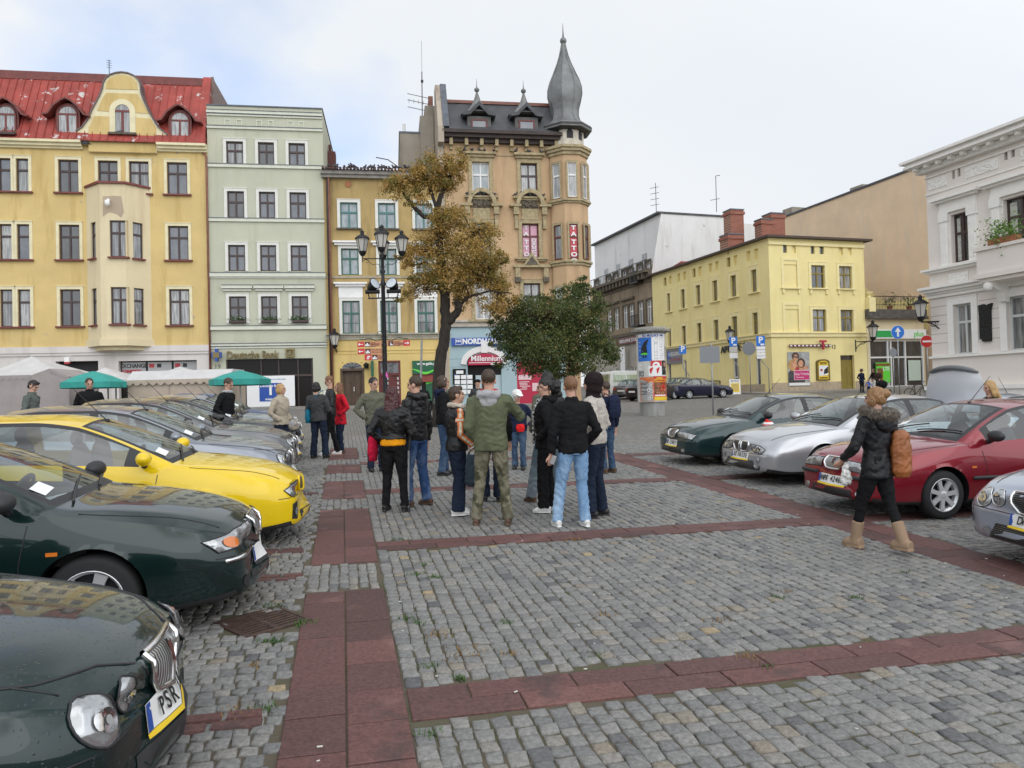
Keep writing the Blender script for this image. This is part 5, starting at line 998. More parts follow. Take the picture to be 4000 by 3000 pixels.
g1_=(Ii.X(*z6b(905,600)),Ii.X(*z6b(1100,600)),zb2+.02,Ii.Z(*z6b(1000,375))); g2_=(Ii.X(*z6b(1480,600)),Ii.X(*z6b(1480,600))+1.25,zb2+.02,g1_[3])
holes=[w1,w2,g1_,g2_]+[(w2[0]+k,w2[1]+k,w2[2],w2[3])for k in(2.7,5.4)]+[(g2_[0]+k,g2_[1]+k,g2_[2],g2_[3])for k in(2.6,5.2)]
vents=[]
for a,b,y0,y1 in((880,910,465,555),(940,972,440,530),(1450,1488,255,350),(1525,1566,225,320)):vents.append((Ii.X(*z6(a,480)),Ii.X(*z6(b,480)),Ii.Z(*z6(a,y1)),Ii.Z(*z6(a,y0))))
mb=MB(); wall(mb,0,LI,-2,zc+.3,holes+vents,rev=.3); shell(mb,0,LI,-2,zc+.3,12); mb.build('wall',m_iw,Ii.root)
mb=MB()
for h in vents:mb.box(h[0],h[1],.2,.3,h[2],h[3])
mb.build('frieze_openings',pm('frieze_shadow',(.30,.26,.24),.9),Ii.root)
for k,h in enumerate(holes):
 if k in(0,1,4,5):
  o=window(Ii,h,m_brown,m_dark,y=.22,tr=.4,mull=1); w,hh=h[1]-h[0],h[3]-h[2]; mb=MB(); Y0=-.22
  for s in(-1,1):
   xc=w/2+s*(w/2+.28); mb.box(xc-.2,xc+.2,Y0-.12,Y0+.02,-.05,hh+.05); mb.box(xc-.25,xc+.25,Y0-.16,Y0+.02,-.25,-.05); mb.box(xc-.24,xc+.24,Y0-.17,Y0+.02,hh-.25,hh+.12)
   for q in range(3):mb.box(xc-.13+q*.1,xc-.08+q*.1,Y0-.14,Y0-.12,.1,hh-.4)
  mb.box(-.5,w+.5,Y0-.14,Y0+.02,hh+.12,hh+.3); mb.box(-.48,w+.48,Y0-.1,Y0+.02,hh+.3,hh+.62); mb.box(-.75,w+.75,Y0-.42,Y0+.02,hh+.72,hh+.84); mb.box(-.62,w+.62,Y0-.28,Y0+.02,hh+.62,hh+.72); mb.build('surround',m_it,o)
  mb=MB(); mb.box(.1,w*.32,.03,.04,.1,hh*.92); mb.build('curtain',pm('net_curtain',(.45,.45,.40),.9,var=.2,scale=8),o)
 else:
  window(Ii,h,pm('grey_joinery',(.55,.57,.56),.5),m_curt,y=.2,tr=.36,sur=m_it,sw=.3,sp=.06)
mb=MB(); mb.box(-.55,LI,-.78,.1,zc+.32,zc+.42); mb.box(-.5,LI,-.7,.1,zc+.42,zc+.56); mb.box(-.68,LI,-.88,.1,zc+.56,zc+.68); mb.box(-.3,LI,-.3,.1,zc+.05,zc+.3)
x=-.2
while x<LI:mb.box(x,x+.16,-.6,.05,zc+.16,zc+.32); x+=.62
for z,h,p in((zs,.1,.35),(zs-.1,.1,.2),(zb1,.12,.5),(zb1-.12,.14,.35),(zb1-.26,.1,.2),(zb2,.1,.14),(zc-.95,.06,.06),(zc-.15,.06,.08)):mb.box(-p*.5,LI,-p,.05,z-h,z)
mb.box(-.08,LI,-.12,.05,zs-1.35,zs-1.15); mb.build('cornice',m_it,Ii.root)
mb=MB(); z0,z1=zc-.78,zc-.32
for a,b in((.15,vents[0][0]-.25),(vents[1][1]+.25,vents[2][0]-.25),(vents[3][1]+.25,vents[3][1]+2.8)):
 mb.box(a,b,-.04,.02,z0,z1)
 for _ in range(int((b-a)*22)):mb.ball((rnd.uniform(a+.05,b-.05),-.045,rnd.uniform(z0+.06,z1-.06)),rnd.uniform(.03,.09),.035,rnd.uniform(.03,.07),6,4)
a,b=Ii.X(*z6(850,1570)),Ii.X(*z6(1060,1530)); z0,z1=zs-.95,zs-.35; mb.box(a,b,-.04,.02,z0,z1)
for _ in range(50):mb.ball((rnd.uniform(a+.1,b-.1),-.045,rnd.uniform(z0+.1,z1-.1)),rnd.uniform(.04,.1),.04,rnd.uniform(.03,.09),6,4)
mb.build('frieze',m_it,Ii.root)
mb=MB(); z=zb1-.5
while z>zb2+.2:mb.box(0,g1_[0]-.35,-.006,.0,z,z+.02); mb.box(g1_[1]+.35,g2_[0]-.35,-.006,.0,z,z+.02); z-=.42
mb.build('joint_lines',pm('joint_shadow',(.34,.28,.25),.9),Ii.root)
mb=MB(); mb.box(-.1,LI,-.22,.0,-2,zb2-1.55); mb.box(-.2,LI,-.34,.0,zb2-1.55,zb2-1.38); mb.build('plinth',m_it,Ii.root)
bal=obj('balcony',None,Ii.root); bx_=Ii.X(*z6(1340,1400)); mb=MB(); mb.box(bx_,LI,-1.25,-.01,zs-1.0,zs-.8); mb.box(bx_+.15,LI,-1.1,-.01,zs-1.15,zs-1.0); mb.box(bx_+.1,LI,-1.15,-.95,zs-.8,zs+.15); mb.box(bx_+.1,bx_+.3,-.95,-.01,zs-.8,zs+.15); mb.box(bx_,LI,-1.25,-.9,zs+.15,zs+.28); mb.box(bx_,bx_+.35,-.9,-.01,zs+.15,zs+.28)
mb.build('parapet',m_iw,bal); mb=MB(); mb.prism_x([(-.02,zs-1.15),(-1.0,zs-1.15),(-1.0,zs-1.35),(-.5,zs-1.55),(-.25,zs-1.95),(-.02,zs-2.0)],bx_+.3,bx_+.62); mb.ball((bx_+.46,-1.0,zs-1.32),.2,.16,.2); mb.build('console',m_it,bal)
o=obj('flower_box',None,None,Ii.W(0,0,0),(0,0,aS)); mb=MB()
for _ in range(900):q=Vector((bx_+1.25+rnd.gauss(0,.42),-1.05+rnd.gauss(0,.2),zs+.55+rnd.gauss(.15,.28))); s=.075; mb.poly([q+Vector((rnd.uniform(-s,s),rnd.uniform(-s,s),rnd.uniform(-s,s)))for _ in range(3)])
mb.build('plants',pm('bright_foliage',(.13,.24,.04),.7,var=.35,scale=6),o); mb=MB(); mb.box(bx_+.7,bx_+1.9,-1.25,-.95,zs+.29,zs+.52); mb.build('trough',m_terra,o); tag(o,'terracotta trough of bright green plants on the white balcony','flower box')
mb=MB(); a=Ii.X(*z6b(1190,600)); b=Ii.X(*z6b(1330,600)); z0,z1=Ii.Z(*z6b(1260,785)),Ii.Z(*z6b(1260,378)); w=b-a; h=z1-z0
mb.prism([(a+.02,z0+.08*h),(a+w*.2,z0+.06*h),(a+w*.25,z0),(b-.08,z0),(b-.06,z0+.8*h),(b+.02,z1),(a+w*.75,z1-.02*h),(a+w*.6,z1-.05*h),(a+w*.4,z1),(a,z1-.02*h),(a+w*.05,z0+.7*h)],-.12,.0); pq=mb.build('wall_plaque',pm('dark_bronze_relief',(.022,.023,.022),.5,metal=.5,bump=.9,bscale=9,dist=.08),None,loc=Ii.W(0,0,0),rot=(0,0,aS)); tag(pq,'dark bronze relief plaque on the white wall between two ground floor windows','plaque')
def fill2d(poly,step):
 """triangulated fill of a 2D outline with inner points every step"""
 P=[Vector(p)for p in poly]; n=len(P); B=[]
 for k in range(n):
  a,b=P[k],P[(k+1)%n]; m=max(1,int((b-a).length/step))
  for j in range(m):B.append(a.lerp(b,j/m))
 nb=len(B); xs=[p.x for p in B]; ys=[p.y for p in B]
 def inside(q):
  c=False; j=nb-1
  for i in range(nb):
   if(B[i].y>q[1])!=(B[j].y>q[1])and q[0]<(B[j].x-B[i].x)*(q[1]-B[i].y)/(B[j].y-B[i].y)+B[i].x:c=not c
   j=i
  return c
 pts=list(B); y=min(ys)+step*.6; row=0
 while y<max(ys):
  x=min(xs)+step*(.6 if row%2 else.3)
  while x<max(xs):
   if inside((x,y))and min((p-Vector((x,y))).length_squared for p in B)>(step*.45)**2:pts.append(Vector((x,y)))
   x+=step
  y+=step*.9; row+=1
 v,e,f,*_=delaunay_2d_cdt(pts,[(k,(k+1)%nb)for k in range(nb)],[list(range(nb))],1,1e-6)
 f=[t for t in f if inside(sum((v[i]for i in t),Vector((0,0)))/len(t))]
 return v,f,nb
def leaf_mesh(name,C,size,mats,tones,droop=.3):
 rs=np.random.RandomState(5); n=len(C); s=size*rs.uniform(.6,1.25,(n,1))
 a=rs.normal(size=(n,3)); a[:,2]-=droop; a/=np.linalg.norm(a,axis=1,keepdims=True); b=rs.normal(size=(n,3)); b=np.cross(a,b); b/=np.linalg.norm(b,axis=1,keepdims=True); c=np.cross(a,b)
 V=np.stack([C-a*s*.55,C+b*s*.36+c*s*.06,C+a*s*.6,C-b*s*.36+c*s*.06],1).astype(np.float32)
 me=bpy.data.meshes.new(name); me.vertices.add(4*n); me.vertices.foreach_set('co',V.reshape(-1)); me.loops.add(4*n); me.loops.foreach_set('vertex_index',np.arange(4*n,dtype=np.int32)); me.polygons.add(n); me.polygons.foreach_set('loop_start',(np.arange(n)*4).astype(np.int32)); me.update(calc_edges=True)
 at=me.attributes.new('tone','FLOAT','POINT'); at.data.foreach_set('value',np.repeat(tones,4).astype(np.float32)); me.materials.append(mats); return me
def leaf_mat(name,stops):
 m=pm(name,(.1,.1,.05),.55,spec=.3); t=m.node_tree; b=t.nodes['Principled BSDF']; a=t.nodes.new('ShaderNodeAttribute'); a.attribute_name='tone'; r=t.nodes.new('ShaderNodeValToRGB'); e=r.color_ramp.elements
 while len(e)<len(stops):e.new(.5)
 for k,(p,c)in enumerate(stops):e[k].position=p; e[k].color=(*c,1)
 t.links.new(a.outputs['Fac'],r.inputs[0]); t.links.new(r.outputs[0],b.inputs['Base Color'])
 tr=t.nodes.new('ShaderNodeBsdfTranslucent'); t.links.new(r.outputs[0],tr.inputs[0]); mxs=t.nodes.new('ShaderNodeMixShader'); mxs.inputs[0].default_value=.3; o=t.nodes['Material Output']; t.links.new(b.outputs[0],mxs.inputs[1]); t.links.new(tr.outputs[0],mxs.inputs[2]); t.links.new(mxs.outputs[0],o.inputs[0]); return m
def tree(name,label,Y,blobs,limbs,leafn,size,lm,bark,seed,spr=(.14,.28),squash=.8):
 rs=np.random.RandomState(seed); k=1.808*Y/2850; base=AT(limbs[0][0][0][0],limbs[0][0][0][1],Y); base.z=gz(base.x,base.y)
 t=thing(name,label,'tree',base); mb=MB(); mb.smooth=True
 ends=[]
 for pts,r0,r1,dy in limbs:
  P=[AT(u,v,Y+dy*i/max(1,len(pts)-1))-base for i,(u,v)in enumerate(pts)]
  if pts is limbs[0][0]:P[0].z=-.2
  Q=[];
  for i in range(len(P)-1):
   for j in range(4):Q.append(P[i].lerp(P[i+1],j/4)+Vector(noise.noise_vector((P[i]+P[i+1])*.7+Vector((j,i,seed))))*r0*.25*(0 if i==0 and j==0 else 1))
  Q.append(P[-1]); mb.tube(Q,[r0+(r1-r0)*i/(len(Q)-1)for i in range(len(Q))],9); ends+=Q[2:]
 C=[]; T=[]
 tot=sum(b[2]**2*(b[4]if len(b)>4 else 1)for b in blobs)
 tw=MB()
 for b in blobs:
  u,v,r,dy=b[:4]; dens=b[4]if len(b)>4 else 1
  c=AT(u,v,Y+dy)-base; rr=r*k; n=int(leafn*r*r*dens/tot)
  nc=max(4,int(n/55)); d=rs.normal(size=(nc,3)); d/=np.linalg.norm(d,axis=1,keepdims=True); rad=rs.uniform(.2,1.25,(nc,1))**.7; cl=np.array(c)+d*rad*rr*np.array([1,1,squash]); ctone=rs.normal(.5,.17,nc)
  idx=rs.randint(0,nc,n); sp=rr*rs.uniform(*spr,nc)[idx][:,None]; pts=cl[idx]+rs.normal(size=(n,3))*sp*np.array([1,1,.75]); C.append(pts)
  T.append(np.clip(ctone[idx]+rs.normal(0,.12,n),0,1))
  for q in cl[:max(3,nc//3)]:
   q=Vector(q); e=min(ends,key=lambda w:(w-q).length); m_=e.lerp(q,.5)+Vector((0,0,.12*(q-e).length)); tw.tube([e,m_,q],[.028,.018,.006],5)
 mb.build('trunk',bark,t); tw.build('branches',bark,t,smooth=True); C=np.concatenate(C); T=np.concatenate(T)
 obj('crown',leaf_mesh('crown',C,size,lm,T),t); return t
m_bark=pm('dark_bark',(.035,.028,.022),.95,var=.35,scale=5,bump=.8,bscale=9,dist=.06,stretch=(4,4,.7)); m_bark2=pm('brown_bark',(.09,.045,.035),.95,var=.3,scale=6,bump=.5,bscale=12,dist=.04)
lm1=leaf_mat('autumn_leaves',[(0,(.12,.12,.03)),(.3,(.23,.19,.05)),(.55,(.40,.265,.075)),(.8,(.50,.30,.085)),(1,(.56,.37,.14))])
lm2=leaf_mat('dark_green_leaves',[(0,(.04,.062,.021)),(.35,(.078,.112,.036)),(.65,(.12,.148,.048)),(.88,(.20,.18,.056)),(1,(.30,.20,.065))])
tree('tall_tree','tall sparse autumn tree with golden brown leaves and a curving dark trunk',26,[(925,368,40,0,1),(860,400,32,-.2,1),(890,390,28,.2,.9),(985,352,30,0,1),(962,395,38,.3,1),(900,435,26,0,.7),(845,385,16,0,.8),(975,470,40,-.3,1),(1040,508,38,.2,.9),(1010,540,50,-.6,.8),(945,520,45,.4,.8),(905,545,36,0,.8),(880,575,20,0,.4),(965,590,52,-.3,.85),(1040,585,46,.5,1),(1075,620,34,.1,.8),(920,610,34,.2,.9),(1000,640,34,.3,.7),(1060,665,30,0,.6),(880,640,22,0,.5),(1088,560,24,0,.6),(1095,650,24,0,.7),(860,560,16,0,.6)],[([(945,868),(948,800),(956,746),(963,694),(962,650),(955,600)],.225,.165,0),([(955,605),(950,550),(948,507),(943,455),(955,415),(975,375),(1005,345)],.18,.03,.3),([(945,470),(915,468),(893,445),(872,420),(862,395)],.10,.03,-.3),([(958,700),(975,690),(988,672),(992,660),(984,650)],.17,.11,-.2),([(960,640),(985,610),(1010,585),(1050,600),(1085,640)],.09,.02,.4),([(943,450),(930,410),(915,370),(905,345)],.07,.015,.5),([(985,665),(1015,640),(1060,628),(1090,632)],.06,.012,-.5),([(952,560),(985,530),(1020,505),(1045,490)],.07,.02,-.2)],38000,.072,lm1,m_bark,4,(.13,.26))
tree('round_tree','low broad dark green tree with a bushy uneven crown',27,[(1105,700,38,0),(1140,668,36,-.4),(1185,690,46,.3),(1235,640,30,0),(1258,622,20,.2,.8),(1225,690,46,-.6),(1275,680,34,.4),(1130,740,48,.5),(1185,748,55,-.5,1.2),(1250,740,52,.2,1.2),(1300,752,32,0),(1318,772,20,.2,.8),(1100,762,26,-.2),(1150,785,34,.3),(1205,795,34,.5),(1260,785,34,-.3),(1075,725,20,0,.8),(1080,790,12,0,.7),(1290,655,22,-.3,.8),(1170,655,24,.2,.8),(1300,715,24,0,.8),(1332,768,14,0,.8),(1262,606,12,0,.8),(1062,690,14,0,.7),(1058,745,12,0,.7),(1285,632,12,.2,.7),(1205,628,12,0,.6),(1120,648,12,0,.6)],[([(1237,868),(1236,830),(1233,790),(1225,760)],.13,.11,0),([(1228,770),(1200,735),(1165,700),(1135,672)],.09,.02,-.4),([(1226,765),(1240,715),(1245,670),(1255,625)],.09,.02,.2),([(1226,770),(1265,740),(1300,745)],.07,.02,.3),([(1224,765),(1170,760),(1115,755)],.07,.02,.3)],40000,.078,lm2,m_bark2,9,(.15,.34))
m_lampglass=clear_glass('lantern_glass',(.80,.80,.78),.10,.15); m_frostg=pm('lantern_milk_glass',(.50,.48,.44),.4,coat=.3)
def lantern(parent,c,h,glass=None):
 """four-sided tapering street lantern hanging or standing at c (bottom centre)"""
 b=obj('lantern',None,parent,c); r0,r1=h*.17,h*.30; hg=h*.60
 mb=MB(); mb.lathe([(r0,0),(r1,hg)],6,cap=False); mb.build('glass',glass or m_frostg,b)
 mb=MB(); mb.lathe([(r0*1.1,-.03*h),(r0*1.1,.0)],12); mb.lathe([(r1*1.18,hg-.01*h),(r1*1.18,hg+.02*h),(r1*.85,hg+.12*h),(r1*.42,hg+.20*h),(r1*.30,hg+.22*h),(r1*.30,hg+.32*h),(r1*.42,hg+.33*h),(r1*.2,hg+.38*h),(.01*h,hg+.44*h)],12)
 for k in range(6):a=math.pi*k/3; mb.tube([(r0*math.cos(a),r0*math.sin(a),0),(r1*math.cos(a),r1*math.sin(a),hg)],.012*h+.003,4)
 mb.lathe([(r0*.5,-.22*h),(r0*.9,-.12*h),(r0*1.1,-.03*h)],8); mb.lathe([(.03*h,0),(.03*h,hg*.9)],6); mb.build('frame',m_iron,b); return b
LY=24; lb=AT(833,860,LY); lb.z=gz(lb.x,lb.y); lp=thing('street_lamp','tall black street lamp with five lanterns, two floodlights and tourist direction boards','street lamp',lb); ks=.00355*LY/24
lean=.0
def LZ(y):return AT(830,470+.2333*y,LY).z-lb.z
zp=LZ(380); mb=MB(); mb.lathe([(.16,-.2),(.16,.5),(.11,.6),(.08,.9),(.065,zp-.9),(.09,zp-.85),(.09,zp-.8),(.055,zp-.7),(.05,zp),(.075,zp+.05),(.04,zp+.1),(.04,zp+.32)],12)
for z in(LZ(1180),LZ(1280),LZ(500),LZ(620)):mb.lathe([(.085,z-.04),(.085,z+.04)],12)
mb.build('pole',m_iron,lp,smooth=True,sharp=40)
mb=MB(); AR=.64
for k in range(4):
 a=R(8+90*k); d=Vector((math.cos(a),math.sin(a),0)); mb.tube([d*.03+Vector((0,0,zp)),d*AR+Vector((0,0,zp))],.018,6); mb.tube([d*AR+Vector((0,0,zp-.12)),d*AR+Vector((0,0,zp+.16))],.016,6)
 sc2=[d*(.05+.55*q)+Vector((0,0,zp-.30+.22*math.sin(q*math.pi*.5)+.05*math.sin(q*9)))for q in[i/14 for i in range(15)]]; mb.tube(sc2,.009,5)
 cc=d*(AR-.12)+Vector((0,0,zp-.08)); mb.tube([cc+d*(.06*math.cos(q))+Vector((0,0,.06*math.sin(q)))for q in[i*.6 for i in range(10)]],.007,4)
mb.build('arms',m_iron,lp)
for k in range(4):a=R(8+90*k); lantern(lp,(AR*math.cos(a),AR*math.sin(a),zp+.24),.69)
lantern(lp,(0,0,zp+.42),.69)
zb_=LZ(745); mb=MB(); mb.box(-.5,.5,-.03,.03,zb_-.02,zb_+.02)
for s in(-1,1):mb.tube([(s*.46,0,zb_),(s*.5,0,zb_+.2)],.02,5); mb.tube([(s*.16,0,zb_),(s*.16,0,zb_+.2)],.015,5)
mb.build('floodlight_bracket',m_iron,lp)
for s,a in((-1,35),(1,-20)):
 f=obj('floodlight',None,lp,(s*.33,-.02,zb_+.42),(R(62),R(0),R(a*1.5 if s<0 else a))); mb=MB(); mb.lathe([(.08,-.22),(.13,-.14),(.19,.08),(.205,.1),(.205,.13)],20); mb.build('housing',m_iron,f,smooth=True,sharp=50); mb=MB(); mb.lathe([(.01,.135),(.18,.131)],20); mb.build('lens',pm('floodlight_lens',(.52,.56,.60),.15,coat=.8),f)
 mb=MB(); mb.tube([(s*.12,0,zb_+.22),(s*.58,0,zb_+.22)],.07,10); mb.build('ballast',m_iron,lp)
m_signor=pm('orange_board',(.55,.25,.13),.5); m_signred=pm('red_board',(.55,.03,.03),.5); m_signbr=pm('brown_pictogram',(.10,.03,.025),.5)
def board(x0,x1,y0,y1,left,lines,icon,bent=False):
 a,b=(x0-722)*ks,(x1-722)*ks; z0,z1=LZ(y1),LZ(y0); h=z1-z0; mb=MB(); mb.box(a,b,-.10,-.08,z0,z1); bd=mb.build('direction_board',m_signor,lp)
 rw=h*1.15; ra,rb=(a,a+rw)if left else(b-rw,b); mb=MB(); mb.box(ra,rb,-.106,-.101,z0,z1); mb.build('red_field',m_signred,bd); c=(ra+rb)/2; zc_=(z0+z1)/2; s=-1 if left else 1; mb=MB()
 if bent:mb.box(c-.02,c+.02,-.112,-.107,z0+.06,z1-.05); mb.box(c+.02,c+.08,-.112,-.107,z1-.09,z1-.05); mb.prism([(c-.06,z0+.08),(c+.06,z0+.08),(c,z0+.02)],-.112,-.107)
 else:mb.box(c-.07,c+.07,-.112,-.107,zc_-.012,zc_+.012); mb.prism([(c+s*.03,zc_+.05),(c+s*.09,zc_),(c+s*.03,zc_-.05)][::s],-.113,-.108)
 mb.build('arrow',m_wht,bd); ia,ib=(ra+rw+.03,ra+rw+.03+h*.9)if left else(a+.04,a+.04+h*.9); mb=MB(); mb.box(ia,ib,-.106,-.101,z0+.01,z1-.01); pi_=mb.build('pictogram',m_signbr,bd); mb=MB(); w=ib-ia
 if icon=='church':mb.prism([(ia+w*.4,z0+.03),(ia+w*.9,z0+.03),(ia+w*.9,z0+h*.3),(ia+w*.6,z0+h*.35),(ia+w*.5,z0+h*.9),(ia+w*.4,z0+h*.35)],-.112,-.107)
 else:
  for q in((.1,.35,.5),(.38,.62,.7),(.65,.9,.45)):mb.box(ia+w*q[0],ia+w*q[1],-.112,-.107,z0+.03,z0+h*q[2])
 mb.build('silhouette',m_wht,pi_)
 tx=ib+.03 if left else ib+.03
 for k,s_ in enumerate(lines):text(s_,.062,bd,(tx,-.106,z1-.045-k*.052*(3/len(lines))if len(lines)>1 else zc_),mat=m_signbr,align='LEFT',ext=.002)
board(478,700,1145,1197,True,['Rynek','Staromiejski','Old Town','Square'],'house'); board(480,700,1210,1263,True,['Mury obronne','Old town walls'],'house'); board(541,705,1266,1320,True,['Muzeum','Regionalne','Museum'],'house',True); board(752,963,1143,1195,False,['Kosciol','sw. Katarzyny','St. Catherine','Church'],'church')
mb=MB();
for s in(-1,1):
 mb.box(s*.08-.008,s*.08+.008,-.08,-.06,LZ(1400),LZ(1080)); mb.tube([(s*(.1+.7*q),-.05,LZ(1125)-.08*math.sin(q*8)*(1-q))for q in[i/16 for i in range(17)]],.01,4); mb.tube([(s*.12+.1*math.cos(q)*s,-.05,LZ(1080)+.1*math.sin(q))for q in[i*.5 for i in range(11)]],.01,4)
mb.build('scroll_bracket',m_iron,lp)
mb=MB(); mb.prism([(.03,LZ(1460)),(.06,LZ(1425)),(.12,LZ(1470)),(.08,LZ(1490))],-.1,-.09); mb.build('ribbon',pm('pink_ribbon',(.6,.1,.4),.6),lp)
def wall_lantern(u,v0,v1,Y,du,label,h,dz=0,dirv=(-1,0)):
 c=AT(u,v1,Y); t=thing('wall_lantern',label,'lantern',c,0,'lanterns on brackets'); lantern(t,(0,0,0),h); mb=MB(); e=Vector((du,0,0))if not hasattr(du,'__len__')else Vector(du)
 z=-.25*h; mb.tube([(0,0,z),e+Vector((0,0,z))],.035,6); mb.tube([e*.25+Vector((0,0,z)),e*.6+Vector((0,0,z-.12)),e*.9+Vector((0,0,z-.35)),e+Vector((0,0,z-.62))],.03,6); mb.tube([e+Vector((0,0,z-.75)),e+Vector((0,0,z+.15))],.05,6)
 mb.tube([e*.6+Vector((0,0,z-.12))+e*.12*math.cos(q)+Vector((0,0,.1*math.sin(q)))for q in[i*.6 for i in range(11)]],.018,4); mb.build('bracket',m_iron,t); return t
wall_lantern(723,717,745,42.6,(0,.9,0),'black wall lantern on the ochre house beside the brown downpipe',.95)
wall_lantern(1886,703,728,55.2,(-1.2,.3,0),'black wall lantern at the right corner of the yellow house',1.25)
wall_lantern(1989,652,684,33.6,(.95,.0,0),'black wall lantern on the near corner of the white house',.98)
wall_lantern(1577,716,735,56.3,(1.2,.35,0),'black wall lantern on the long yellow facade above the parking sign',1.1)
mb=MB(); c=Cc.P(791,792,-.1); mb.lathe([(.1,-.12),(.16,.1),(.18,.12),(.04,.25)],6); o=mb.build('wall_light',m_iron,None,loc=Cc.W(c[0],-.16,c[1])); tag(o,'small dark lamp box on the ochre wall left of the arched door','lamp')
mb=MB(); c=Cc.P(804,790,-.5); mb.box(c[0]-.08,c[0]+.08,-.55,-.05,c[1]-.6,c[1]+.3); o=mb.build('hanging_sign',m_shopg,None,loc=Cc.W(0,0,0),rot=(0,0,ANGL)); tag(o,'narrow green sign hanging beside the red shop door','sign')
m_galv=pm('galvanised_steel',(.33,.34,.35),.45,metal=.6,var=.15,scale=9); m_back=pm('sign_back_grey',(.20,.21,.225),.5,metal=.2); m_signblue=pm('sign_blue',(.015,.16,.60),.4); m_noentry=pm('sign_red',(.55,.02,.02),.4)
def post_sign(name,label,base,top,bend=None,group=None):
 t=thing(name,label,'sign',base,0,group); mb=MB()
 if bend:mb.tube([(0,0,-.2),(0,0,bend[1]),(bend[0],0,bend[1]+.6),(bend[0],0,top)],.035,8)
 else:mb.tube([(0,0,-.2),(0,0,top)],.035,8)
 mb.build('post',m_galv,t,smooth=True); return t
def ground_at(u,v,Y):p=AT(u,v,Y); p.z=gz(p.x,p.y); return p
def plate(t,x,z,w,h,mat,name='plate',y=-.06,r=.04):
 pts=[]
 for cx,cz,a0 in((x+w/2-r,z+h/2-r,0),(x-w/2+r,z+h/2-r,90),(x-w/2+r,z-h/2+r,180),(x+w/2-r,z-h/2+r,270)):pts+=[(cx+r*math.cos(R(a0+30*k)),cz+r*math.sin(R(a0+30*k)))for k in range(4)]
 mb=MB(); mb.prism(pts[::-1],y-.012,y); return mb.build(name,mat,t)
def disc(t,x,z,r,mat,y=-.06,name='disc'):mb=MB(); mb.prism([(x+r*math.cos(2*math.pi*k/28),z+r*math.sin(2*math.pi*k/28))for k in range(28)][::-1],y-.012,y); return mb.build(name,mat,t)
def psign(label,u,v0,v1,Y,ub,subs=(),bend=0,w=.62):
 b=ground_at(ub,845,Y); zt=AT(u,v0,Y).z-b.z; k=1.808*Y/2850; hp=(v1-v0)*k; x=AT(u,v0,Y).x-b.x
 t=post_sign('parking_sign',label,b,zt,(x,zt-2.3)if abs(x)>.3 else None,'blue parking signs'); hb=w*1.15; p=plate(t,x,zt-hb/2,w,hb,m_signblue); text('P',.62,p,(x-.0,-.075,zt-hb*.42),mat=m_wht,bold=.02,ext=.002)
 mb=MB(); mb.box(x-.02,x+w*.4,-.078,-.073,zt-hb+.05,zt-hb+.17); mb.build('car_symbol',m_wht,p)if len(subs)else None
 z=zt-hb-.03
 for k_,(h,mat,tx)in enumerate(subs):
  q=plate(t,x,z-h/2,w,h,mat)
  if tx:text(tx,.1,q,(x,-.075,z-h/2),mat=m_blk,ext=.002)
  z-=h+.03
 return t
psign('small blue parking sign on a bent post by the grey bookshop sign',1474,747,762,57,1490,w=.55)
psign('blue parking sign with a wheelchair plate, partly behind the lantern',1583,728,772,55.5,1597,((.45,m_frostg,''),(.4,m_wht,'')))
psign('blue parking sign with two white text plates at the yellow house corner',1642,726,772,51.5,1662,((.42,m_wht,'oplata parkingowa'),(.4,m_wht,'dotyczy pn - pt')))
b=G(1541,897); t=post_sign('road_sign','blank grey back of a rectangular road sign on a thin grey post',b,AT(1541,742,b.y).z-b.z,group='road signs seen from behind'); k=1.808*b.y/2850; zc_=AT(1539,766,b.y).z-b.z; plate(t,(1538.5-1541)*k-.04,zc_,43*k,36*k,m_back,y=-.04)
b=G(1622,851); t=post_sign('road_sign','blank grey back of a large round road sign near the yellow corner',b,AT(1617,735,b.y).z-b.z,group='road signs seen from behind'); k=1.808*b.y/2850; zc_=AT(1617,753,b.y).z-b.z; disc(t,-.05,zc_,14.5*k,m_back,y=-.04)
b=ground_at(1932,845,50); t=post_sign('road_sign','small narrow grey back of a round sign beside the blue arrow',b,AT(1929,750,50).z-b.z,group='road signs seen from behind'); zc_=AT(1929,762,50).z-b.z; k=1.808*50/2850; o=disc(t,0,zc_,10*k,m_back,y=-.04); o.scale=(.78,1,1)
b=ground_at(1943,845,47); t=post_sign('arrow_sign','round blue sign with a white upward arrow on a grey post',b,AT(1938,716,47).z-b.z); k=1.808*47/2850; zc_=AT(1938,717.6,47).z-b.z; x=AT(1938,717.6,47).x-b.x; r=14.6*k; o=disc(t,x,zc_,r,m_wht); disc(o,x,zc_,r*.95,m_signblue,y=-.073,name='blue_field'); mb=MB(); mb.prism([(x-r*.14,zc_-r*.68),(x+r*.14,zc_-r*.68),(x+r*.14,zc_+.05*r),(x+r*.46,zc_+.05*r),(x,zc_+r*.72),(x-r*.46,zc_+.05*r),(x-r*.14,zc_+.05*r)],-.095,-.086); mb.build('arrow',m_wht,o)
b=ground_at(2006,845,44); t=post_sign('no_entry_sign','red no entry sign half hidden by the white house',b,AT(2003,722,44).z-b.z); k=1.808*44/2850; zc_=AT(2003,737.6,44).z-b.z; r=13.5*k; o=disc(t,-.05,zc_,r,m_wht); disc(o,-.05,zc_,r*.95,m_noentry,y=-.073,name='red_field'); mb=MB(); mb.box(-.05-r*.7,-.05+r*.7,-.095,-.086,zc_-r*.14,zc_+r*.14); mb.build('bar',m_wht,o)
mb=MB(); b=ground_at(906,850,34); a=AT(911,735,34); mb.tube([(0,0,-.2),(a.x-b.x,0,a.z-b.z)],.05,8); o=mb.build('bare_pole',m_galv,None,loc=b); tag(o,'bare leaning grey metal pole in front of the green shop','pole')
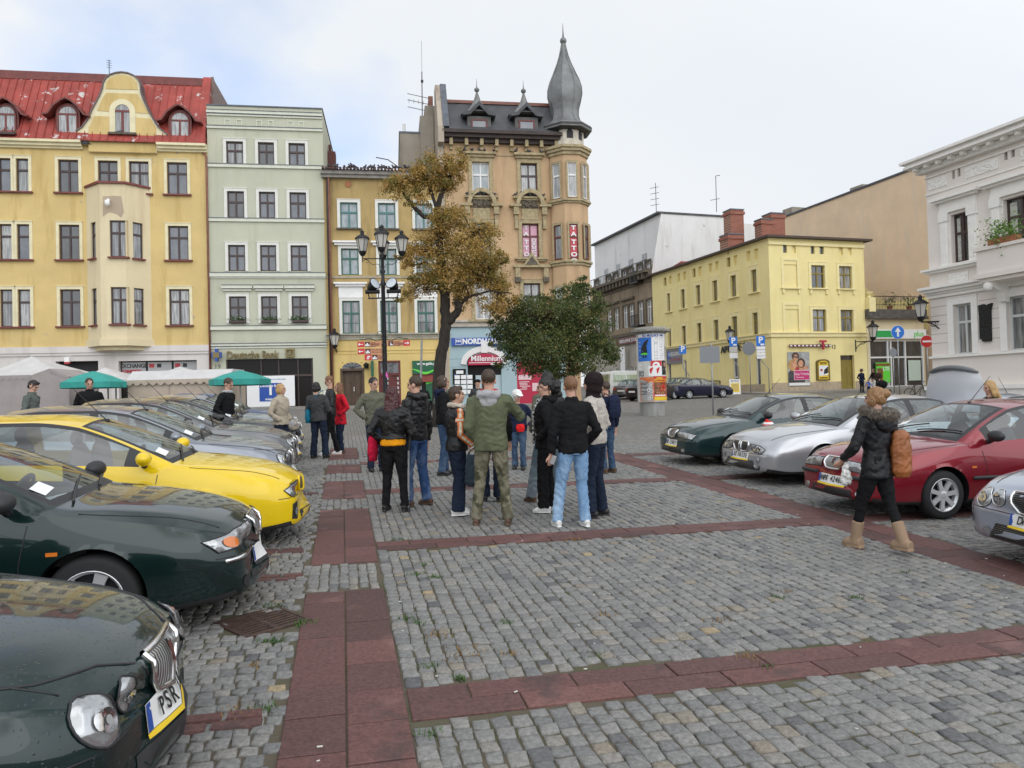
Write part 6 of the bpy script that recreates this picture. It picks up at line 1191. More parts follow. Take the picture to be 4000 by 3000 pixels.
cb=G(1410,897); ac=thing('advertising_column','round advertising column pasted with posters under a grey cap','poster column',cb); cm=.00406*cb.y/32
def CZ(y):return(1592-y)*cm
CRD=160*cm
mb=MB(); mb.lathe([(CRD*.84,-.3),(CRD*.84,CZ(1452))],40); mb.build('base',pm('concrete_base',(.27,.27,.255),.85,var=.15,scale=3,stretch=(2,2,.4)),ac,smooth=True,sharp=40)
mb=MB(); mb.lathe([(CRD*.97,CZ(1445)),(CRD*.97,CZ(700))],48); mb.build('drum',pm('weathered_paper',(.50,.50,.47),.85,var=.2,scale=3,col2=(.62,.61,.58)),ac,smooth=True,sharp=40)
mb=MB(); mb.lathe([(CRD*.97,CZ(722)),(CRD*1.15,CZ(700)),(CRD*1.32,CZ(695)),(CRD*1.32,CZ(672)),(CRD*1.12,CZ(668)),(CRD*1.05,CZ(648)),(CRD*.6,CZ(640)),(.05,CZ(632))],40); mb.build('cap',pm('lichen_concrete',(.26,.25,.22),.9,var=.25,scale=5),ac,smooth=True,sharp=35)
def cyl(name,mat,pts,lay,parent=ac,step=22):
 v,f,nb=fill2d(pts,step); mb=MB()
 idx=[]
 for p in v:a=math.asin(max(-.999,min(.999,(p.x-955)/160))); r=CRD*.97+.004+lay*.0025; idx.append(mb.p((r*math.sin(a),-r*math.cos(a),CZ(p.y))))
 for t_ in f:mb.face([idx[i]for i in t_])
 return mb.build(name,mat,parent,smooth=True)
def rect(x0,x1,y0,y1):return[(x0,y0),(x1,y0),(x1,y1),(x0,y1)]
def ell2(x,y,rx,ry,n=16):return[(x+rx*math.cos(2*math.pi*k/n),y+ry*math.sin(2*math.pi*k/n))for k in range(n)]
m_posterblue=pm('poster_blue',(.02,.15,.55),.5); m_posterred=pm('poster_red',(.55,.03,.03),.5); m_posteror=pm('poster_orange',(.6,.16,.05),.5,var=.3,scale=8); m_grprint=pm('grey_print',(.22,.22,.22),.6); m_brprint=pm('brown_print',(.22,.08,.035),.5,var=.6,scale=9)
p=cyl('poster',m_posterblue,rect(806,932,760,1012),1); cyl('fin',m_blk,[(905,778),(880,850),(890,930),(828,930),(830,880),(850,820),(878,790)],2,p); cyl('foot',m_lime,ell2(860,935,32,12),3,p)
for x in(848,872):cyl('leg',m_blk,[(x,940),(x+5,940),(x+12,972),(x-8,972)],4,p)
p=cyl('poster',m_wht,rect(934,1080,750,1006),1)
for k in range(26):
 y=765+k*9; cyl('text_line',m_grprint,rect(960 if k>2 else 975,960+rnd.uniform(35,52),y,y+3),2,p); cyl('text_line',m_grprint,rect(1024,1024+rnd.uniform(25,45),y,y+(6 if k in(3,6,10)else 3)),2,p)
cyl('poster',m_wht,rect(810,1090,722,752),1)
for k,ch in enumerate('TU MIEJSCE NA'):
 x=850+k*17; a=math.asin((x-955)/160); r=CRD*.97+.02
 if ch!=' ':text(ch,.14,ac,(r*math.sin(a),-r*math.cos(a),CZ(742)),rot=(R(90),0,a),mat=m_dbblue,ext=.002,bold=.004)
p=cyl('poster',m_posterred,rect(918,1042,1010,1172),1); cyl('white_field',m_wht,rect(895,1042,1068,1172),2,p); cyl('bottle',m_wht,[(935,1070),(945,1035),(975,1020),(1010,1030),(1028,1070)],2,p); cyl('mouth',m_noentry,ell2(975,1052,16,7),3,p)
for x in(905,978):cyl('wedge',m_noentry,[(x,1098),(x+38,1075),(x+38,1092),(x+15,1150),(x+5,1140)],3,p)
p=cyl('poster',m_blk,rect(1046,1098,1008,1160),1); cyl('face',m_skin,ell2(1076,1050,10,28),2,p); cyl('text_line',m_wht,rect(1056,1094,1098,1106),2,p)
p=cyl('poster',m_posteror,rect(810,944,1182,1440),1); cyl('grey_field',m_frost,[(815,1200),(930,1260),(938,1436),(815,1436)],2,p)
for k in range(9):cyl('text_line',m_blk,rect(820,820+rnd.uniform(40,75),1240+k*15,1247+k*15),3,p)
for x,y in((918,1250),(905,1290),(890,1320),(925,1330),(915,1390),(895,1410)):cyl('photo',m_wht,ell2(x,y,14,18),4,p); cyl('photo',m_grprint,ell2(x,y,9,12),5,p)
p=cyl('poster',m_posterred,rect(945,1104,1176,1434),1); cyl('title_field',m_ply,rect(948,1096,1205,1236),2,p); cyl('photo',m_brprint,rect(948,1100,1240,1365),2,p); cyl('yellow_field',m_ply,rect(948,1102,1392,1432),2,p); cyl('star',m_noentry,[(1055,1228),(1064,1275),(1098,1278),(1070,1300),(1082,1345),(1055,1318),(1015,1345),(1035,1300),(1008,1278),(1045,1275)],3,p); cyl('text_line',m_wht,rect(955,1085,1372,1385),3,p)
for k in range(30):x=rnd.uniform(955,1095); y=rnd.uniform(1300,1360); cyl('figure',m_ply if k%3 else m_wht,ell2(x,y,3,4,6),3,p)if k<16 else None
for k,ch in enumerate('CHOR'):x=985+k*18; a=math.asin((x-955)/160); r=CRD*.97+.015; text(ch,.1,p,(r*math.sin(a),-r*math.cos(a),CZ(1196)),rot=(R(90),0,a),mat=m_ply,ext=.002,bold=.006)
for k,ch in enumerate('ALEXANDROWA'):x=956+k*12.5; a=math.asin((x-955)/160); r=CRD*.97+.015; text(ch,.1,p,(r*math.sin(a),-r*math.cos(a),CZ(1221)),rot=(R(90),0,a),mat=m_noentry,ext=.002,bold=.006,sx=.8)
for q,mt in((rect(800,830,1020,1110),m_wht),(rect(806,850,1115,1175),m_grprint),(rect(1088,1112,850,1000),m_grprint),(rect(1104,1113,1180,1440),m_frost)):cyl('poster',mt,q,0)
b=G(1588,852); sb=thing('sandwich_board','white and yellow folding sandwich board on the pavement by the yellow house','sandwich board',b,R(-12)); w=.38
mb=MB()
for s in(-1,1):mb.X=Matrix.Rotation(R(14*s),4,'X'); mb.X=Matrix.Translation((0,s*.0,1.12))@Matrix.Rotation(R(16*s),4,'X'); mb.box(-w,w,-.015,.015,-1.16,0)
mb.X=None; fr=mb.build('panels',m_wht,sb); mb=MB(); mb.X=Matrix.Translation((0,0,1.12))@Matrix.Rotation(R(-16),4,'X'); mb.box(-w+.08,w-.08,-.025,-.017,-1.0,-.3)
mb.m=1
for k in range(6):mb.box(-w+.16,w-.16,-.028,-.026,-.42-k*.09,-.385-k*.09)
mb.build('yellow_field',[m_ply,m_grprint],fr); tm=Matrix.Translation((0,0,1.12))@Matrix.Rotation(R(-16),4,'X'); o=text('FOTO',.24,fr,tm@Vector((0,-.025,-.16)),rot=(R(74),0,0),mat=m_grprint,bold=.008,ext=.002,sx=.9)
b0,b1=ground_at(1522,850,57),ground_at(1556,850,55.5); rl=thing('railing','low black metal railing behind the dark blue parked car','railing',b0); mb=MB(); d=b1-b0
for k in range(15):q=d*(k/14); mb.tube([q,q+Vector((0,0,1.0))],.02 if k%7 else.045,5)
rl2=MB(); rl2.tube([Vector((0,0,1.0)),d+Vector((0,0,1.0))],.03,6); rl2.tube([Vector((0,0,.15)),d+Vector((0,0,.15))],.025,6); mb.build('bars',m_iron,rl); rl2.build('rails',m_iron,rl)
b=ground_at(1981,846,42); bc=thing('bicycle','dark bicycle parked beside the glass shop behind the silver car','bicycle',b,R(12)); m_tyre=pm('tyre_rubber',(.015,.015,.016),.8); BW=.34
for x in(-.52,.52):
 mb=MB(); mb.tube([(x+BW*math.cos(q),0,BW+BW*math.sin(q))for q in[2*math.pi*i/24 for i in range(25)]],.02,6,cap=False); wo_=mb.build('wheel',m_tyre,bc); mb=MB()
 for k in range(9):q=math.pi*k/9; mb.tube([(x+BW*math.cos(q),0,BW+BW*math.sin(q)),(x-BW*math.cos(q),0,BW-BW*math.sin(q))],.003,3)
 mb.lathe([(.03,-.05),(.03,.05)],8,(x,0,BW)); mb.build('spokes',m_galv,wo_)
mb=MB()
for a,c in(((-.52,BW),(-.1,.30)),((-.52,BW),(-.18,.82)),((-.1,.30),(-.2,.92)),((-.1,.30),(.36,.78)),((-.18,.82),(.34,.88)),((.52,BW),(.33,.98))):mb.tube([(a[0],0,a[1]),(c[0],0,c[1])],.02,6)
mb.build('frame',m_blk,bc); mb=MB(); mb.box(-.33,-.08,-.06,.06,.93,.98); mb.build('saddle',m_blk,bc); mb=MB(); mb.tube([(.33,-.28,1.05),(.36,-.1,1.02),(.33,0,.99),(.36,.1,1.02),(.33,.28,1.05)],.015,5); mb.build('handlebar',m_blk,bc)
m_canvas=pm('grey_white_canvas',(.52,.505,.495),.85,var=.06,scale=2,bump=.2,bscale=6); m_beige=pm('beige_canvas',(.42,.35,.28),.85,var=.07,scale=2,bump=.3,bscale=5); m_taupe=pm('taupe_canvas',(.31,.275,.265),.85,var=.07,scale=2,bump=.3,bscale=5); m_tealc=pm('teal_canvas',(.03,.29,.25),.75,var=.1,scale=3)
def scallop(mb,a,b,z0,drop,n,y):
 w=(b-a)/n
 for k in range(n):x=a+k*w; mb.prism([(x,z0),(x+w,z0),*[(x+w*(1-q/6),z0-drop*(.55+.45*math.sin(math.pi*q/6)))for q in range(7)]],y-.006,y)
def pavilion(label,u0,u1,ua,va,ve,Y,name='market_tent',dep=3.2,mat=None):
 a,b,e=AT(u0,ve,Y),AT(u1,ve,Y),AT(ua,va,Y+dep*.35); base=Vector((a.x,Y,gz((a.x+b.x)/2,Y))); t=thing(name,label,'market tent',base,0,'market stalls'); w=b.x-a.x; ze,za=a.z-base.z,e.z-base.z; ax=e.x-a.x
 mb=MB(); n=16; ring_=[(0,0),(w*.25,-.0),(w*.5,0),(w*.75,0),(w,0),(w,dep*.5),(w,dep),(w*.5,dep),(0,dep),(0,dep*.5)]; top=(ax,dep*.5)
 lv=[]
 for q in(0,.35,.7,.93,1):
  lv.append([mb.p((x+(top[0]-x)*q,y+(top[1]-y)*q,ze+(za-ze)*(q**1.25)))for x,y in ring_])
 for A_,B_ in zip(lv,lv[1:]):
  for k in range(len(ring_)):mb.face((A_[k],A_[(k+1)%len(ring_)],B_[(k+1)%len(ring_)],B_[k]))
 mb.box(0,w,-.01,.0,ze-.22,ze); mb.box(w,w+.01,0,dep,ze-.22,ze); mb.build('canopy',mat or m_canvas,t); mb=MB()
 for x,y in((.05,.05),(w-.05,.05),(w-.05,dep-.05),(.05,dep-.05)):mb.box(x-.03,x+.03,y-.03,y+.03,-.3,ze)
 mb.build('poles',m_galv,t); return t
pavilion('big white pyramid market tent at the far left',-70,150,50,768,815,33,dep=4)
pavilion('white pyramid market tent behind the teal parasol',150,280,214,793,822,34)
pavilion('white peaked market tent behind the long beige stall',285,470,379,791,822,35)
def stall(label,u0,u1,vt,vr,Y,gable=None,mat=None,dep=2.0):
 a,b=AT(u0,vt,Y),AT(u1,vt,Y); base=Vector((a.x,Y,gz((a.x+b.x)/2,Y))); t=thing('market_stall',label,'market stall',base,0,'market stalls'); w=b.x-a.x; ze=a.z-base.z; zr_=AT(u0,vr,Y+1).z-base.z
 if gable is not None:
  mb=MB(); xg=AT(gable,vr,Y).x-a.x; zg_=AT(gable,vr,Y).z-base.z; x0g=xg-.75; mb.prism([(0,-.2),(w,-.2),(w,ze-.1),(xg,zg_),(x0g,ze-.02),(0,ze)],0,dep); mb.build('side_wall',mat,t); mb=MB(); scallop(mb,0,x0g,ze,.2,6,-.01); mb.build('valance',mat,t)
  mb=MB(); L_=math.hypot(w-xg,zg_-ze+.1)
  for k in range(8):q=k/8; x=xg+(w-xg)*q; z=zg_+(ze-.1-zg_)*q; mb.prism([(x,z),(x+(w-xg)/8,z+(ze-.1-zg_)/8),(x+(w-xg)/8,z-.12),(x+(w-xg)/16,z-.2),(x,z-.12)],-.014,-.006)
  mb.build('scalloped_edge',mat,t)
 else:
  mb=MB(); mb.box(.02,w-.02,.02,dep,-.3,ze); mb.build('side_wall',mat,t); mb=MB(); pts=[(-.06,ze-.05),(0,ze),(.5,zr_),(dep-.3,zr_),(dep+.05,ze)]; mb.prism_x(pts,-.03,w+.03); mb.build('canopy',m_canvas,t); mb=MB(); scallop(mb,-.03,w+.03,ze+.0,.22,13,-.07); mb.build('valance',mat,t)
  mb=MB(); mb.tube([(w*.42,-.01,0),(w*.42,-.012,ze)],.012,4); mb.build('seam',m_taupe,t)
 return t
stall('taupe canvas stall with a scalloped gable beside the man in grey',-20,149,812,796,29,gable=107,mat=m_taupe)
stall('long beige canvas stall with scalloped valance and pale roof',274,492,822,804,29,mat=m_beige)
def parasol(label,u0,u1,v0,v1,Y,ua=None):
 c=AT((u0+u1)/2,v1,Y); base=Vector((c.x,Y,gz(c.x,Y))); t=thing('market_parasol',label,'parasol',base,0,'teal market parasols'); r=(u1-u0)/2*1.808*Y/2850; ze=c.z-base.z; za=AT(0,v0,Y).z-AT(0,v1,Y).z+ze
 mb=MB(); mb.lathe([(r,ze-.22),(r*1.01,ze),(r*.55,ze+(za-ze)*.6),(r*.1,za),(.02,za+.02)],8,ph=R(12),cap=False); mb.build('canopy',m_tealc,t); mb=MB(); mb.tube([(0,0,-.2),(0,0,za)],.025,6)
 for k in range(8):a=R(12+45*k); mb.tube([(r*math.cos(a),r*math.sin(a),ze),(0,0,za-.03)],.012,4)
 mb.build('pole',m_galv,t); return t
parasol('teal green market parasol between the taupe stall and the long beige stall',136,268,803,826,28)
parasol('teal green market parasol at the right end of the beige stall',455,582,801,820,28.3)
m_pig=pm('pigeon_grey',(.07,.072,.085),.7,var=.5,scale=9)
def pigeon_mesh():
 mb=MB(); mb.ball((0,0,.10),.13,.075,.075,8,6); mb.ball((.12,0,.2),.045,.04,.05,7,5); mb.tube([(.08,0,.12),(.12,0,.2)],[.055,.035],7); mb.tube([(-.08,0,.09),(-.24,0,.05)],[(.02,.06),(.01,.05)],6); mb.tube([(.16,0,.2),(.2,0,.19)],[.012,.003],4)
 for s in(-1,1):mb.tube([(.0,s*.03,.05),(.01,s*.03,0)],.008,4)
 return mb.mesh('pigeon',m_pig,smooth=True)
pg=pigeon_mesh()
def pigeon(W,label,group):
 o=obj('pigeon',pg,None,W,(0,0,rnd.uniform(0,6.28))); s=rnd.uniform(.85,1.15); o.scale=(s,s,s); tag(o,label,'pigeon',group)
zt=Cc.Z(780,376)
for k in range(38):
 x=rnd.uniform(.1,xC*.80); y=rnd.uniform(-.55,.6); pigeon(Cc.W(x,y,zt+.22+max(0,y+.5)*.23),'grey pigeon in the flock along the tiled roof of the low ochre house','pigeons on the tiled roof')
for k in range(2):
 for(u,v,n)in((1035,343,5),(1143,345,3),(1040,426,6),(1142,428,5)):
  for j in range(n if k==0 else 0):
   c=D.P(u-30+60*j/max(1,n-1)+rnd.uniform(-3,3),v,-.3);
   zz={343:rD[0][0]+.56,345:rD[0][0]+.56,426:rD[0][1]-.02,428:rD[0][1]-.02}[v]; pigeon(D.W(c[0],-.28,zz),'grey pigeon perched on a window ledge of the tan corner tenement','pigeons on the window ledges')
for u,x in((110,0),(704,1)):pass
c=A.P(703/2.212*.0+395,316,-.3)
for k,(u,v)in enumerate(((181,313),(187,313),(258,289),(402,317))):c=A.P(u,v,-.3); pigeon(A.W(c[0],-.3,c[1]),'grey pigeon sitting at the foot of the curved gable on the red-roofed house','pigeons by the gable')
m_pave=pm('pavement_slabs',(.25,.235,.21),.85,var=.12,scale=2,bump=.2,bscale=12)
def gstrip(name,P0,P1,w0,w1,h,mat,n=16):
 d=(P1-P0).normalized(); nrm=Vector((d.y,-d.x)); mb=MB(); rows=[]
 for k in range(n+1):
  q=P0.lerp(P1,k/n); a=q+nrm*w0; b=q+nrm*w1; rows.append([mb.p((a.x,a.y,gz(a.x,a.y)+h)),mb.p((b.x,b.y,gz(b.x,b.y)+h)),mb.p((b.x,b.y,gz(b.x,b.y)-.05))])
 for a,b in zip(rows,rows[1:]):mb.face((a[0],a[1],b[1],b[0])); mb.face((a[1],a[2],b[2],b[1]))
 o=mb.build(name,mat); tag(o,kind='structure')
e2=Vector((math.cos(aF2),math.sin(aF2))); gstrip('pavement',F0-e2*1.8,F0+e2*16,-.5,2.2,.11,m_pave); gstrip('pavement',F0-eS*30,F0+eS*2.2,-.2,1.9,.105,m_pave); gstrip('pavement',row_pt(-37),row_pt(5),-.2,1.7,.10,m_pave); gstrip('pavement',I0-eS*.5,I0+eS*14,-.2,1.6,.10,m_pave)
def paint(name,col,metal=.0,rough=.28,drops=False):
 m=pm(name,col,rough,metal=metal,coat=1.,spec=.12)
 if drops:
  t=m.node_tree; b=t.nodes['Principled BSDF']; tcn=t.nodes.new('ShaderNodeTexCoord'); v=t.nodes.new('ShaderNodeTexVoronoi'); v.inputs['Scale'].default_value=42; t.links.new(tcn.outputs['Object'],v.inputs[0])
  r=t.nodes.new('ShaderNodeMapRange'); r.inputs[1].default_value=.10; r.inputs[2].default_value=.22; r.inputs[3].default_value=1; r.inputs[4].default_value=0; t.links.new(v.outputs['Distance'],r.inputs[0])
  bp=t.nodes.new('ShaderNodeBump'); bp.inputs['Strength'].default_value=.35; bp.inputs['Distance'].default_value=.004; t.links.new(r.outputs[0],bp.inputs['Height']); t.links.new(bp.outputs[0],b.inputs['Normal']); t.links.new(bp.outputs[0],b.inputs['Coat Normal'])
 return m
m_trim=pm('black_plastic',(.022,.022,.024),.55); m_chrome=pm('chrome',(.78,.78,.78),.08,metal=1); m_alloy=pm('alloy_rim',(.58,.59,.60),.32,metal=.35)
m_cglass=clear_glass('car_glass',(.66,.74,.74),.10); m_amber=pm('amber_lens',(.60,.16,.02),.12,coat=1); m_taill=pm('tail_lens',(.42,.02,.02),.15,coat=1); m_seat=pm('seat_cloth',(.055,.055,.058),.9); m_dash=pm('dashboard',(.04,.04,.042),.7)
m_plate=pm('plate_white',(.72,.72,.70),.45); m_paper=pm('paper_sheet',(.75,.77,.78),.7)
def lamp_mat():
 m=pm('headlamp_glass',(.40,.41,.42),.16,metal=.7,coat=1.); t=m.node_tree; b=t.nodes['Principled BSDF']; tcn=t.nodes.new('ShaderNodeTexCoord'); v=t.nodes.new('ShaderNodeTexVoronoi'); v.feature='SMOOTH_F1'; v.inputs['Scale'].default_value=13; t.links.new(tcn.outputs['Object'],v.inputs[0]); bp=t.nodes.new('ShaderNodeBump'); bp.inputs['Strength'].default_value=.55; bp.inputs['Distance'].default_value=.05; t.links.new(v.outputs['Distance'],bp.inputs['Height']); t.links.new(bp.outputs[0],b.inputs['Normal']); return m
m_lamp=lamp_mat()
def stripe_mat(name,c1,c2,sc,ax=1):
 m=pm(name,c1,.3,metal=.6); t=m.node_tree; b=t.nodes['Principled BSDF']; tcn=t.nodes.new('ShaderNodeTexCoord'); w=t.nodes.new('ShaderNodeTexWave'); w.bands_direction='XYZ'[ax]; w.inputs['Scale'].default_value=sc; t.links.new(tcn.outputs['Object'],w.inputs[0]); r=t.nodes.new('ShaderNodeValToRGB'); r.color_ramp.elements[0].position=.3; r.color_ramp.elements[0].color=(*c2,1); r.color_ramp.elements[1].position=.55; r.color_ramp.elements[1].color=(*c1,1); t.links.new(w.outputs['Fac'],r.inputs[0]); t.links.new(r.outputs[0],b.inputs['Base Color']); return m
m_slats=stripe_mat('chrome_slats',(.55,.55,.55),(.03,.03,.03),14); m_mesh=stripe_mat('mesh_grille',(.12,.12,.12),(.01,.01,.01),18,2)
def pch(tr,s):
 xs=np.array([t[0]for t in tr],float); ys=np.array([t[1]for t in tr],float); h=np.diff(xs); d=np.diff(ys)/h; m=np.zeros(len(xs)); m[0],m[-1]=d[0],d[-1]
 for k in range(1,len(xs)-1):m[k]=0 if d[k-1]*d[k]<=0 else 2*d[k-1]*d[k]/(d[k-1]+d[k])
 i=np.clip(np.searchsorted(xs,s,side='right')-1,0,len(h)-1); t=(s-xs[i])/h[i]; t=np.clip(t,0,1)
 return(2*t**3-3*t**2+1)*ys[i]+(t**3-2*t**2+t)*h[i]*m[i]+(-2*t**3+3*t**2)*ys[i+1]+(t**3-t**2)*h[i]*m[i+1]
HATCH=dict(L=3.98,ax=(.80,3.30),R=.345,wr=.30,cowl=1.12,head=1.98,rend=3.42,rbot=3.86,sw=(1.5,3.45),bp=[(2.32,2.42),(3.05,3.12)],zb=[(0,.20),(.3,.17),(3.6,.19),(3.98,.28)],zs=[(0,.66),(.10,.71),(.5,.79),(1.15,.88),(2,.90),(3.3,.93),(3.8,.93),(3.98,.86)],zt=[(0,.70),(.05,.745),(.2,.80),(.5,.86),(.8,.905),(1.12,.945),(1.98,1.345),(2.4,1.40),(2.9,1.40),(3.42,1.345),(3.86,.98),(3.98,.90)],zr=[(0,.68),(.05,.725),(.2,.775),(.5,.832),(.8,.873),(1.12,.905),(1.98,1.29),(2.4,1.345),(2.9,1.345),(3.42,1.28),(3.86,.95),(3.98,.87)],w=[(0,.63),(.04,.70),(.13,.765),(.35,.82),(1.0,.845),(2.8,.845),(3.5,.82),(3.85,.75),(3.98,.64)],ws=[(0,.58),(.13,.69),(.4,.745),(1.12,.775),(2,.775),(3.2,.76),(3.8,.70),(3.98,.60)],wr_=[(0,.46),(.15,.52),(.5,.58),(1.12,.70),(1.98,.575),(2.5,.555),(3.3,.56),(3.86,.62),(3.98,.55)],bow=[(0,.20),(.5,.16),(1.12,.16),(1.98,.09),(2.8,0),(3.5,-.05),(3.98,-.10)])
SEDAN=dict(HATCH,L=4.48,ax=(.86,3.43),cowl=1.26,head=2.08,rend=3.16,rbot=3.74,sw=(1.66,3.52),bp=[(2.45,2.56),(3.12,3.17)],zb=[(0,.21),(.3,.17),(4.1,.20),(4.48,.30)],zs=[(0,.625),(.10,.69),(.5,.765),(1.25,.865),(2.1,.89),(3.5,.92),(4.2,.92),(4.48,.82)],zt=[(0,.67),(.05,.72),(.2,.775),(.5,.83),(.9,.89),(1.26,.93),(2.08,1.33),(2.5,1.385),(2.9,1.38),(3.16,1.34),(3.74,1.03),(4.1,1.0),(4.4,.96),(4.48,.86)],zr=[(0,.65),(.05,.70),(.2,.75),(.5,.805),(.9,.855),(1.26,.89),(2.08,1.275),(2.5,1.33),(2.9,1.325),(3.16,1.28),(3.74,.985),(4.1,.965),(4.4,.93),(4.48,.83)],w=[(0,.69),(.03,.75),(.12,.80),(.35,.835),(1.0,.85),(3.2,.85),(3.9,.83),(4.3,.77),(4.48,.66)],ws=[(0,.58),(.13,.69),(.4,.745),(1.26,.78),(2.1,.78),(3.4,.77),(4.2,.73),(4.48,.62)],wr_=[(0,.46),(.15,.52),(.5,.58),(1.26,.70),(2.08,.585),(2.5,.565),(3.1,.57),(3.74,.63),(4.2,.64),(4.48,.54)],bow=[(0,.11),(.5,.11),(1.26,.16),(2.08,.09),(2.8,0),(3.4,-.07),(3.74,-.1),(4.48,-.12)])
def scaled(S,sx,sy,sz):
 o=dict(S)
 for k in('zb','zs','zt','zr'):o[k]=[(a*sx,b*sz)for a,b in S[k]]
 for k in('w','ws','wr_'):o[k]=[(a*sx,b*sy)for a,b in S[k]]
 o['bow']=[(a*sx,b)for a,b in S['bow']]; o['ax']=tuple(a*sx for a in S['ax']); o['sw']=tuple(a*sx for a in S['sw']); o['bp']=[(a*sx,b*sx)for a,b in S['bp']]
 for k in('L','cowl','head','rend','rbot'):o[k]=S[k]*sx
 return o
LUX=scaled(SEDAN,1.055,1.05,1.03); LUX['R']=.355; LUX['wr']=.315
REDS=scaled(SEDAN,1,1,1.035)
LOWH=scaled(HATCH,1,1,.945)
ZRX=dict(HATCH,bp=[(2.72,2.86)])
def car_shape(S):
 L=S['L']; ss=sorted({*np.round(np.concatenate([np.linspace(0,.3,13),np.arange(.33,L-.2,.045),np.linspace(L-.2,L,9)]),4),S['cowl'],S['head'],S['rend'],S['rbot'],*S['sw'],*[x for b in S['bp']for x in b]})
 s=np.array(ss); T={k:pch(S[k],s)for k in('zb','zs','zt','zr','w','ws','wr_','bow')}
 for k in('zt','zr'):
  for a,b in((S['cowl'],S['head']),(S['rend'],S['rbot'])):
   m=(s>=a)&(s<=b); f=(s[m]-a)/(b-a); va,vb=pch(S[k],np.array([a]))[0],pch(S[k],np.array([b]))[0]; T[k][m]=va+(vb-va)*(f+(.18 if a<2.2 else.22)*f*(1-f))
 rows=[]; lab=[]
 def add(y,z,l):rows.append((y,z)); lab.append(l)
 zb,zs,zt,zr,w,ws,wr=(T[k]for k in('zb','zs','zt','zr','w','ws','wr_'))
 add(0*w,zb,0); add(w*.8,zb,0); add(w*.92,zb+.02,0); add(w*.965,zb+.06,0)
 zm=np.minimum(.52,zs-.08)
 for q in np.linspace(0,1,9)[1:]:z=zb+.06+(zm-zb-.06)*q; add(w*(.965+.035*np.sin(q*math.pi/2)),z,1)
 for q in np.linspace(0,1,10)[1:]:add(w+(ws-w)*q**2.2,zm+(zs-zm)*(q-.08*q*(1-q)),2)
 nW=13
 for q in np.linspace(0,1,nW)[1:]:add(ws+(wr-ws)*q+.028*np.sin(q*math.pi)*(zr-zs)/.45,zs+(zr-zs)*q,3+q)
 for q in np.linspace(0,1,13)[1:]:add(wr*(1-q),zr+(zt-zr)*(1-(1-q)**2.2),5+q)
 Y=np.stack([r[0]for r in rows],1); Z=np.stack([r[1]for r in rows],1); X=-s[:,None]-.38*np.clip(Z-.48,0,1)*np.exp(-(s[:,None]/.30)**2)+T['bow'][:,None]*(1-np.clip(np.abs(Y)/.85,0,1)**2)-T['bow'][0]
 return s,X,Y,Z,lab
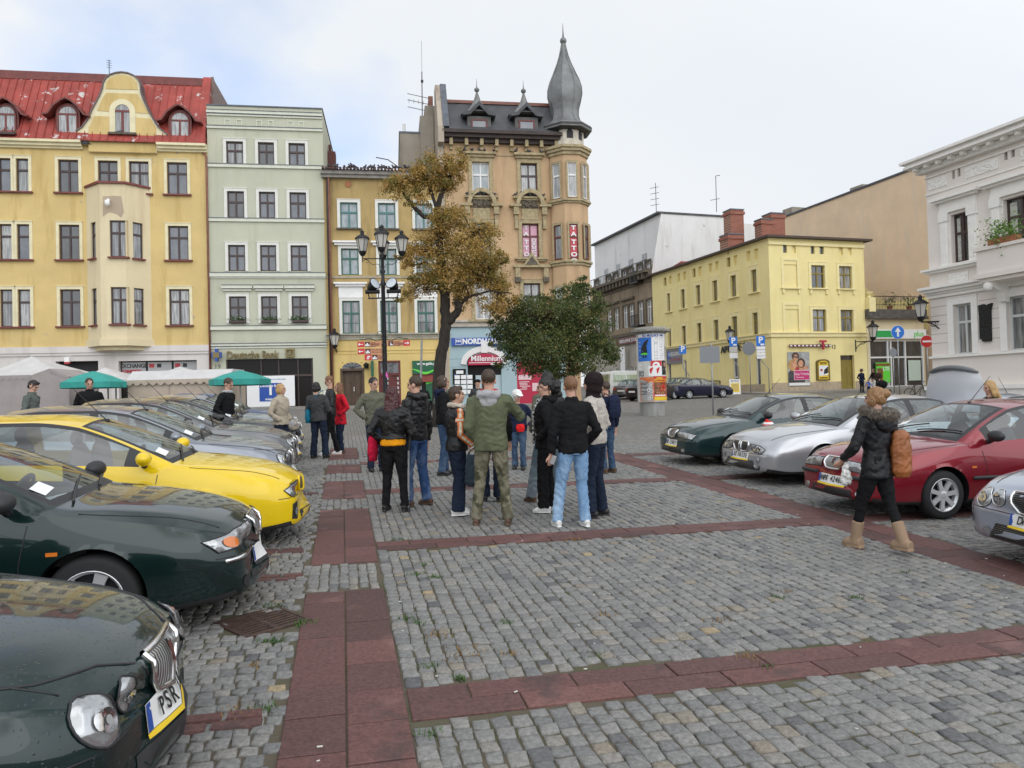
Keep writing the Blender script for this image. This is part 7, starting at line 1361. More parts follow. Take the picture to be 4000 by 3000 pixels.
def car(name,label,S,col,front,ang,group,style='25',plate=None,plates=True,detail=True,rim=0,rear=None,wing_side=-1,hood_lines=True,paper=False,drops=False,opendoor=False,mould=None,chromewin=False,rimmat=None):
 s,X,Y,Z,lab=car_shape(S); ns,nr=X.shape; L=S['L']; body=MB(); R_=S['R']; gl={}
 lab=np.array(lab)
 vid={}
 V=[]
 def vert(i,j,sd):
  if j in(0,nr-1):sd=1
  k=(i,j,sd)
  if k not in vid:vid[k]=len(V); V.append([X[i,j],Y[i,j]*sd,Z[i,j]])
  return vid[k]
 faces=[]
 for i in range(ns-1):
  sm=(s[i]+s[i+1])/2
  for j in range(nr-1):
   low=lab[j+1]==0; lm=(lab[j]+lab[j+1])/2 if lab[j]>=3 or lab[j+1]>3 else lab[j+1]; kind='t' if low else 'b'; f=lm-3
   if 3<lm<4 and lab[j]>=3 or(lm>3 and lm<4.0 and lab[j+1]>3):
    if S['sw'][0]-.12<sm<S['sw'][1]+.05 and.02<f:kind='t'
    if S['sw'][0]<sm<S['sw'][1]and.08<f<.90:kind='s'
    if any(a<sm<b for a,b in S['bp'])and kind=='s':kind='t' if S['bp'][0][1]-S['bp'][0][0]<.13 else 'b'
   if lm>5 or(lab[j]>=4 and lab[j+1]>5):
    f=lab[j+1]-5
    if S['cowl']<sm<S['head']:kind='w' if f>.17 and S['cowl']+.05<sm<S['head']-.03 else('t' if f>.09 else 'b')
    if S['rend']<sm<S['rbot']:kind='r' if f>.2 and S['rend']+.03<sm<S['rbot']-.04 else('t' if f>.1 else 'b')
   for sd in(1,-1):
    q=[vert(i,j,sd),vert(i,j+1,sd),vert(i+1,j+1,sd),vert(i+1,j,sd)]
    if sd<0:q=q[::-1]
    if len(set(q))==4:faces.append((q,kind,sd,sm))
 for i,dirx in((0,1),(ns-1,-1)):
  for sd in(1,-1):
   zc,zh=.46 if i==0 else.6,None; prev=[vert(i,j,sd)for j in range(nr)]
   for lv,q in enumerate((.94,.8,.55,.0)):
    cur=[]
    for j in range(nr):
     y,z=Y[i,j]*sd,Z[i,j]; zz=zc+(z-zc)*q; yy=y*q; dx=(.035,.06,.07,.072)[lv]*dirx
     if j in(0,nr-1)or q==0:
      key=('c',i,lv,j if q else 0)
      if q==0:key=('c',i,lv,0)
      if key not in vid:vid[key]=len(V); V.append([X[i,j]+dx if q else X[i,10]*.0+(X[i,nr-1]+dx),yy if q else 0,zz if q else zc])
      cur.append(vid[key])
     else:vid[('c',i,lv,j,sd)]=len(V); V.append([X[i,j]+dx,yy,zz]); cur.append(vid[('c',i,lv,j,sd)])
    for j in range(nr-1):
     f_=[prev[j],cur[j],cur[j+1],prev[j+1]]; f2=[]
     for k in f_:
      if k not in f2:f2.append(k)
     if(sd>0)!=(dirx>0):f2=f2[::-1]
     if len(f2)>2:faces.append((f2,'b',sd,0))
    prev=cur
 V=np.array(V); keep=[]
 cen=[(-a-pch(S['bow'],np.array([0.]))[0]+pch(S['bow'],np.array([a]))[0]*.1,S['wr']+.01)for a in S['ax']]
 side=np.abs(V[:,1])>.40; ins=np.zeros(len(V),bool); cidx=np.zeros(len(V),int)
 for k,(cx,cz)in enumerate(cen):r=np.hypot(V[:,0]-cx,V[:,2]-cz); m=(r<R_)&side; ins|=m; cidx[m]=k
 for f in faces:
  if all(ins[v]for v in f[0]):continue
  keep.append(f)
 for v in{v for f in keep for v in f[0]if ins[v]}:
  cx,cz=cen[cidx[v]]; d=np.array([V[v,0]-cx,V[v,2]-cz]); n=np.linalg.norm(d)+1e-6; V[v,0],V[v,2]=cx+d[0]/n*R_,max(cz+d[1]/n*R_,.10)
 g=V.copy()
 o_=front; root=thing(name,label,'car',(o_.x,o_.y,gz(o_.x,o_.y)),0,group); root.rotation_mode='QUATERNION'
 zax=gnorm(o_.x,o_.y); xa=Vector((math.cos(ang),math.sin(ang),0)); xa=(xa-zax*xa.dot(zax)).normalized(); ya=zax.cross(xa); root.rotation_quaternion=Matrix((xa,ya,zax)).transposed().to_quaternion()
 def sub(kinds,nm,mats,pred=None,parent=root):
  mp={}; vv=[]; ff=[]; mi=[]
  for q,k,sd,sm in keep:
   if k in kinds and(pred is None or pred(sd,sm)):
    for v in q:
     if v not in mp:mp[v]=len(vv); vv.append(tuple(V[v]))
    ff.append([mp[v]for v in q]); mi.append(1 if k=='t' else 0)
  if not ff:return None
  me=bpy.data.meshes.new(nm); me.from_pydata(vv,[],ff); [me.materials.append(m)for m in mats]; me.polygons.foreach_set('material_index',mi); me.polygons.foreach_set('use_smooth',[True]*len(ff)); me.update(); me.set_sharp_from_angle(angle=R(38)); return obj(nm,me,parent)
 sub('bt','body',[col,m_trim]); sub('w','windscreen',[m_cglass]); sub('r','rear_window',[m_cglass])
 cuts=[S['sw'][0]]+[(a+b)/2 for a,b in S['bp']]+[S['sw'][1]]
 for sd in(1,-1):
  for a,b in zip(cuts,cuts[1:]):sub('s','side_window',[m_cglass],lambda d,m,sd=sd,a=a,b=b:d==sd and a<m<b)
 bv=BVHTree.FromPolygons([tuple(v)for v in V],[f[0]for f in keep])
 def hit(p,ax,sd=-1):
  if ax=='x':r=bv.ray_cast(Vector((.6,p[0],p[1])),Vector((-1,0,0)))
  elif ax=='-x':r=bv.ray_cast(Vector((-L-1,p[0],p[1])),Vector((1,0,0)))
  elif ax=='y':r=bv.ray_cast(Vector((p[0],sd*3,p[1])),Vector((0,-sd,0)))
  else:r=bv.ray_cast(Vector((p[0],p[1],3)),Vector((0,0,-1)))
  return r
 def decal(nm,mat,pts,ax,off=.004,parent=root,step=.04,bulge=0,sd=-1):
  v,f,nb=fill2d(pts,step); mb=MB(); idx=[]; B=[v[i]for i in range(nb)]; last=None
  for i,p in enumerate(v):
   loc,nrm,*_=hit((p.x,p.y),ax,sd)
   if loc is None:
    if last is None:last=(Vector((0,p.x,p.y))if ax=='x' else Vector((p.x,sd*.8,p.y)),Vector((1,0,0)))
    loc=last[0].copy(); nrm=last[1]
    if ax=='x':loc.y,loc.z=p.x,p.y
    elif ax=='y':loc.x,loc.z=p.x,p.y
   last=(loc,nrm); d=min((p-q).length for q in B)if bulge and i>=nb else 0
   o=off+bulge*min(1,(d/.05))**.6 if bulge else off; idx.append(mb.p(loc+nrm*o*(1 if nrm.dot(Vector((1,0,0))if ax=='x' else(Vector((0,sd,0))if ax=='y' else(Vector((-1,0,0))if ax=='-x' else Vector((0,0,1)))))>0 else-1)))
  for t in f:mb.face([idx[i]for i in t])
  me=mb.mesh(nm,mat,smooth=True); return obj(nm,me,parent)
 def ringd(nm,mat,pts,wd,ax,off=.008,parent=root,closed=True,sd=-1,rad=None):
  P=[Vector(p)for p in pts]; n=len(P); D=[]
  for k in range(n if closed else n-1):
   a,b=P[k],P[(k+1)%n]; m=max(1,int((b-a).length/.03))
   for j in range(m):D.append(a.lerp(b,j/m))
  D.append(P[0]if closed else P[-1]); L3=[]
  for p in D:
   loc,nrm,*_=hit((p.x,p.y),ax,sd)
   if loc is not None:L3.append(loc+nrm*off*(1 if(nrm.x if ax=='x' else nrm.y*sd if ax=='y' else nrm.z)>0 else-1))
  mb=MB()
  if len(L3)>2:mb.tube(L3,wd,6,cap=not closed); return mb.build(nm,mat,parent,smooth=True)
 def mirror(fn,pts,*a,**k):
  fn(*a[:2],pts,*a[2:],**k); fn(*a[:2],[(-y,z)for y,z in pts][::-1],*a[2:],**k)
 def el(cy,cz,ry,rz,n=20):return[(cy+ry*math.cos(2*math.pi*q/n),cz+rz*math.sin(2*math.pi*q/n))for q in range(n)]
 hz=pch(S['zt'],np.array([.02]))[0]; nw=S['w'][1][1]/.70
 if detail:
  if style in('25','75'):
   bl=.018; y1,y2=(.365,.545)if style=='25' else(.41,.58); r1,r2=(.064,.088)if style=='25' else(.072,.085); z1,z2=hz-.105,hz-.12
   for sg in(1,-1):
    for(yy,zz,rr)in((y1,z1,r1),(y2,z2,r2)):
     if style=='75':decal('headlight_housing',m_trim,el(sg*yy,zz,rr*1.15,rr*1.1),'x',.003,step=.03)
     p=decal('headlight',m_lamp,el(sg*yy,zz,rr,rr,28),'x',.006,step=.018,bulge=bl); decal('reflector',m_chrome,el(sg*yy,zz-.005,rr*.55,rr*.5),'x',.012+bl,p,step=.018); decal('bulb',m_frost,el(sg*yy,zz-.005,rr*.2,rr*.2,12),'x',.016+bl,p,step=.02); ringd('rim',m_trim if style=='25' else m_chrome,el(sg*yy,zz,rr*1.03,rr*1.03),.005,'x',.008,p)
   gw=.185 if style=='25' else.26; gp_=[(-gw,hz-.03),(gw,hz-.03),(gw*.96,hz-.12),(gw*.6,hz-.20),(0,hz-.215),(-gw*.6,hz-.20),(-gw*.96,hz-.12)]
   p=decal('grille',m_slats if style=='25' else m_mesh,gp_,'x',.010); ringd('surround',m_chrome,gp_,.016,'x',.014,p)
   p2=[(-.012,hz-.04),(.012,hz-.04),(.012,hz-.20),(-.012,hz-.20)]; decal('badge_bar',m_chrome,p2,'x',.024,p); decal('badge',m_signbr,[(-.02,hz-.05),(.02,hz-.05),(0.012,hz-.12),(-.012,hz-.12)],'x',.03,p)
  if style in('200','400'):
   for sg in(1,-1):
    a=[(sg*.22,hz-.035),(sg*.50,hz-.05),(sg*.73,hz-.085),(sg*.70,hz-.17),(sg*.25,hz-.15)]; p=decal('headlight',m_lamp,a,'x',.006,bulge=.012,step=.03); ringd('rim',m_trim,a,.006,'x',.006,p)
    if style=='200':decal('indicator',m_amber,el(sg*.60,hz-.122,.055,.036,14),'x',.022,p,step=.025)
   gw=.17; gp_=[(-gw,hz-.02),(gw,hz-.02),(gw*1.0,hz-.09),(gw*.75,hz-.15),(0,hz-.16),(-gw*.75,hz-.15),(-gw,hz-.09)]; p=decal('grille',m_slats,gp_,'x',.010); ringd('surround',m_chrome,gp_,.013,'x',.014,p); decal('badge',m_signbr,[(-.018,hz-.03),(.018,hz-.03),(0.01,hz-.09),(-.01,hz-.09)],'x',.026,p)
  if style in('zr','zt'):
   for sg in(1,-1):
    a=[(sg*.28,hz-.07),(sg*.50,hz-.085),(sg*.645,hz-.13),(sg*.60,hz-.205),(sg*.40,hz-.20),(sg*.30,hz-.155)]; p=decal('headlight',m_lamp,a,'x',.006,bulge=.015,step=.03); ringd('rim',m_trim,a,.006,'x',.006,p)
    for cy in(.40,.52):decal('bulb',m_chrome,el(sg*cy,hz-.14,.035,.035,12),'x',.026,p,step=.02)
    g_=[(sg*.025,hz-.045),(sg*.21,hz-.05),(sg*.235,hz-.10),(sg*.17,hz-.195),(sg*.035,hz-.205)]; p=decal('grille',m_mesh,g_,'x',.006); ringd('surround',m_chrome if style=='zt' else col,g_,.014,'x',.010,p)
    f_=[(sg*.46,.46),(sg*.60,.44),(sg*.60,.28),(sg*.50,.26)]if style=='zr' else[(sg*.42,.30),(sg*.58,.31),(sg*.57,.24),(sg*.42,.24)]; p=decal('fog_recess',m_trim,f_,'x',.005,step=.03); decal('fog_lamp',m_lamp,el(sg*.53,.35 if style=='zr' else.40,.045,.045,14),'x',.012,p,step=.02,bulge=.01)
  if style not in('zr','none'):
   for sg in(1,-1):decal('fog_lamp',m_lamp if style!='200' else m_trim,el(sg*.50,.30,.055,.038,14),'x',.006,step=.025)
  if style!='none':decal('lower_grille',m_mesh if style in('75','zt','zr')else m_trim,[(-.36,.33),(.36,.33),(.40,.24),(-.40,.24)]if style not in('zt','75')else[(-.40,.38),(.40,.38),(.46,.24),(-.46,.24)],'x',.004)
  zq=.49 if style in('200','400')else.47
  if mould:
   for sg in(1,-1):
    pts=[(sg*y,zq-.005)for y in np.linspace(.24 if style!='400' else.3,.685*nw,14)]
    ringd('bumper_strip',mould,pts,.016 if style=='200' else.028,'x',.004,closed=False)
    if style=='400':ringd('side_moulding',mould,[(-x,.50)for x in np.linspace(1.35,3.0,20)],.024,'y',.002,closed=False,sd=sg)
  zp=.42 if style in('25','200','400')else.44; loc=hit((0,zp),'x')[0]
  if plates and loc is not None:
   def rp(y0,y1,z0,z1):return[(y0,z0),(y1,z0),(y1,z1),(y0,z1)]
   pl=decal('number_plate',m_plate,rp(-.255,.255,zp-.055,zp+.055),'x',.010,step=.06); decal('blue_band',m_dbblue,rp(-.253,-.215,zp-.053,zp+.053),'x',.013,pl,step=.06); decal('dealer_strip',m_ply if style!='200' else m_trim,rp(-.262,.262,zp-.078,zp-.057),'x',.012,pl,step=.06)
   n_=len(plate or '')
   for k_,ch in enumerate(plate or ''):
    if ch==' ':continue
    y_=.02+(k_-(n_-1)/2)*min(.052,.42/n_); h4=[hit(q_,'x')[0]for q_ in((y_,zp-.05),(y_,zp+.05),(y_-.03,zp),(y_+.03,zp))]
    if None in h4:continue
    up_=(h4[1]-h4[0]).normalized(); rt=(h4[3]-h4[2]).normalized(); nm_=rt.cross(up_).normalized(); rt=up_.cross(nm_); l=(h4[0]+h4[1]+h4[2]+h4[3])/4
    text(ch,.105,pl,l+nm_*.021,rot=Matrix((rt,up_,nm_)).transposed().to_euler(),mat=m_blk,ext=.001,bold=.0015,sx=.72)
  for sg in(1,-1):
   ringd('bumper_gap',m_blk,[(sg*y,hz-.225+.03*(y-.26))for y in np.linspace(.27,.72,10)],.0045,'x',.0,closed=False)
   if style=='25':ringd('bonnet_gap',m_blk,[(sg*.20,hz-.10),(sg*.25,hz-.03),(sg*.36,hz+.012),(sg*.55,hz+.03),(sg*.66,hz+.06)],.006,'x',.0,closed=False)
  c_,hw=S['cowl'],.60
  hood=[(-.02-.10,-.5)]+[(-x,-(pch(S['wr_'],np.array([x]))[0]+.03))for x in np.linspace(.22,c_-.04,12)]
  for sg in(1,-1):ringd('bonnet_gap',m_blk,[(x,sg*y)for x,y in hood[1:]],.0045,'z',.0,closed=False)
  for sg in(1,-1):
   d0=S['sw'][0]-.12; ringd('door_gap',m_blk,[(-d0,.30),(-d0-.02,.55),(-d0+.02,.82)],.004,'y',.0,closed=False,sd=sg)
   d1=(S['bp'][0][0]+S['bp'][0][1])/2; ringd('door_gap',m_blk,[(-d1,.30),(-d1,.86)],.004,'y',.0,closed=False,sd=sg)
   if not(S is ZRX):d2=S['sw'][1]-.12; ringd('door_gap',m_blk,[(-d1-.01,.30),(-d2+.3,.30),(-d2+.22,.55),(-d2-.05,.86)],.004,'y',.0,closed=False,sd=sg)
   for hx in(d1-.17,d1+.62):
    r=hit((-hx,.80),'y',sg)[0]
    if r is not None and not(S is ZRX and hx>d1):mb=MB(); mb.tube([r+Vector((-.09,sg*.012,0)),r+Vector((0,sg*.028,.006)),r+Vector((.09,sg*.012,0))],.017,6); mb.build('door_handle',col if style in('zr','75','zt')else m_trim,root,smooth=True)
   decal('side_indicator',m_amber,[(-d0+.14,.62),(-d0+.21,.62),(-d0+.21,.645),(-d0+.14,.645)],'y',.006,sd=sg,step=.05)
   ms=S['sw'][0]+.06; zz=pch(S['zs'],np.array([ms]))[0]+.10; yy=sg*(pch(S['ws'],np.array([ms]))[0]+.13); xb=-ms+.10
   mb=MB(); mb.X=Matrix.Translation((xb,yy,zz))@Matrix.Rotation(R(-8*sg),4,'Z'); mb.ball((0,0,0),.075,.12,.07,14,9); mir=mb.build('mirror',m_trim if style in('400','200')else col,root,smooth=True); mb=MB(); mb.tube([(xb-.02,yy-sg*.06,zz-.04),(xb-.03,yy-sg*.17,zz-.10)],[.035,.03],7); mb.build('mirror_foot',m_trim,mir)
  for a,b in(((-c_-.06,-.55),(-c_-.20,.05)),((-c_-.05,.0),(-c_-.20,.58))):
   P3=[]
   for q in np.linspace(0,1,8):l=hit((a[0]+(b[0]-a[0])*q,a[1]+(b[1]-a[1])*q),'z')[0]; P3.append(l+Vector((.01,0,.016)))
   mb=MB(); mb.tube(P3,.009,5); mb.build('wiper',m_blk,root)
  hl=hit((-S['head']-.06,.0),'z')[0]; mb=MB(); mb.ball(tuple(hl),.03,.02,.02,8,5); mb.tube([hl,hl+Vector((-.34,0,.36))],[.006,.003],5); mb.build('aerial',m_blk,root)
  mb=MB(); c2=S['cowl']; mb.box(-c2-.62,-c2+.05,-.62,.62,.5,.88); mb.build('dashboard',m_dash,root); mb=MB()
  for x in(S['head']+.22,S['rend']-.25 if S['L']>4.2 else S['rend']-.45):
   for y in(-.34,.34):mb.ball((-x,y,.80),.10,.23,.34,10,8); mb.ball((-x-.03,y,1.17),.05,.12,.085,8,6); mb.ball((-x+.25,y,.52),.28,.23,.10,10,6)
  mb.build('seats',m_seat,root,smooth=True); mb=MB(); mb.X=Matrix.Translation((-c2-.72,.34,.86))@Matrix.Rotation(R(-65),4,'Y'); mb.tube([(.18*math.cos(q),.18*math.sin(q),0)for q in[i*math.pi/10 for i in range(21)]],.016,6,cap=False); mb.tube([(-.17,0,0),(.17,0,0)],.02,5); mb.build('steering_wheel',m_blk,root)
  mb=MB(); mb.box(-S['rend']-.1,-c2,-.70,.70,.36,.42); mb.build('cabin_floor',m_dash,root)
  mb=MB(); Q=[hit((-c_-x,y),'z')[0]+Vector((.004,0,.005))for x,y in((.22,-.56),(.22,-.40),(.32,-.40),(.32,-.56))]; mb.poly(Q); mb.build('windscreen_sticker',m_paper,root)
  if paper:
   x=-c2-.30; mb=MB(); mb.X=Matrix.Translation((x,-.15,.90))@Matrix.Rotation(R(-12),4,'Y'); mb.box(-.13,.13,-.22,.22,0,.004); pp=mb.build('paper_sheet',m_paper,root)
   for k in range(3):mb=MB(); mb.X=Matrix.Translation((x,-.15,.90))@Matrix.Rotation(R(-12),4,'Y'); mb.box(-.07+k*.06,-.045+k*.06,-.16,.14-.05*k,.005,.006); mb.build('print',m_grprint,pp)
 if rear:
  for sg in(1,-1):
   p=decal('tail_light',m_taill,[(sg*.42,.84),(sg*.60,.84),(sg*.63,.70),(sg*.45,.68)],'-x',.006,step=.05); decal('indicator',m_amber,[(sg*.50,.83),(sg*.60,.83),(sg*.61,.79),(sg*.50,.79)],'-x',.012,p,step=.05)
  l=hit((0,.62),'-x')[0]; mb=MB(); mb.box(l.x-.02,l.x-.008,-.26,.26,.57,.68); mb.build('number_plate',m_plate,root)
 for k,(cx,cz)in enumerate(cen):
  for sg in(1,-1):
   mb=MB(); n=20; A_=[]
   for q in range(n+1):
    a=R(-25)+R(230)*q/n; x,z=cx+(R_+.001)*math.cos(a),cz+(R_+.001)*math.sin(a); r=bv.ray_cast(Vector((x+.004*math.cos(a),sg*3,z+.004*math.sin(a))),Vector((0,-sg,0)))[0]; y=abs(r.y)-.002 if r is not None and abs(r.y)>.5 else.78
    A_.append((mb.p((x,sg*y,z)),mb.p((x,sg*.45,z))))
   for a,b in zip(A_,A_[1:]):mb.face((a[0],a[1],b[1],b[0]))
   c0=[a[1]for a in A_]; mb.face(c0); mb.build('wheel_arch',m_blk,root,smooth=True)
   yo=pch(S['w'],np.array([S['ax'][k]]))[0]-.025; wheel(root,cx,sg*yo,S['wr'],sg,rim,rimmat)
 return root
WH={}
def wheel(root,x,y,r,sg,style,rm=None):
 key=(round(r,3),style,rm.name if rm else '')
 if key not in WH:
  mb=MB(); T=.19; pr=[(r*.66,0),(r*.70,.005),(r*.86,-.004),(r*.95,.012),(r,.04),(r,T-.04),(r*.95,T-.012),(r*.7,T),(r*.66,T)]
  mb.X=Matrix.Rotation(R(90),4,'X'); mb.lathe(pr,36,cap=False); t=mb.mesh('wheel',m_tyre,smooth=True,sharp=50); mb=MB(); mb.X=Matrix.Rotation(R(90),4,'X'); mb.lathe([(r*.67,.0),(r*.69,.004),(r*.66,.012),(r*.60,.03),(r*.59,.10)],36,cap=False)
  n={0:7,1:6,2:9,3:5}[style]; wd=r*(.11,.15,.07,.16)[style]
  for k in range(n):
   a=2*math.pi*k/n; c,s_=math.cos(a),math.sin(a)
   def q(rr,ww,z):return(rr*c-ww*s_,rr*s_+ww*c,z)
   P=[q(r*.13,-wd*.9,.022),q(r*.13,wd*.9,.022),q(r*.42,wd*.75,.018),q(r*.62,wd*.9,.012),q(r*.62,-wd*.9,.012),q(r*.42,-wd*.75,.018)]; i0=[mb.p(v)for v in P]; i1=[mb.p((v[0],v[1],v[2]+.03))for v in P]; mb.face(i0)
   for e in range(6):mb.face((i0[e],i0[(e+1)%6],i1[(e+1)%6],i1[e]))
  mb.lathe([(.001,.012),(r*.09,.013),(r*.17,.022),(r*.17,.06)],18,cap=False); rim_=mb.mesh('rim',rm or m_alloy,smooth=False)
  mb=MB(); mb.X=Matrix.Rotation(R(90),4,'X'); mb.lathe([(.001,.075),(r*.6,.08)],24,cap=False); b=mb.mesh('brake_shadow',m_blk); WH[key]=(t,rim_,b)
 t,ri,b=WH[key]; o=obj('wheel',t,root,(x,y,r)); o.rotation_euler=(0,R(17*len(WH)),math.pi if sg<0 else 0); obj('rim',ri,o); obj('brake_shadow',b,o); return o
m_dkgreen=paint('dark_green_metallic',(.006,.019,.018),.25,.3); m_dkgreen_wet=paint('wet_dark_green',(.006,.020,.019),.2,.3,drops=True); m_yellow=paint('sunflower_yellow',(.75,.52,.005),0,.35); m_silvb=paint('blue_grey_metallic',(.23,.25,.29),.6,.32); m_grey=paint('mid_grey_metallic',(.13,.135,.14),.6,.32); m_dkblk=paint('near_black_metallic',(.018,.018,.022),.3,.3); m_silver=paint('silver_metallic',(.46,.47,.49),.65,.32); m_sblue=paint('pale_silver_blue',(.40,.44,.52),.6,.3); m_red=paint('wine_red_metallic',(.22,.012,.022),.35,.3); m_royal=paint('royal_blue',(.015,.04,.22),.2,.3); m_green4=paint('bottle_green',(.012,.035,.038),.35,.3); m_navy=paint('navy_blue',(.010,.012,.035),.2,.3)
aL=math.atan2(dB.y,dB.x); aRt=aL+math.pi; LG_,RG_='cars parked in the left row','cars parked in the right row'
car('parked_car','wet dark green hatchback with round twin headlights and chrome grille, nearest in the left row',LOWH,m_dkgreen_wet,AB(-.77,3.45),aL-R(1),LG_,'25','PSR 59L',rim=0,paper=True)
car('parked_car','dark green hatchback with orange indicator in its headlight, papers behind the windscreen',HATCH,m_dkgreen,AB(-.68,6.2),aL,LG_,'200','',mould=m_chrome,paper=True,rim=3)
car('parked_car','bright yellow three-door hatchback with black fog lamp recess',ZRX,m_yellow,AB(-.47,8.72),aL,LG_,'zr',plates=False,rim=2)
car('parked_car','blue-grey hatchback with chrome window line, right behind the yellow car',HATCH,m_silvb,AB(-.75,11.5),aL,LG_,'25',plates=True)
car('parked_car','mid grey saloon with round headlights, third behind the yellow car row',LUX,m_grey,AB(-.85,14.2),aL,LG_,'75')
car('parked_car','near-black car between the grey saloon and the silver car, man in scarf beside it',HATCH,m_dkblk,AB(-.95,16.5),aL,LG_,'zr')
car('parked_car','pale silver-blue car beside the woman in the beige jacket',SEDAN,m_sblue,AB(-1.05,18.9),aL,LG_,'400')
car('parked_car','royal blue car at the far end of the left row',SEDAN,m_royal,AB(-1.3,21.4),aL,LG_,'400')
car('parked_car','bottle green saloon with the lowest bonnet, farthest in the right row',SEDAN,m_green4,AB(6.5,13.8),aRt,RG_,'400','OK 32837',rim=2)
car('parked_car','bright silver saloon with twin mesh grilles between the green and red cars',LUX,m_silver,AB(6.48,11.15),aRt,RG_,'zt','SG 0633E',rim=2,paper=True)
car('parked_car','wine red saloon with black bumper strips and seven-spoke alloy wheels',REDS,m_red,AB(6.15,8.33),aRt,RG_,'400','WPR 42466',rim=0,mould=m_trim,paper=True)
car('parked_car','pale silver-blue saloon cut off by the right edge, nearest in its row',LUX,m_sblue,AB(5.92,5.28),aRt,RG_,'75','DW 5741',rim=1)
r5=car('parked_car','silver coupe with its boot lid raised, behind the red car',SEDAN,m_sblue,AB(15.5,13.0),aL+R(14),'cars parked beyond the right row','none',rear=True)
mb=MB(); lid=[[mb.p((-4.05-.02*a+.30*math.sin(b*.5*math.pi*.0)-(.10*(1-((a-5)/5)**2))*0,-.62+1.24*a/10,1.0+.62*b/8))for a in range(11)]for b in range(9)]
for k,row in enumerate(lid):
 for a,vi in enumerate(row):y=-.62+1.24*a/10; q=k/8; mb.v[vi]=(-3.80-.16*math.sin(q*1.6)-.10*(1-(y/.62)**2),y*(1-.22*q**2.5),.98+.90*q*(1-.10*(y/.62)**2*q))
for A_,B_ in zip(lid,lid[1:]):
 for a in range(10):mb.face((A_[a],A_[a+1],B_[a+1],B_[a]))
ld=mb.build('boot_lid',paint('light_silver',(.62,.63,.65),.25,.35),r5,smooth=True); mb=MB(); top=[Vector(mb_)for mb_ in[ld.data.vertices[i].co for i in lid[-1]]]; mb.tube([p+Vector((-.03,0,.015))for p in top],[.02,.045,.05,.055,.055,.055,.055,.055,.05,.045,.02],8); mb.build('spoiler',pm('grey_spoiler',(.10,.105,.11),.4,coat=.5),ld,smooth=True)
FG='cars parked in the street by the yellow house'
def far(u,v,Y):p=AT(u,v,Y); return Vector((p.x,p.y))
def farcar(label,S,col,u,Y,ang):
 t=far(u,850,Y); d=Vector((math.cos(R(ang)),math.sin(R(ang)))); return car('parked_car',label,S,col,t+d*S['L'],R(ang),FG,'none',rear=True,detail=False)
farcar('dark navy saloon parked right of the advertising column',SEDAN,m_navy,1449,49,18)
farcar('dark green hatchback mostly hidden behind the navy saloon',HATCH,m_green4,1442,53,25)
farcar('grey saloon seen from behind beside the white van',SEDAN,m_grey,1345,50,62)
farcar('black hatchback half hidden behind the advertising column',HATCH,m_dkblk,1373,47,40)
t=far(1302,850,55); vn=thing('white_van','white minibus with pale curtained windows behind the grey saloon','van',(t.x,t.y,gz(t.x,t.y)),R(33)); m_van=paint('van_white',(.62,.63,.60),0,.35)
mb=MB(); pr=[(0,.35),(0,1.15),(.06,1.75),(.22,1.93),(.5,1.98),(3.5,1.98),(4.0,1.85),(4.45,1.25),(4.8,1.1),(4.9,.4),(4.8,.3),(.1,.3)]
n=len(pr); L_=[]
for y,k in((-.86,.97),(-.80,1.0),(.80,1.0),(.86,.97)):L_.append([mb.p((x,y,.35+(z-.35)*k if abs(y)>.82 else z))for x,z in pr])
for a,b in zip(L_,L_[1:]):
 for k in range(n):mb.face((a[k],a[(k+1)%n],b[(k+1)%n],b[k]))
mb.face(L_[0][::-1]); mb.face(L_[-1]); mb.build('body',m_van,vn,sharp=35,smooth=True); m_vcur=glassy('van_curtain_glass',(.22,.30,.16),(.38,.44,.30),(12,12,1))
for a,b in((.35,1.55),(1.7,2.7),(2.85,3.75)):mb=MB(); mb.box(a,b,-.885,-.86,1.15,1.68); mb.build('side_window',m_vcur,vn)
for s_ in(-1,1):mb=MB(); mb.X=Matrix.Translation((.03,0,0))@Matrix.Rotation(R(5),4,'Y'); mb.box(-.16,-.12,min(s_*.06,s_*.72),max(s_*.06,s_*.72),1.15,1.66); mb.build('rear_window',m_vcur,vn); mb=MB(); mb.box(-.03,.0,s_*.78-.06,s_*.78+.06,.7,.95); mb.build('tail_light',m_taill,vn)
mb=MB(); mb.box(-.1,0,-.84,.84,.36,.52); mb.build('bumper',m_trim,vn)
for x in(.9,3.9):
 for s_ in(-1,1):wheel(vn,x,s_*.84,.31,s_,3)
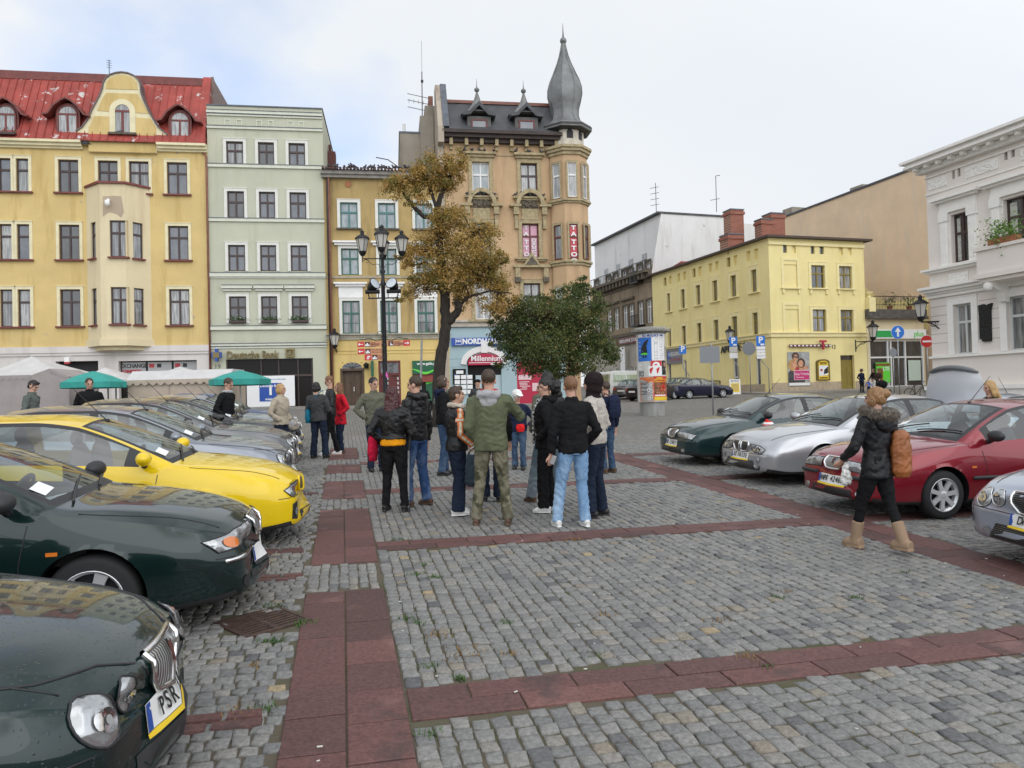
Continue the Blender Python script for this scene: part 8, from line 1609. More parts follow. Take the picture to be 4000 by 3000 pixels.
def remesh(mb,vox,it=3,mats=None,name='m',wr=0.,seed=0,wsc=(7,7,14),paint_=None):
 me=mb.mesh(name,mats or[],smooth=True); o=bpy.data.objects.new('tmp',me); COL.objects.link(o)
 m=o.modifiers.new('r','REMESH'); m.mode='VOXEL'; m.voxel_size=vox; m.use_smooth_shade=True
 if it:q=o.modifiers.new('s','SMOOTH'); q.factor=.5; q.iterations=it
 dg=bpy.context.evaluated_depsgraph_get(); n=bpy.data.meshes.new_from_object(o.evaluated_get(dg),depsgraph=dg); bpy.data.objects.remove(o); n.name=name
 n.materials.clear()
 for x in(mats if isinstance(mats,(list,tuple))else[mats]):n.materials.append(x)
 n.polygons.foreach_set('use_smooth',[True]*len(n.polygons))
 if wr:
  co=np.empty(len(n.vertices)*3,np.float32); n.vertices.foreach_get('co',co); co=co.reshape(-1,3); nn=np.empty(len(co)*3,np.float32); n.vertices.foreach_get('normal',nn); nn=nn.reshape(-1,3)
  d=np.array([abs(noise.noise((c[0]*wsc[0]+seed,c[1]*wsc[1],c[2]*wsc[2]+3*noise.noise((c[0]*5,c[1]*5,seed)))))+.5*abs(noise.noise((c[0]*wsc[0]*2.1,c[1]*wsc[1]*2.1+seed,c[2]*wsc[2]*2.3+2*noise.noise((c[0]*9,c[1]*9,seed)))))for c in co]); d=.33-d; co+=nn*(d*wr)[:,None]; n.vertices.foreach_set('co',co.reshape(-1)); n.update()
 if paint_:
  for p in n.polygons:p.material_index=paint_(p.center)
 return n
m_skinp=pm('skin',(.50,.29,.21),.55,var=.06,scale=9,spec=.35); m_eye=pm('eye',(.03,.025,.02),.25); m_lip=pm('lips',(.42,.14,.12),.5); m_brow=pm('brow_hair',(.05,.035,.025),.8)
def cloth(n,c,rough=.85,var=.12,sc=9,sheen=.1,bump=.25,col2=None):return pm(n,c,rough,var=var,scale=sc,bump=bump,bscale=120,dist=.004,spec=.12,col2=col2)
m_lea=pm('black_leather',(.009,.009,.010),.42,bump=.5,bscale=22,dist=.02,spec=.35); m_blkc=cloth('black_cloth',(.011,.011,.012)); m_puff=pm('black_quilted',(.008,.008,.010),.48,bump=.4,bscale=14,dist=.03,spec=.3)
m_olivej=cloth('olive_jacket',(.105,.118,.07)); m_greyol=cloth('grey_olive_jacket',(.115,.115,.085)); m_beigej=cloth('beige_jacket',(.36,.31,.24)); m_stonej=cloth('stone_jacket',(.43,.39,.35)); m_redc=cloth('red_coat',(.52,.015,.03)); m_navyj=cloth('navy_jacket',(.015,.02,.045)); m_greyj=cloth('dark_grey_cloth',(.05,.05,.052)); m_ggrey=cloth('grey_green_jacket',(.10,.115,.105))
def jean(n,c,c2):return pm(n,c,.85,bump=.3,bscale=140,dist=.003,spec=.15,col2=c2,scale=3.2,lo=.45,hi=.72,stretch=(1,1,.5))
j_dark=jean('dark_denim',(.012,.018,.035),(.022,.034,.06)); j_mid=jean('mid_denim',(.035,.065,.12),(.11,.16,.23)); j_light=jean('light_denim',(.17,.29,.46),(.38,.52,.68)); j_grey=jean('grey_denim',(.10,.135,.16),(.20,.235,.26)); j_wash=jean('washed_denim',(.03,.065,.16),(.24,.32,.44))
m_camo=pm('camouflage',(.10,.095,.062),.9,spec=.1,col2=(.19,.175,.125),scale=7,lo=.45,hi=.56,bump=.2,bscale=120,dist=.003); add_mix(m_camo,noise_fac(m_camo,6,.56,.6,loc=(4,1,2)),(.07,.07,.045))
h_brown=pm('brown_hair',(.045,.025,.014),.55,var=.4,scale=5,stretch=(40,40,4)); h_black=pm('black_hair',(.010,.008,.008),.5,var=.3,scale=5,stretch=(40,40,4)); h_red=pm('dark_red_hair',(.055,.010,.012),.45,var=.4,scale=5,stretch=(40,40,4)); h_blond=pm('blond_hair',(.50,.33,.14),.5,col2=(.30,.17,.06),scale=5,stretch=(40,40,4)); h_gold=pm('golden_hair',(.34,.19,.08),.5,col2=(.18,.09,.035),scale=5,stretch=(40,40,5)); h_ginger=pm('light_brown_hair',(.17,.08,.035),.55,var=.3,scale=5,stretch=(40,40,4))
m_shoeb=pm('black_shoe',(.014,.013,.013),.4); m_shoew=pm('white_shoe',(.70,.69,.67),.5); m_shoebr=pm('brown_shoe',(.09,.05,.03),.6); m_ugg=pm('tan_suede_boot',(.31,.215,.145),.95,spec=.1,var=.08,scale=6); m_sole=pm('shoe_sole',(.28,.24,.19),.8)
m_hoodie=cloth('grey_hoodie',(.33,.33,.34)); m_redh=cloth('red_lining',(.55,.03,.03)); m_dkhood=cloth('dark_brown_hood',(.020,.013,.014)); m_orange=cloth('orange_shirt',(.70,.28,.01)); m_whitec=cloth('white_cloth',(.72,.71,.69)); m_cream=pm('cream_leather',(.60,.52,.38),.5); m_orl=pm('orange_leather',(.58,.13,.015),.5)
ARM=dict(down=((-.02,.26,.625),(.03,.27,.49)),pocket=((-.07,.29,.635),(.10,.20,.545)),hip=((-.03,.36,.655),(.06,.20,.565)),bent=((.0,.27,.625),(.24,.13,.66)),low=((-.03,.25,.635),(.15,.22,.545)),up=((.16,.33,.69),(.26,.15,.80)),out=((.02,.33,.64),(.20,.30,.56)),swing=((-.10,.27,.64),(-.18,.25,.52)),fwd=((.06,.26,.63),(.22,.22,.56)))
def arr(p,H,sd):return Vector((p[0],p[1]*sd,p[2]*H))
def hand(mb,w,d,sd,curl=.5):
 d=d.normalized(); s_=Vector((-d.y,d.x,0)); s_=s_.normalized()if s_.length>.1 else Vector((1,0,0)); n=d.cross(s_)
 mb.tube([w-d*.02,w+d*.03,w+d*.085],[(.024,.018),(.038,.017),(.040,.014)],8,up=tuple(s_))
 for k,(o,L_)in enumerate(((.028,.062),(.010,.072),(-.010,.068),(-.027,.052))):
  a=w+d*.08+s_*o; b=a+d*(L_*.5)-n*(L_*.12*curl*sd*-1); c=b+d*(L_*.5*(1-curl*.5))+n*(L_*.45*curl*sd); mb.tube([a,b,c],[.0105,.010,.008],6)
 a=w+d*.03+s_*.032; mb.tube([a,a+s_*.025+d*.03,a+s_*.028+d*.062],[.013,.012,.009],6)
def person(label,pos,face,H=1.75,top=m_blkc,bot=j_dark,shoe=m_shoeb,hair=(h_brown,'short'),arms=('down','down'),hem=.50,bld=1.,flare=1.,stance=None,head=(0,0),lean=0.,collar=None,hood=None,paint_=None,topmats=None,female=False,wr=.022,fem=0,group=None,hands=True,vox=.009,boots=None,extra=None,wid=1.,child=False):
 root=thing('person',label,'person',pos,R(face),group); hs=1.22 if child else 1.; P_=H*.52; fz=.035*H
 sw_=rnd.uniform(-.06,.06); L=lambda z:Vector((lean*max(0,z-.5)*H,sw_*(z-.5)*H,z*H))
 st=stance or[(.02,.10,0),(-.02,.10,0)]
 hd=L(.928)+Vector((.015,0,0)); k=H/1.75*(.99 if not child else 1.15); hy,hp=R(head[0]),R(head[1])
 HM=Matrix.Translation(hd)@Matrix.Rotation(hy,4,'Z')@Matrix.Rotation(hp,4,'Y')
 mb=MB(); mb.X=HM
 def b_(c,rx,ry,rz,n=14,m=10):mb.ball((c[0]*k,c[1]*k,c[2]*k),rx*k,ry*k,rz*k,n,m)
 b_((-.012,0,.025),.097,.076,.095); b_((.022,0,-.035),.066,.058,.085); b_((.058,0,-.088),.026,.026,.022); b_((.078,0,.022),.018,.048,.013)
 mb.tube([Vector((.086,0,.015))*k,Vector((.104,0,-.018))*k,Vector((.088,0,-.032))*k],[.011*k,.016*k,.012*k],8); b_((.078,0,-.058),.014,.026,.010)
 for s in(1,-1):b_((-.008,s*.078,-.012),.022,.010,.033,10,8); b_((.056,s*.034,-.025),.024,.024,.024)
 mb.X=None; mb.tube([L(.80),L(.86),hd+Vector((-.01,0,-.05*k))],[.062*k,.056*k,.058*k],10)
 mb.tube([L(.50),L(.60),L(.72),L(.815)],[(.09,.13),(.085,.12),(.095,.14),(.07,.12)],10,up=(1,0,0))
 sh={}; wrists={}
 for sd,am in((1,arms[0]),(-1,arms[1])):
  A_=ARM[am]if isinstance(am,str)else am; S_=L(.805)+Vector((0,sd*.165*wid*k,0)); E=arr(A_[0],H,sd)+Vector((lean*.15*H,0,0)); W=arr(A_[1],H,sd)+Vector((lean*.08*H,0,0)); E.y*=wid; sh[sd]=(S_,E,W); wrists[sd]=W
  mb.tube([S_,E,W],[.04*k,.034*k,.024*k],8)
  if hands and am!='pocket' and am!='hip':hand(mb,W+(W-E).normalized()*.01,(W-E)+Vector((0,0,-.08)),sd)
 feet=[]
 for sd,(fx,fy,fzz)in((1,st[0]),(-1,st[1])):
  a=Vector((0,sd*.09*k,.50*H)); c=Vector((fx,sd*fy*k,.055*H+fzz)); kn=a.lerp(c,.48)+Vector((.03+.10*abs(fzz),0,0)); feet.append((a,kn,c,sd)); mb.tube([a,kn,c],[.06,.045,.035],8)
 bm=remesh(mb,vox,2,m_skinp,'person_body'); body=obj('body',bm,root)
 mb=MB(); mb.X=HM
 for s in(1,-1):mb.m=0; mb.ball((.080*k,s*.031*k,.004*k),.012*k,.015*k,.007*k,8,6); mb.m=1; mb.tube([Vector((.088*k,s*.014*k,.024*k)),Vector((.090*k,s*.034*k,.029*k)),Vector((.074*k,s*.054*k,.022*k))],.005*k,5)
 mb.m=2; mb.tube([Vector((.078,-.022,-.058))*k,Vector((.0925,0,-.057))*k,Vector((.078,.022,-.058))*k],[.003,.007,.003],6); mb.build('face_features',[m_eye,m_brow if hair[0]not in(h_blond,)else h_gold,m_lip],body,smooth=True)
 hm,hsly=hair; mb=MB(); mb.X=HM
 if hsly!='none':
  b_((-.020,0,.036),.097,.083,.096,18,12)
  if hsly=='long':
   for q in range(7):z=-.02-.04*q; b_((-.055-.006*q,0,z),.062-.003*q,.092+.004*q,.05)
   for s in(1,-1):b_((.0,s*.078,-.03),.05,.022,.07); b_((-.005,s*.085,-.11),.045,.022,.08)
  if hsly=='bob':
   b_((-.045,0,-.03),.07,.088,.085)
   for s in(1,-1):b_((.005,s*.075,-.025),.045,.02,.065)
  if hsly=='crop':b_((-.05,0,-.015),.055,.078,.06); b_((.03,0,.095),.06,.06,.03)
  if hsly=='pony':
   b_((-.10,0,.03),.04,.04,.05)
   for q in range(16):b_((-.15+rnd.uniform(-.035,.03),rnd.uniform(-.07,.07),.03-.022*q),.062,.062,.05)
  if hsly=='bun':b_((-.105,-.02,.055),.05,.055,.05); b_((-.06,0,.0),.06,.078,.07); b_((.0,.07,-.02),.045,.02,.07); b_((.0,-.07,-.02),.045,.02,.07)
  hmesh=remesh(mb,.010,1,hm,'hair',wr=.022 if hsly!='short' else.012,seed=len(label),wsc=(45,45,11)if hsly!='short' else(60,60,40)); obj('hair',hmesh,root)
 mb=MB(); B=bld; w_=wid
 rr=[(hem,.125*B,.178*B*w_),((hem+.60)/2,.128*B,.182*B*w_),(.60,.118*B,.170*B*w_),(.70,.132*B,.190*B*w_),(.77,.128*B,.198*B*w_),(.81,.098*B,.175*B*w_),(.835,.07,.10)]
 if female:rr[2]=(.60,.108*B,.148*B*w_); rr[3]=(.70,.140*B,.172*B*w_); rr[0]=(hem,.135*B,.182*B*w_)
 mb.tube([L(z)+Vector((.01 if female and z==.70 else 0,0,0))for z,*_ in rr],[(a,b)for _,a,b in rr],18,up=(1,0,0))
 for sd in(1,-1):S_,E,W=sh[sd]; mb.tube([S_+Vector((0,-sd*.05,.0)),S_+Vector((0,sd*.012,-.02)),S_.lerp(E,.5),E,E.lerp(W,.5),W+(W-E).normalized()*-.005],[.062*k*B,.076*k*B,.066*k*B,.058*k*B,.053*k*B,.046*k*B],10)
 if collar:mb.tube([L(.825),L(.862)],[(.085,.085),(.078,.074)],14,up=(1,0,0))
 tm_=remesh(mb,.013,3,topmats or top,'jacket',wr=wr,seed=H*10,paint_=(lambda c:paint_(c,H,sh))if paint_ else None); obj('jacket',tm_,root)
 mb=MB(); mb.tube([Vector((0,0,.585*H)),Vector((0,0,.53*H)),Vector((-.01,0,.475*H))],[(.105*B,.15*B),(.118*B,.172*B),(.10*B,.15*B)],14,up=(1,0,0))
 for a,kn,c,sd in feet:e=c+Vector((0,0,-.018*H)); bt=.30*H if boots else 0; mb.tube([a+Vector((0,0,.0)),a.lerp(kn,.5),kn,kn.lerp(c,.6),e],[.092*B,.083*B,.062*B*(.9+.1*flare),.054*B*(.6+.4*flare),.058*(.5+.5*flare)],12)
 obj('trousers',remesh(mb,.012,2,bot,'trousers',wr=.022,seed=H*7,wsc=(8,8,11)),root)
 for a,kn,c,sd in feet:
  mb=MB(); x,y,z0=c.x,c.y,c.z-.055*H; pt=0
  if boots:
   d=(kn-c).normalized(); top_=c+d*.20; mb.tube([top_,c.lerp(top_,.4),c+Vector((0,0,-.02))],[.060,.056,.055],12); mb.tube([Vector((x-.07,y,z0+.055)),Vector((x+.02,y,z0+.06)),Vector((x+.10,y,z0+.05)),Vector((x+.145,y,z0+.04))],[(.055,.05),(.06,.054),(.05,.052),(.02,.03)],12); mb.tube([Vector((x-.08,y,z0+.012)),Vector((x+.06,y,z0+.012)),Vector((x+.15,y,z0+.012))],[(.012,.05),(.012,.055),(.012,.03)],10)
  else:mb.tube([Vector((x-.085,y,z0+.045)),Vector((x-.03,y,z0+.055)),Vector((x+.06,y,z0+.048)),Vector((x+.11,y,z0+.035)),Vector((x+.148,y,z0+.028))],[(.036,.03),(.048,.04),(.042,.045),(.03,.042),(.012,.02)],10); mb.tube([Vector((x-.09,y,z0+.008)),Vector((x+.05,y,z0+.008)),Vector((x+.150,y,z0+.010))],[(.009,.032),(.009,.046),(.008,.026)],8)
  obj('boot' if boots else 'shoe',remesh(mb,.009,1,shoe,'shoe'),root)
 if hood:
  mb=MB(); c=L(.825)+Vector((-.075,0,.01)); mb.ball(c,.085,.14*B,.07,14,8); mb.ball(c+Vector((-.02,0,-.07)),.055,.10*B,.09,12,8); mb.tube([c+Vector((.12*math.cos(q)+.06,.115*math.sin(q),.03+.02*math.cos(q)))for q in[R(70)+R(220)*i/10 for i in range(11)]],.04,8); obj('hood',remesh(mb,.012,2,hood,'hood',wr=.02,seed=3),root)
 root['_']=1; del root['_']
 return dict(root=root,L=L,HM=HM,k=k,H=H,sh=sh,wr=wrists,feet=feet)
def bag(name,label,W,pts,mat,strap=None,rz=0,cat='bag',sm=None,th=.06):
 t=thing(name,label,cat,W,rz); mb=MB(); mb.tube(*pts,12,up=(1,0,0)); obj('bag_body',remesh(mb,.010,2,mat,'bag_body',wr=.02),t)
 if strap:mb=MB(); mb.tube(strap,.011,6); mb.build('strap',sm or mat,t,smooth=True)
 return t
def wpt(p,v):return p['root'].matrix_basis@Vector(v)if False else Matrix.Translation(p['root'].location)@Matrix.Rotation(p['root'].rotation_euler.z,4,'Z')@Vector(v)
def zig(mb,c,r,n):pass
GP='people talking in the middle of the square'; GB='people beside the left row of cars'; GF='people far off by the yellow house'
S2=[(.05,.12,0),(-.04,.12,0)]
P14=person('broad man seen from behind in olive jacket, camouflage trousers and red-lined grey hood',G(1065,1134),84,1.87,m_olivej,m_camo,m_shoebr,(h_brown,'short'),(((-.03,.25,.63),(.10,.20,.545)),'up'),hem=.475,bld=1.08,flare=1.3,stance=[(.0,.19,0),(.0,.17,0)],hood=m_hoodie,group=GP,wid=1.06)
mb=MB(); c=P14['L'](.852); mb.tube([c+Vector((.085*math.cos(q)-.01,.10*math.sin(q),.012*math.cos(q)))for q in[i*math.pi/8 for i in range(17)]],.032,8,cap=False); mb.build('red_collar',m_redh,P14['root'],smooth=True)
def stripes(c,H,sh):
 for sd in(1,-1):
  S_,E,W=sh[sd]
  for a,b in((S_+Vector((0,0,.04)),E),(E,W)):
   d=b-a; t=(c-a).dot(d)/d.length_squared
   if-.1<t<1.05:
    q=c-(a+d*t); ax=Vector((0,sd,.2))if a is not E else Vector((-.5,sd,0)); ax=(ax-d*(ax.dot(d)/d.length_squared)).normalized(); r=q.length
    if r<.12 and q.dot(ax)>.02:
     o=abs(q.dot(d.cross(ax).normalized()))
     if a is not E and.42<t<.58 and c.y*sd>.1:return 2 if.46<t<.54 else 1
     if o<.016:return 2
     if o<.036:return 1
 if.695*H<c.z<.735*H and abs(c.y)<.15 and c.x>.0:return 2 if.705*H<c.z<.725*H else 1
 return 0
P13=person('woman laughing in black leather jacket with orange and cream stripes',G(990,1112),20,1.66,m_lea,j_dark,m_shoew,(h_brown,'crop'),('fwd','low'),hem=.50,flare=2.1,female=True,group=GP,head=(-8,-4),topmats=[m_lea,m_orl,m_cream],paint_=stripes,wr=.014,stance=[(.03,.10,0),(-.03,.10,0)],bld=1.08)
mb=MB(); c=P13['L'](.845); mb.tube([c+Vector((.085*math.cos(q),.085*math.sin(q),-.015*math.cos(q)))for q in[i*math.pi/7 for i in range(15)]],.035,8,cap=False); obj('scarf',remesh(mb,.012,1,cloth('beige_scarf',(.46,.40,.34)),'scarf',wr=.02),P13['root'])
w=wpt(P13,P13['wr'][-1]); bag('shoulder_bag','blue-grey bucket bag hanging from the hand of the woman in the striped jacket',w+Vector((.02,-.04,-.52)),([(0,0,0),(0,0,.06),(0,0,.26),(0,0,.40)],[(.07,.11),(.095,.14),(.085,.125),(.055,.10)]),cloth('blue_grey_canvas',(.032,.045,.06),bump=.4),[(0,-.09,.38),(0,-.05,.47),(0,0,.50),(0,.05,.47),(0,.09,.38)],R(70),sm=m_chrome)
P9=person('woman with long dark red hair in short black leather jacket',G(853,1104),80,1.66,m_lea,m_blkc,m_shoeb,(h_red,'long'),('pocket','bent'),hem=.575,female=True,flare=.9,group=GP,head=(12,0),bld=1.06,stance=[(.0,.13,0),(.0,.15,0)])
mb=MB(); mb.tube([P9['L'](z)for z in(.525,.55,.60)],[(.143,.178),(.142,.176),(.12,.16)],18,up=(1,0,0)); obj('orange_shirt',remesh(mb,.012,2,m_orange,'shirt',wr=.01),P9['root'])
w=wpt(P9,(.02,.26,.50*1.66)); bag('tote_bag','crimson tote bag on the shoulder of the red-haired woman',w+Vector((-.03,-.02,-.02)),([(0,0,-.14),(0,0,-.02),(.01,0,.12),(.02,0,.22)],[(.10,.04),(.13,.06),(.12,.05),(.08,.03)]),cloth('crimson_cloth',(.42,.01,.04)),[(.06,0,.2),(.04,-.03,.4),(.02,-.09,.54),(-.03,-.07,.4),(-.05,0,.2)],R(80))
P10=person('man in black hooded leather jacket leaning on a grey crutch',G(903,1092),148,1.80,m_lea,j_wash,m_shoebr,(h_brown,'short'),('low','down'),hem=.50,hood=m_lea,flare=1.5,group=GP,head=(20,6),bld=1.05,stance=[(.06,.13,0),(-.06,.13,0)])
mb=MB(); w=Vector((0,0,.78)); mb.tube([(0,0,0),(0,0,.05)],[.028,.018],8); m0=mb; cr=thing('crutch','grey metal forearm crutch held by the man in black leather','crutch',G(882,1104)); mb.build('ferrule',m_blk,cr); mb=MB(); mb.tube([(0,0,.05),(.02,.01,.80)],.016,8); mb.build('shaft',m_galv,cr); mb=MB(); mb.tube([(.02,.01,.80),(.05,.03,1.05)],.018,8); mb.tube([(.02,.01,.80),(-.09,-.03,.81)],.016,7); mb.build('grip',m_blk,cr)
person('man in black wool jacket and faded jeans holding a cigarette',G(960,1026),12,1.80,m_blkc,j_mid,m_shoeb,(h_brown,'bob'),('down','down'),hem=.51,hood=m_navyj,flare=1.4,group=GP,head=(6,0),stance=[(.03,.12,0),(-.06,.11,0)],bld=1.04)
person('man in grey-green field jacket with his hand on his hip',G(813,1018),-62,1.78,m_greyol,j_dark,m_shoeb,(h_black,'short'),('down','hip'),hem=.49,collar=True,flare=1.3,group=GP,head=(22,14),bld=1.05)
P18=person('woman with dark curly ponytail in black coat and checked scarf',G(1185,1106),172,1.76,m_blkc,m_blkc,m_shoew,(h_black,'pony'),('pocket','pocket'),hem=.47,female=True,flare=1.7,group=GP,head=(4,8),hood=m_blkc,bld=1.14,stance=[(.05,.08,0),(-.03,.09,0)])
m_chk=pm('checked_scarf',(.5,.5,.5),.9); t=m_chk.node_tree; ck=t.nodes.new('ShaderNodeTexChecker'); ck.inputs['Scale'].default_value=34; ck.inputs['Color1'].default_value=(.02,.02,.02,1); ck.inputs['Color2'].default_value=(.55,.55,.53,1); tcn=t.nodes.new('ShaderNodeTexCoord'); t.links.new(tcn.outputs['Object'],ck.inputs[0]); t.links.new(ck.outputs[0],t.nodes['Principled BSDF'].inputs['Base Color'])
mb=MB(); c=P18['L'](.84); mb.tube([c+Vector((.09*math.cos(q),.085*math.sin(q),-.02*math.cos(q)))for q in[i*math.pi/7 for i in range(15)]],.036,8,cap=False)
for s in(.05,-.03):mb.tube([c+Vector((.10,s,-.02)),c+Vector((.165,s,-.2)),c+Vector((.17,s*1.3,-.45)),c+Vector((.175,s*1.4,-.58))],[(.02,.04),(.018,.045),(.014,.045),(.012,.04)],8)
obj('scarf',remesh(mb,.012,1,m_chk,'scarf',wr=.02),P18['root'])
P20=person('man seen from behind in black fleece, light blue jeans and white shoes',G(1243,1138),108,1.78,m_blkc,j_light,m_shoew,(h_ginger,'short'),('down','pocket'),hem=.485,collar=True,flare=1.35,group=GP,bld=1.04,head=(-6,0),stance=[(.10,.19,0),(-.02,.12,0)])
w=wpt(P20,P20['wr'][1]); mb=MB(); mb.box(-.025,.025,-.012,.012,-.05,.05); o=mb.build('mobile_phone',pm('silver_phone',(.55,.56,.58),.3,metal=.6),None,loc=w+Vector((.02,-.03,-.07)),rot=(.2,.4,0)); tag(o,'small silver mobile phone in the hand of the man in black fleece','phone')
P21=person('man with a dark brown hood up in a stone-coloured jacket',G(1290,1116),158,1.82,m_stonej,j_dark,m_shoeb,(h_black,'short'),('pocket','pocket'),hem=.51,flare=1.4,group=GP,bld=1.14,stance=[(.04,.12,0),(-.04,.12,0)])
mb=MB(); mb.X=P21['HM']; mb.ball((-.03,0,.03),.125,.112,.125,16,10); mb.ball((-.03,0,-.08),.105,.11,.09,14,8); mb.X=None; mb.tube([P21['L'](.82),P21['L'](.86)],[(.10,.13),(.09,.10)],14,up=(1,0,0)); obj('hood',remesh(mb,.012,2,m_dkhood,'hood',wr=.02),P21['root'])
person('tall man in grey-olive jacket and baggy grey jeans behind the ponytailed woman',G(1186,1083),130,1.84,m_greyol,j_grey,m_shoebr,(h_black,'short'),('pocket','pocket'),flare=1.7,group=GP,stance=[(.12,.22,0),(-.05,.14,0)])
P22=person('person in navy jacket with a backpack behind the hooded man',G(1314,1021),130,1.68,m_navyj,j_mid,m_shoebr,(h_brown,'short'),('down','down'),hem=.5,flare=1.3,group=GP)
w=wpt(P22,(-.2,0,.60*1.68)); bag('backpack','dark navy backpack worn by the person behind the hooded man',w,([(0,0,0),(0,0,.1),(0,0,.32),(0,0,.42)],[(.07,.11),(.10,.14),(.09,.13),(.04,.08)]),m_navyj,[(.02,.1,.4),(.12,.12,.45),(.2,.12,.35)],R(130),cat='backpack')
P17=person('child in white cap and navy jacket with a red waist bag',G(1122,1014),-100,1.50,m_navyj,j_mid,m_shoeb,(h_brown,'short'),('pocket','down'),hem=.49,group=GP,flare=1.2,bld=.95,head=(40,10))
mb=MB(); mb.X=P17['HM']; mb.ball((-.008,0,.055),.112,.098,.09,14,8); mb.tube([(.06,0,.055),(.12,0,.05),(.17,0,.035)],[(.012,.075),(.010,.07),(.006,.04)],10,up=(0,0,1)); obj('cap',remesh(mb,.010,1,m_whitec,'cap'),P17['root'])
w=wpt(P17,(.13,.06,.53*1.5)); bag('waist_bag','bright red waist bag worn by the child in the white cap',w,([(0,0,-.07),(0,0,.0),(0,0,.07)],[(.03,.07),(.045,.085),(.03,.07)]),cloth('scarlet_cloth',(.65,.02,.02)),None,R(-100))
P15=person('dark-haired person in fur-trimmed coat hidden behind the olive jacket',G(1063,1083),95,1.74,m_blkc,j_dark,m_shoeb,(h_black,'crop'),('down','down'),flare=1.8,group=GP)
m_fur=pm('fur_trim',(.20,.155,.11),.95,col2=(.07,.05,.035),scale=40,sheen=.5)
def fur(p,z=.838,r=.12,th=.05,x0=-.03):
 mb=MB(); c=p['L'](z); mb.tube([c+Vector((r*math.cos(q)+x0,r*1.05*math.sin(q),.02*math.cos(q)))for q in[i*math.pi/9 for i in range(19)]],th,9,cap=False); m=remesh(mb,.012,1,m_fur,'fur_collar',wr=.03,wsc=(30,30,30)); o=obj('fur_collar',m,p['root']); f=MB()
 vs_=[v.co.copy()for v in m.vertices]; ns_=[v.normal.copy()for v in m.vertices]
 for v,n in zip(vs_,ns_):
  for _ in range(2):a=v+Vector((rnd.gauss(0,.006),rnd.gauss(0,.006),0)); d=(n+Vector((rnd.gauss(0,.5),rnd.gauss(0,.5),rnd.gauss(-.2,.5)))).normalized()*rnd.uniform(.02,.045); s_=d.cross(Vector((rnd.random(),rnd.random(),rnd.random()))).normalized()*.003; f.poly([a-s_,a+s_,a+d])
 f.build('hairs',m_fur,o)
fur(P15,.85,.11,.045)
person('man in dark jacket with a green chest stripe smiling over shoulders',G(908,985),-70,1.78,m_greyj,j_dark,m_shoew,(h_black,'short'),('pocket','pocket'),group=GP,head=(20,0),topmats=[m_blkc,cloth('green_stripe',(.05,.16,.06)),m_greyj],paint_=lambda c,H,sh:1 if.70*H<c.z<.715*H else 0)
person('man in grey coat facing away near the tree trunk',G(966,962),80,1.74,m_ggrey,m_blkc,m_shoeb,(h_black,'short'),('pocket','pocket'),hem=.45,group=GP)
P=person('man in dark flat cap standing before the bank entrance',G(1037,940),-95,1.70,m_greyj,m_blkc,m_shoeb,(h_black,'short'),('pocket','pocket'),group=GP); mb=MB(); mb.X=P['HM']; mb.ball((.0,0,.07),.115,.1,.05,12,7); mb.build('cap',m_blkc,P['root'],smooth=True)
P5=person('dark-haired woman from behind in black blazer and flared jeans',G(690,990),78,1.68,m_greyj,j_dark,m_shoeb,(h_black,'bob'),('bent','bent'),hem=.485,female=True,flare=1.7,group=GB,bld=1.05,stance=[(.0,.15,0),(.0,.16,0)])
w=wpt(P5,(-.04,.22,.56*1.68)); bag('handbag','teal blue shoulder bag of the woman in the black blazer',w,([(0,0,-.16),(0,0,-.06),(0,0,.08),(0,0,.14)],[(.11,.05),(.14,.07),(.13,.06),(.09,.03)]),cloth('teal_leather',(.01,.13,.20),.5),[(.0,.02,.14),(-.10,-.14,.34),(-.13,-.30,.52),(-.02,-.34,.55)],R(90))
P6=person('fair man with glasses in black leather jacket and white shirt',G(716,983),200,1.82,m_lea,m_blkc,m_shoew,(h_ginger,'short'),('bent','pocket'),hem=.50,group=GB,head=(-8,24),flare=1.4,stance=[(.16,.10,0),(-.16,.12,0)])
mb=MB(); c=P6['L'](.76); mb.tube([c+Vector((.10,0,.09)),c+Vector((.118,0,0)),c+Vector((.122,0,-.14))],[(.03,.05),(.025,.045),(.02,.03)],8,up=(1,0,0)); mb.build('shirt',m_whitec,P6['root'],smooth=True); mb=MB(); mb.X=P6['HM']
for s in(1,-1):mb.tube([(.098,s*.033+.024*math.cos(q),.004+.015*math.sin(q))for q in[i*.63 for i in range(11)]],.003,4); mb.tube([(.096,s*.056,.006),(.0,s*.08,.006)],.003,4)
mb.build('glasses',m_blk,P6['root'])
person('woman in knee-length red coat beside the man in black leather',G(737,978),215,1.66,m_redc,j_dark,m_shoebr,(h_ginger,'long'),('pocket','pocket'),hem=.40,female=True,flare=1.2,group=GB,head=(-15,0),bld=.97)
person('blond woman in beige puffer jacket standing between parked cars',G(609,1003),-14,1.66,m_beigej,j_dark,m_shoeb,(h_blond,'bob'),('pocket','pocket'),hem=.49,female=True,group=GB,head=(10,0),collar=True,bld=1.12)
P=person('balding man in black coat and grey scarf leaning over a bonnet',ground_at(489,1000,15.2),-8,1.78,m_blkc,m_blkc,m_shoeb,(h_brown,'short'),('down','pocket'),hem=.44,group=GB,head=(0,28),lean=.06); mb=MB(); c=P['L'](.845); mb.tube([c+Vector((.085*math.cos(q),.085*math.sin(q),-.01))for q in[i*math.pi/7 for i in range(15)]],.034,8,cap=False); obj('scarf',remesh(mb,.012,1,m_hoodie,'scarf',wr=.02),P['root'])
person('man in black jacket standing before the teal parasol',ground_at(196,1000,16.5),-60,1.80,m_blkc,m_blkc,m_shoeb,(h_brown,'short'),('pocket','pocket'),group=GB,head=(10,14),collar=True,bld=1.08)
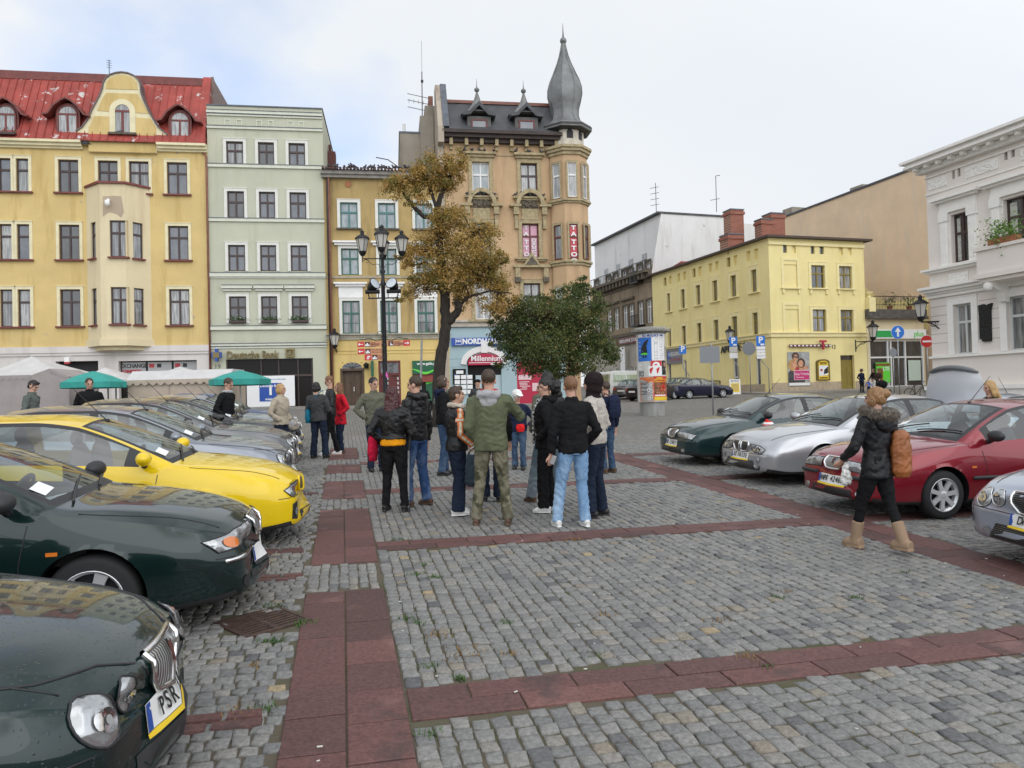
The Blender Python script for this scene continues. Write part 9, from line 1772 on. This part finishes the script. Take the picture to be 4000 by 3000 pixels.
person('dark-haired man with glasses in grey-green jacket by the taupe stall',ground_at(66,1000,15.0),8,1.76,m_ggrey,m_blkc,m_shoeb,(h_black,'crop'),('down','bent'),group=GB,head=(-5,26),lean=.05,collar=True)
P23=person('woman walking away in black fur-collared parka and tan suede boots',G(1900,1190),118,1.65,m_puff,m_blkc,m_ugg,(h_gold,'bun'),('fwd','pocket'),hem=.445,female=True,flare=.68,head=(14,0),bld=.98,boots=True,stance=[(.22,.07,0),(-.23,.06,.03)])
fur(P23,.838,.125,.05)
mb=MB(); c=P23['L'](.80); mb.ball(c+Vector((-.12,0,-.03)),.06,.15,.10,14,8); obj('hood',remesh(mb,.012,2,m_puff,'hood',wr=.015),P23['root'])
w=wpt(P23,P23['wr'][1]); mb=MB(); mb.ball((0,0,-.08),.035,.055,.10,10,8); mb.ball((.01,.02,-.15),.05,.05,.06,9,6); o=obj('paper_tissue',remesh(mb,.009,1,m_whitec,'tissue',wr=.05,wsc=(22,22,22)),None,w+Vector((.02,-.02,-.06))); tag(o,'crumpled white tissue in the hand of the walking woman','tissue')
w=wpt(P23,(-.14,-.19,.60*1.67)); bag('shoulder_bag','tan orange leather bag on the back of the walking woman',w,([(0,0,-.26),(0,0,-.2),(0,0,0),(0,0,.17),(0,0,.21)],[(.055,.09),(.08,.135),(.08,.13),(.06,.115),(.03,.09)]),pm('tan_leather',(.25,.08,.018),.55,var=.15,scale=5,bump=.2,bscale=20),[(.02,.08,.2),(.06,.09,.36),(.10,.07,.42),(.13,-.0,.30),(.08,-.08,.2)],R(118),sm=m_brown)
person('woman with long blond hair in black leather jacket behind the red car',ground_at(2143,1000,12.4),172,1.66,m_lea,m_blkc,m_shoeb,(h_blond,'long'),('bent','low'),female=True,head=(5,12))
P=person('child in red and white knitted hat between the green and silver cars',ground_at(1664,950,13.7),190,.82,m_redc,j_dark,m_shoeb,(h_brown,'none'),('bent','bent'),child=True,head=(0,20),bld=.72,wid=.8); mb=MB(); mb.X=P['HM']; mb.ball((-.01,0,.05),.118,.105,.11,14,8); mb.ball((-.02,0,.16),.035,.035,.035); obj('knitted_hat',remesh(mb,.010,1,[m_redh,m_whitec],'hat',paint_=lambda c,H=P['H']:1 if int(c.z*28)%3==0 else 0),P['root'])
P=person('woman in dark coat and wide-brimmed hat outside the yellow corner house',G(1862,848),-70,1.66,m_navyj,m_blkc,m_shoeb,(h_brown,'bob'),('pocket','pocket'),hem=.42,female=True,group=GF,vox=.013); mb=MB(); mb.X=P['HM']; mb.lathe([(.0,.16),(.09,.15),(.105,.06),(.21,.04),(.21,.03),(.10,.045)],16); mb.build('hat',m_brown,P['root'],smooth=True)
person('small child in bright blue jacket beside the woman in the hat',G(1877,851),-80,.98,cloth('bright_blue',(.03,.13,.50)),j_dark,m_shoeb,(h_brown,'short'),('down','down'),group=GF,child=True,bld=.75,vox=.013,wid=.8)
person('dark-haired woman in black and white walking behind the pushchair',G(1888,847),190,1.68,m_blkc,m_whitec,m_shoeb,(h_brown,'bob'),('fwd','fwd'),female=True,group=GF,vox=.013)
person('woman in brown jacket bending over the pushchair',G(1899,848),215,1.68,cloth('brown_jacket',(.06,.04,.035)),m_blkc,m_shoeb,(h_brown,'bun'),('fwd','fwd'),female=True,group=GF,vox=.013,lean=.1)
b=G(1906,850); ps=thing('pushchair','black baby pushchair with a green label beside the two women','pushchair',b,R(200)); mb=MB(); mb.ball((0,0,.62),.42,.27,.30,14,8); mb.build('hood',m_blkc,ps,smooth=True); mb=MB(); mb.tube([(.4,0,.8),(-.5,0,.25)],.02,6); mb.tube([(-.6,0,1.0),(.3,0,.25)],.02,6); mb.build('frame',m_galv,ps)
for x in(-.4,.35):
 for s in(1,-1):mb=MB(); mb.X=Matrix.Translation((x,s*.25,.14))@Matrix.Rotation(R(90),4,'X'); mb.lathe([(.02,-.02),(.14,-.02),(.14,.02),(.02,.02)],14); mb.build('wheel',m_tyre,ps)
def split_pieces(o):
 me=o.data; n=len(me.vertices); par=list(range(n))
 def fd(a):
  while par[a]!=a:par[a]=par[par[a]]; a=par[a]
  return a
 for p in me.polygons:
  a=fd(p.vertices[0])
  for v in p.vertices[1:]:par[fd(v)]=a
 bb={}
 for v in me.vertices:
  r=fd(v.index); b=bb.setdefault(r,[list(v.co),list(v.co)])
  for k in range(3):b[0][k]=min(b[0][k],v.co[k]); b[1][k]=max(b[1][k],v.co[k])
 ks=list(bb); cl={k:k for k in ks}
 def fc(a):
  while cl[a]!=a:a=cl[a]
  return a
 for i,a in enumerate(ks):
  for b in ks[i+1:]:
   if all(bb[a][0][k]<=bb[b][1][k]+.03 and bb[b][0][k]<=bb[a][1][k]+.03 for k in range(3)):cl[fc(a)]=fc(b)
 groups={}
 for p in me.polygons:groups.setdefault(fc(fd(p.vertices[0])),[]).append(p.index)
 if not 1<len(groups)<14:return
 for g in list(groups.values()):
  mp={}; vv=[]; ff=[]; mi=[]
  for i in g:
   p=me.polygons[i]; q=[]
   for v in p.vertices:
    if v not in mp:mp[v]=len(vv); vv.append(tuple(me.vertices[v].co))
    q.append(mp[v])
   ff.append(q); mi.append(p.material_index)
  m2=bpy.data.meshes.new(me.name); m2.from_pydata(vv,[],ff); [m2.materials.append(m)for m in me.materials]; m2.polygons.foreach_set('material_index',mi); m2.update(); c=obj(o.name.split('.')[0],m2,o.parent); c.matrix_basis=o.matrix_basis.copy(); c.matrix_parent_inverse=o.matrix_parent_inverse.copy()
 bpy.data.objects.remove(o)
for o in[x for x in bpy.data.objects if x.type=='MESH' and x.parent and x.name.split('.')[0]in('string_course','pediment','frieze','cornice','bracket','plinth','frieze_openings','blind_windows','attic_window','round_plaque','rear_wall','notices','stickers','chimney','lantern_opening')]:
 if len(o.data.vertices)<6000 and not o.children:split_pieces(o)
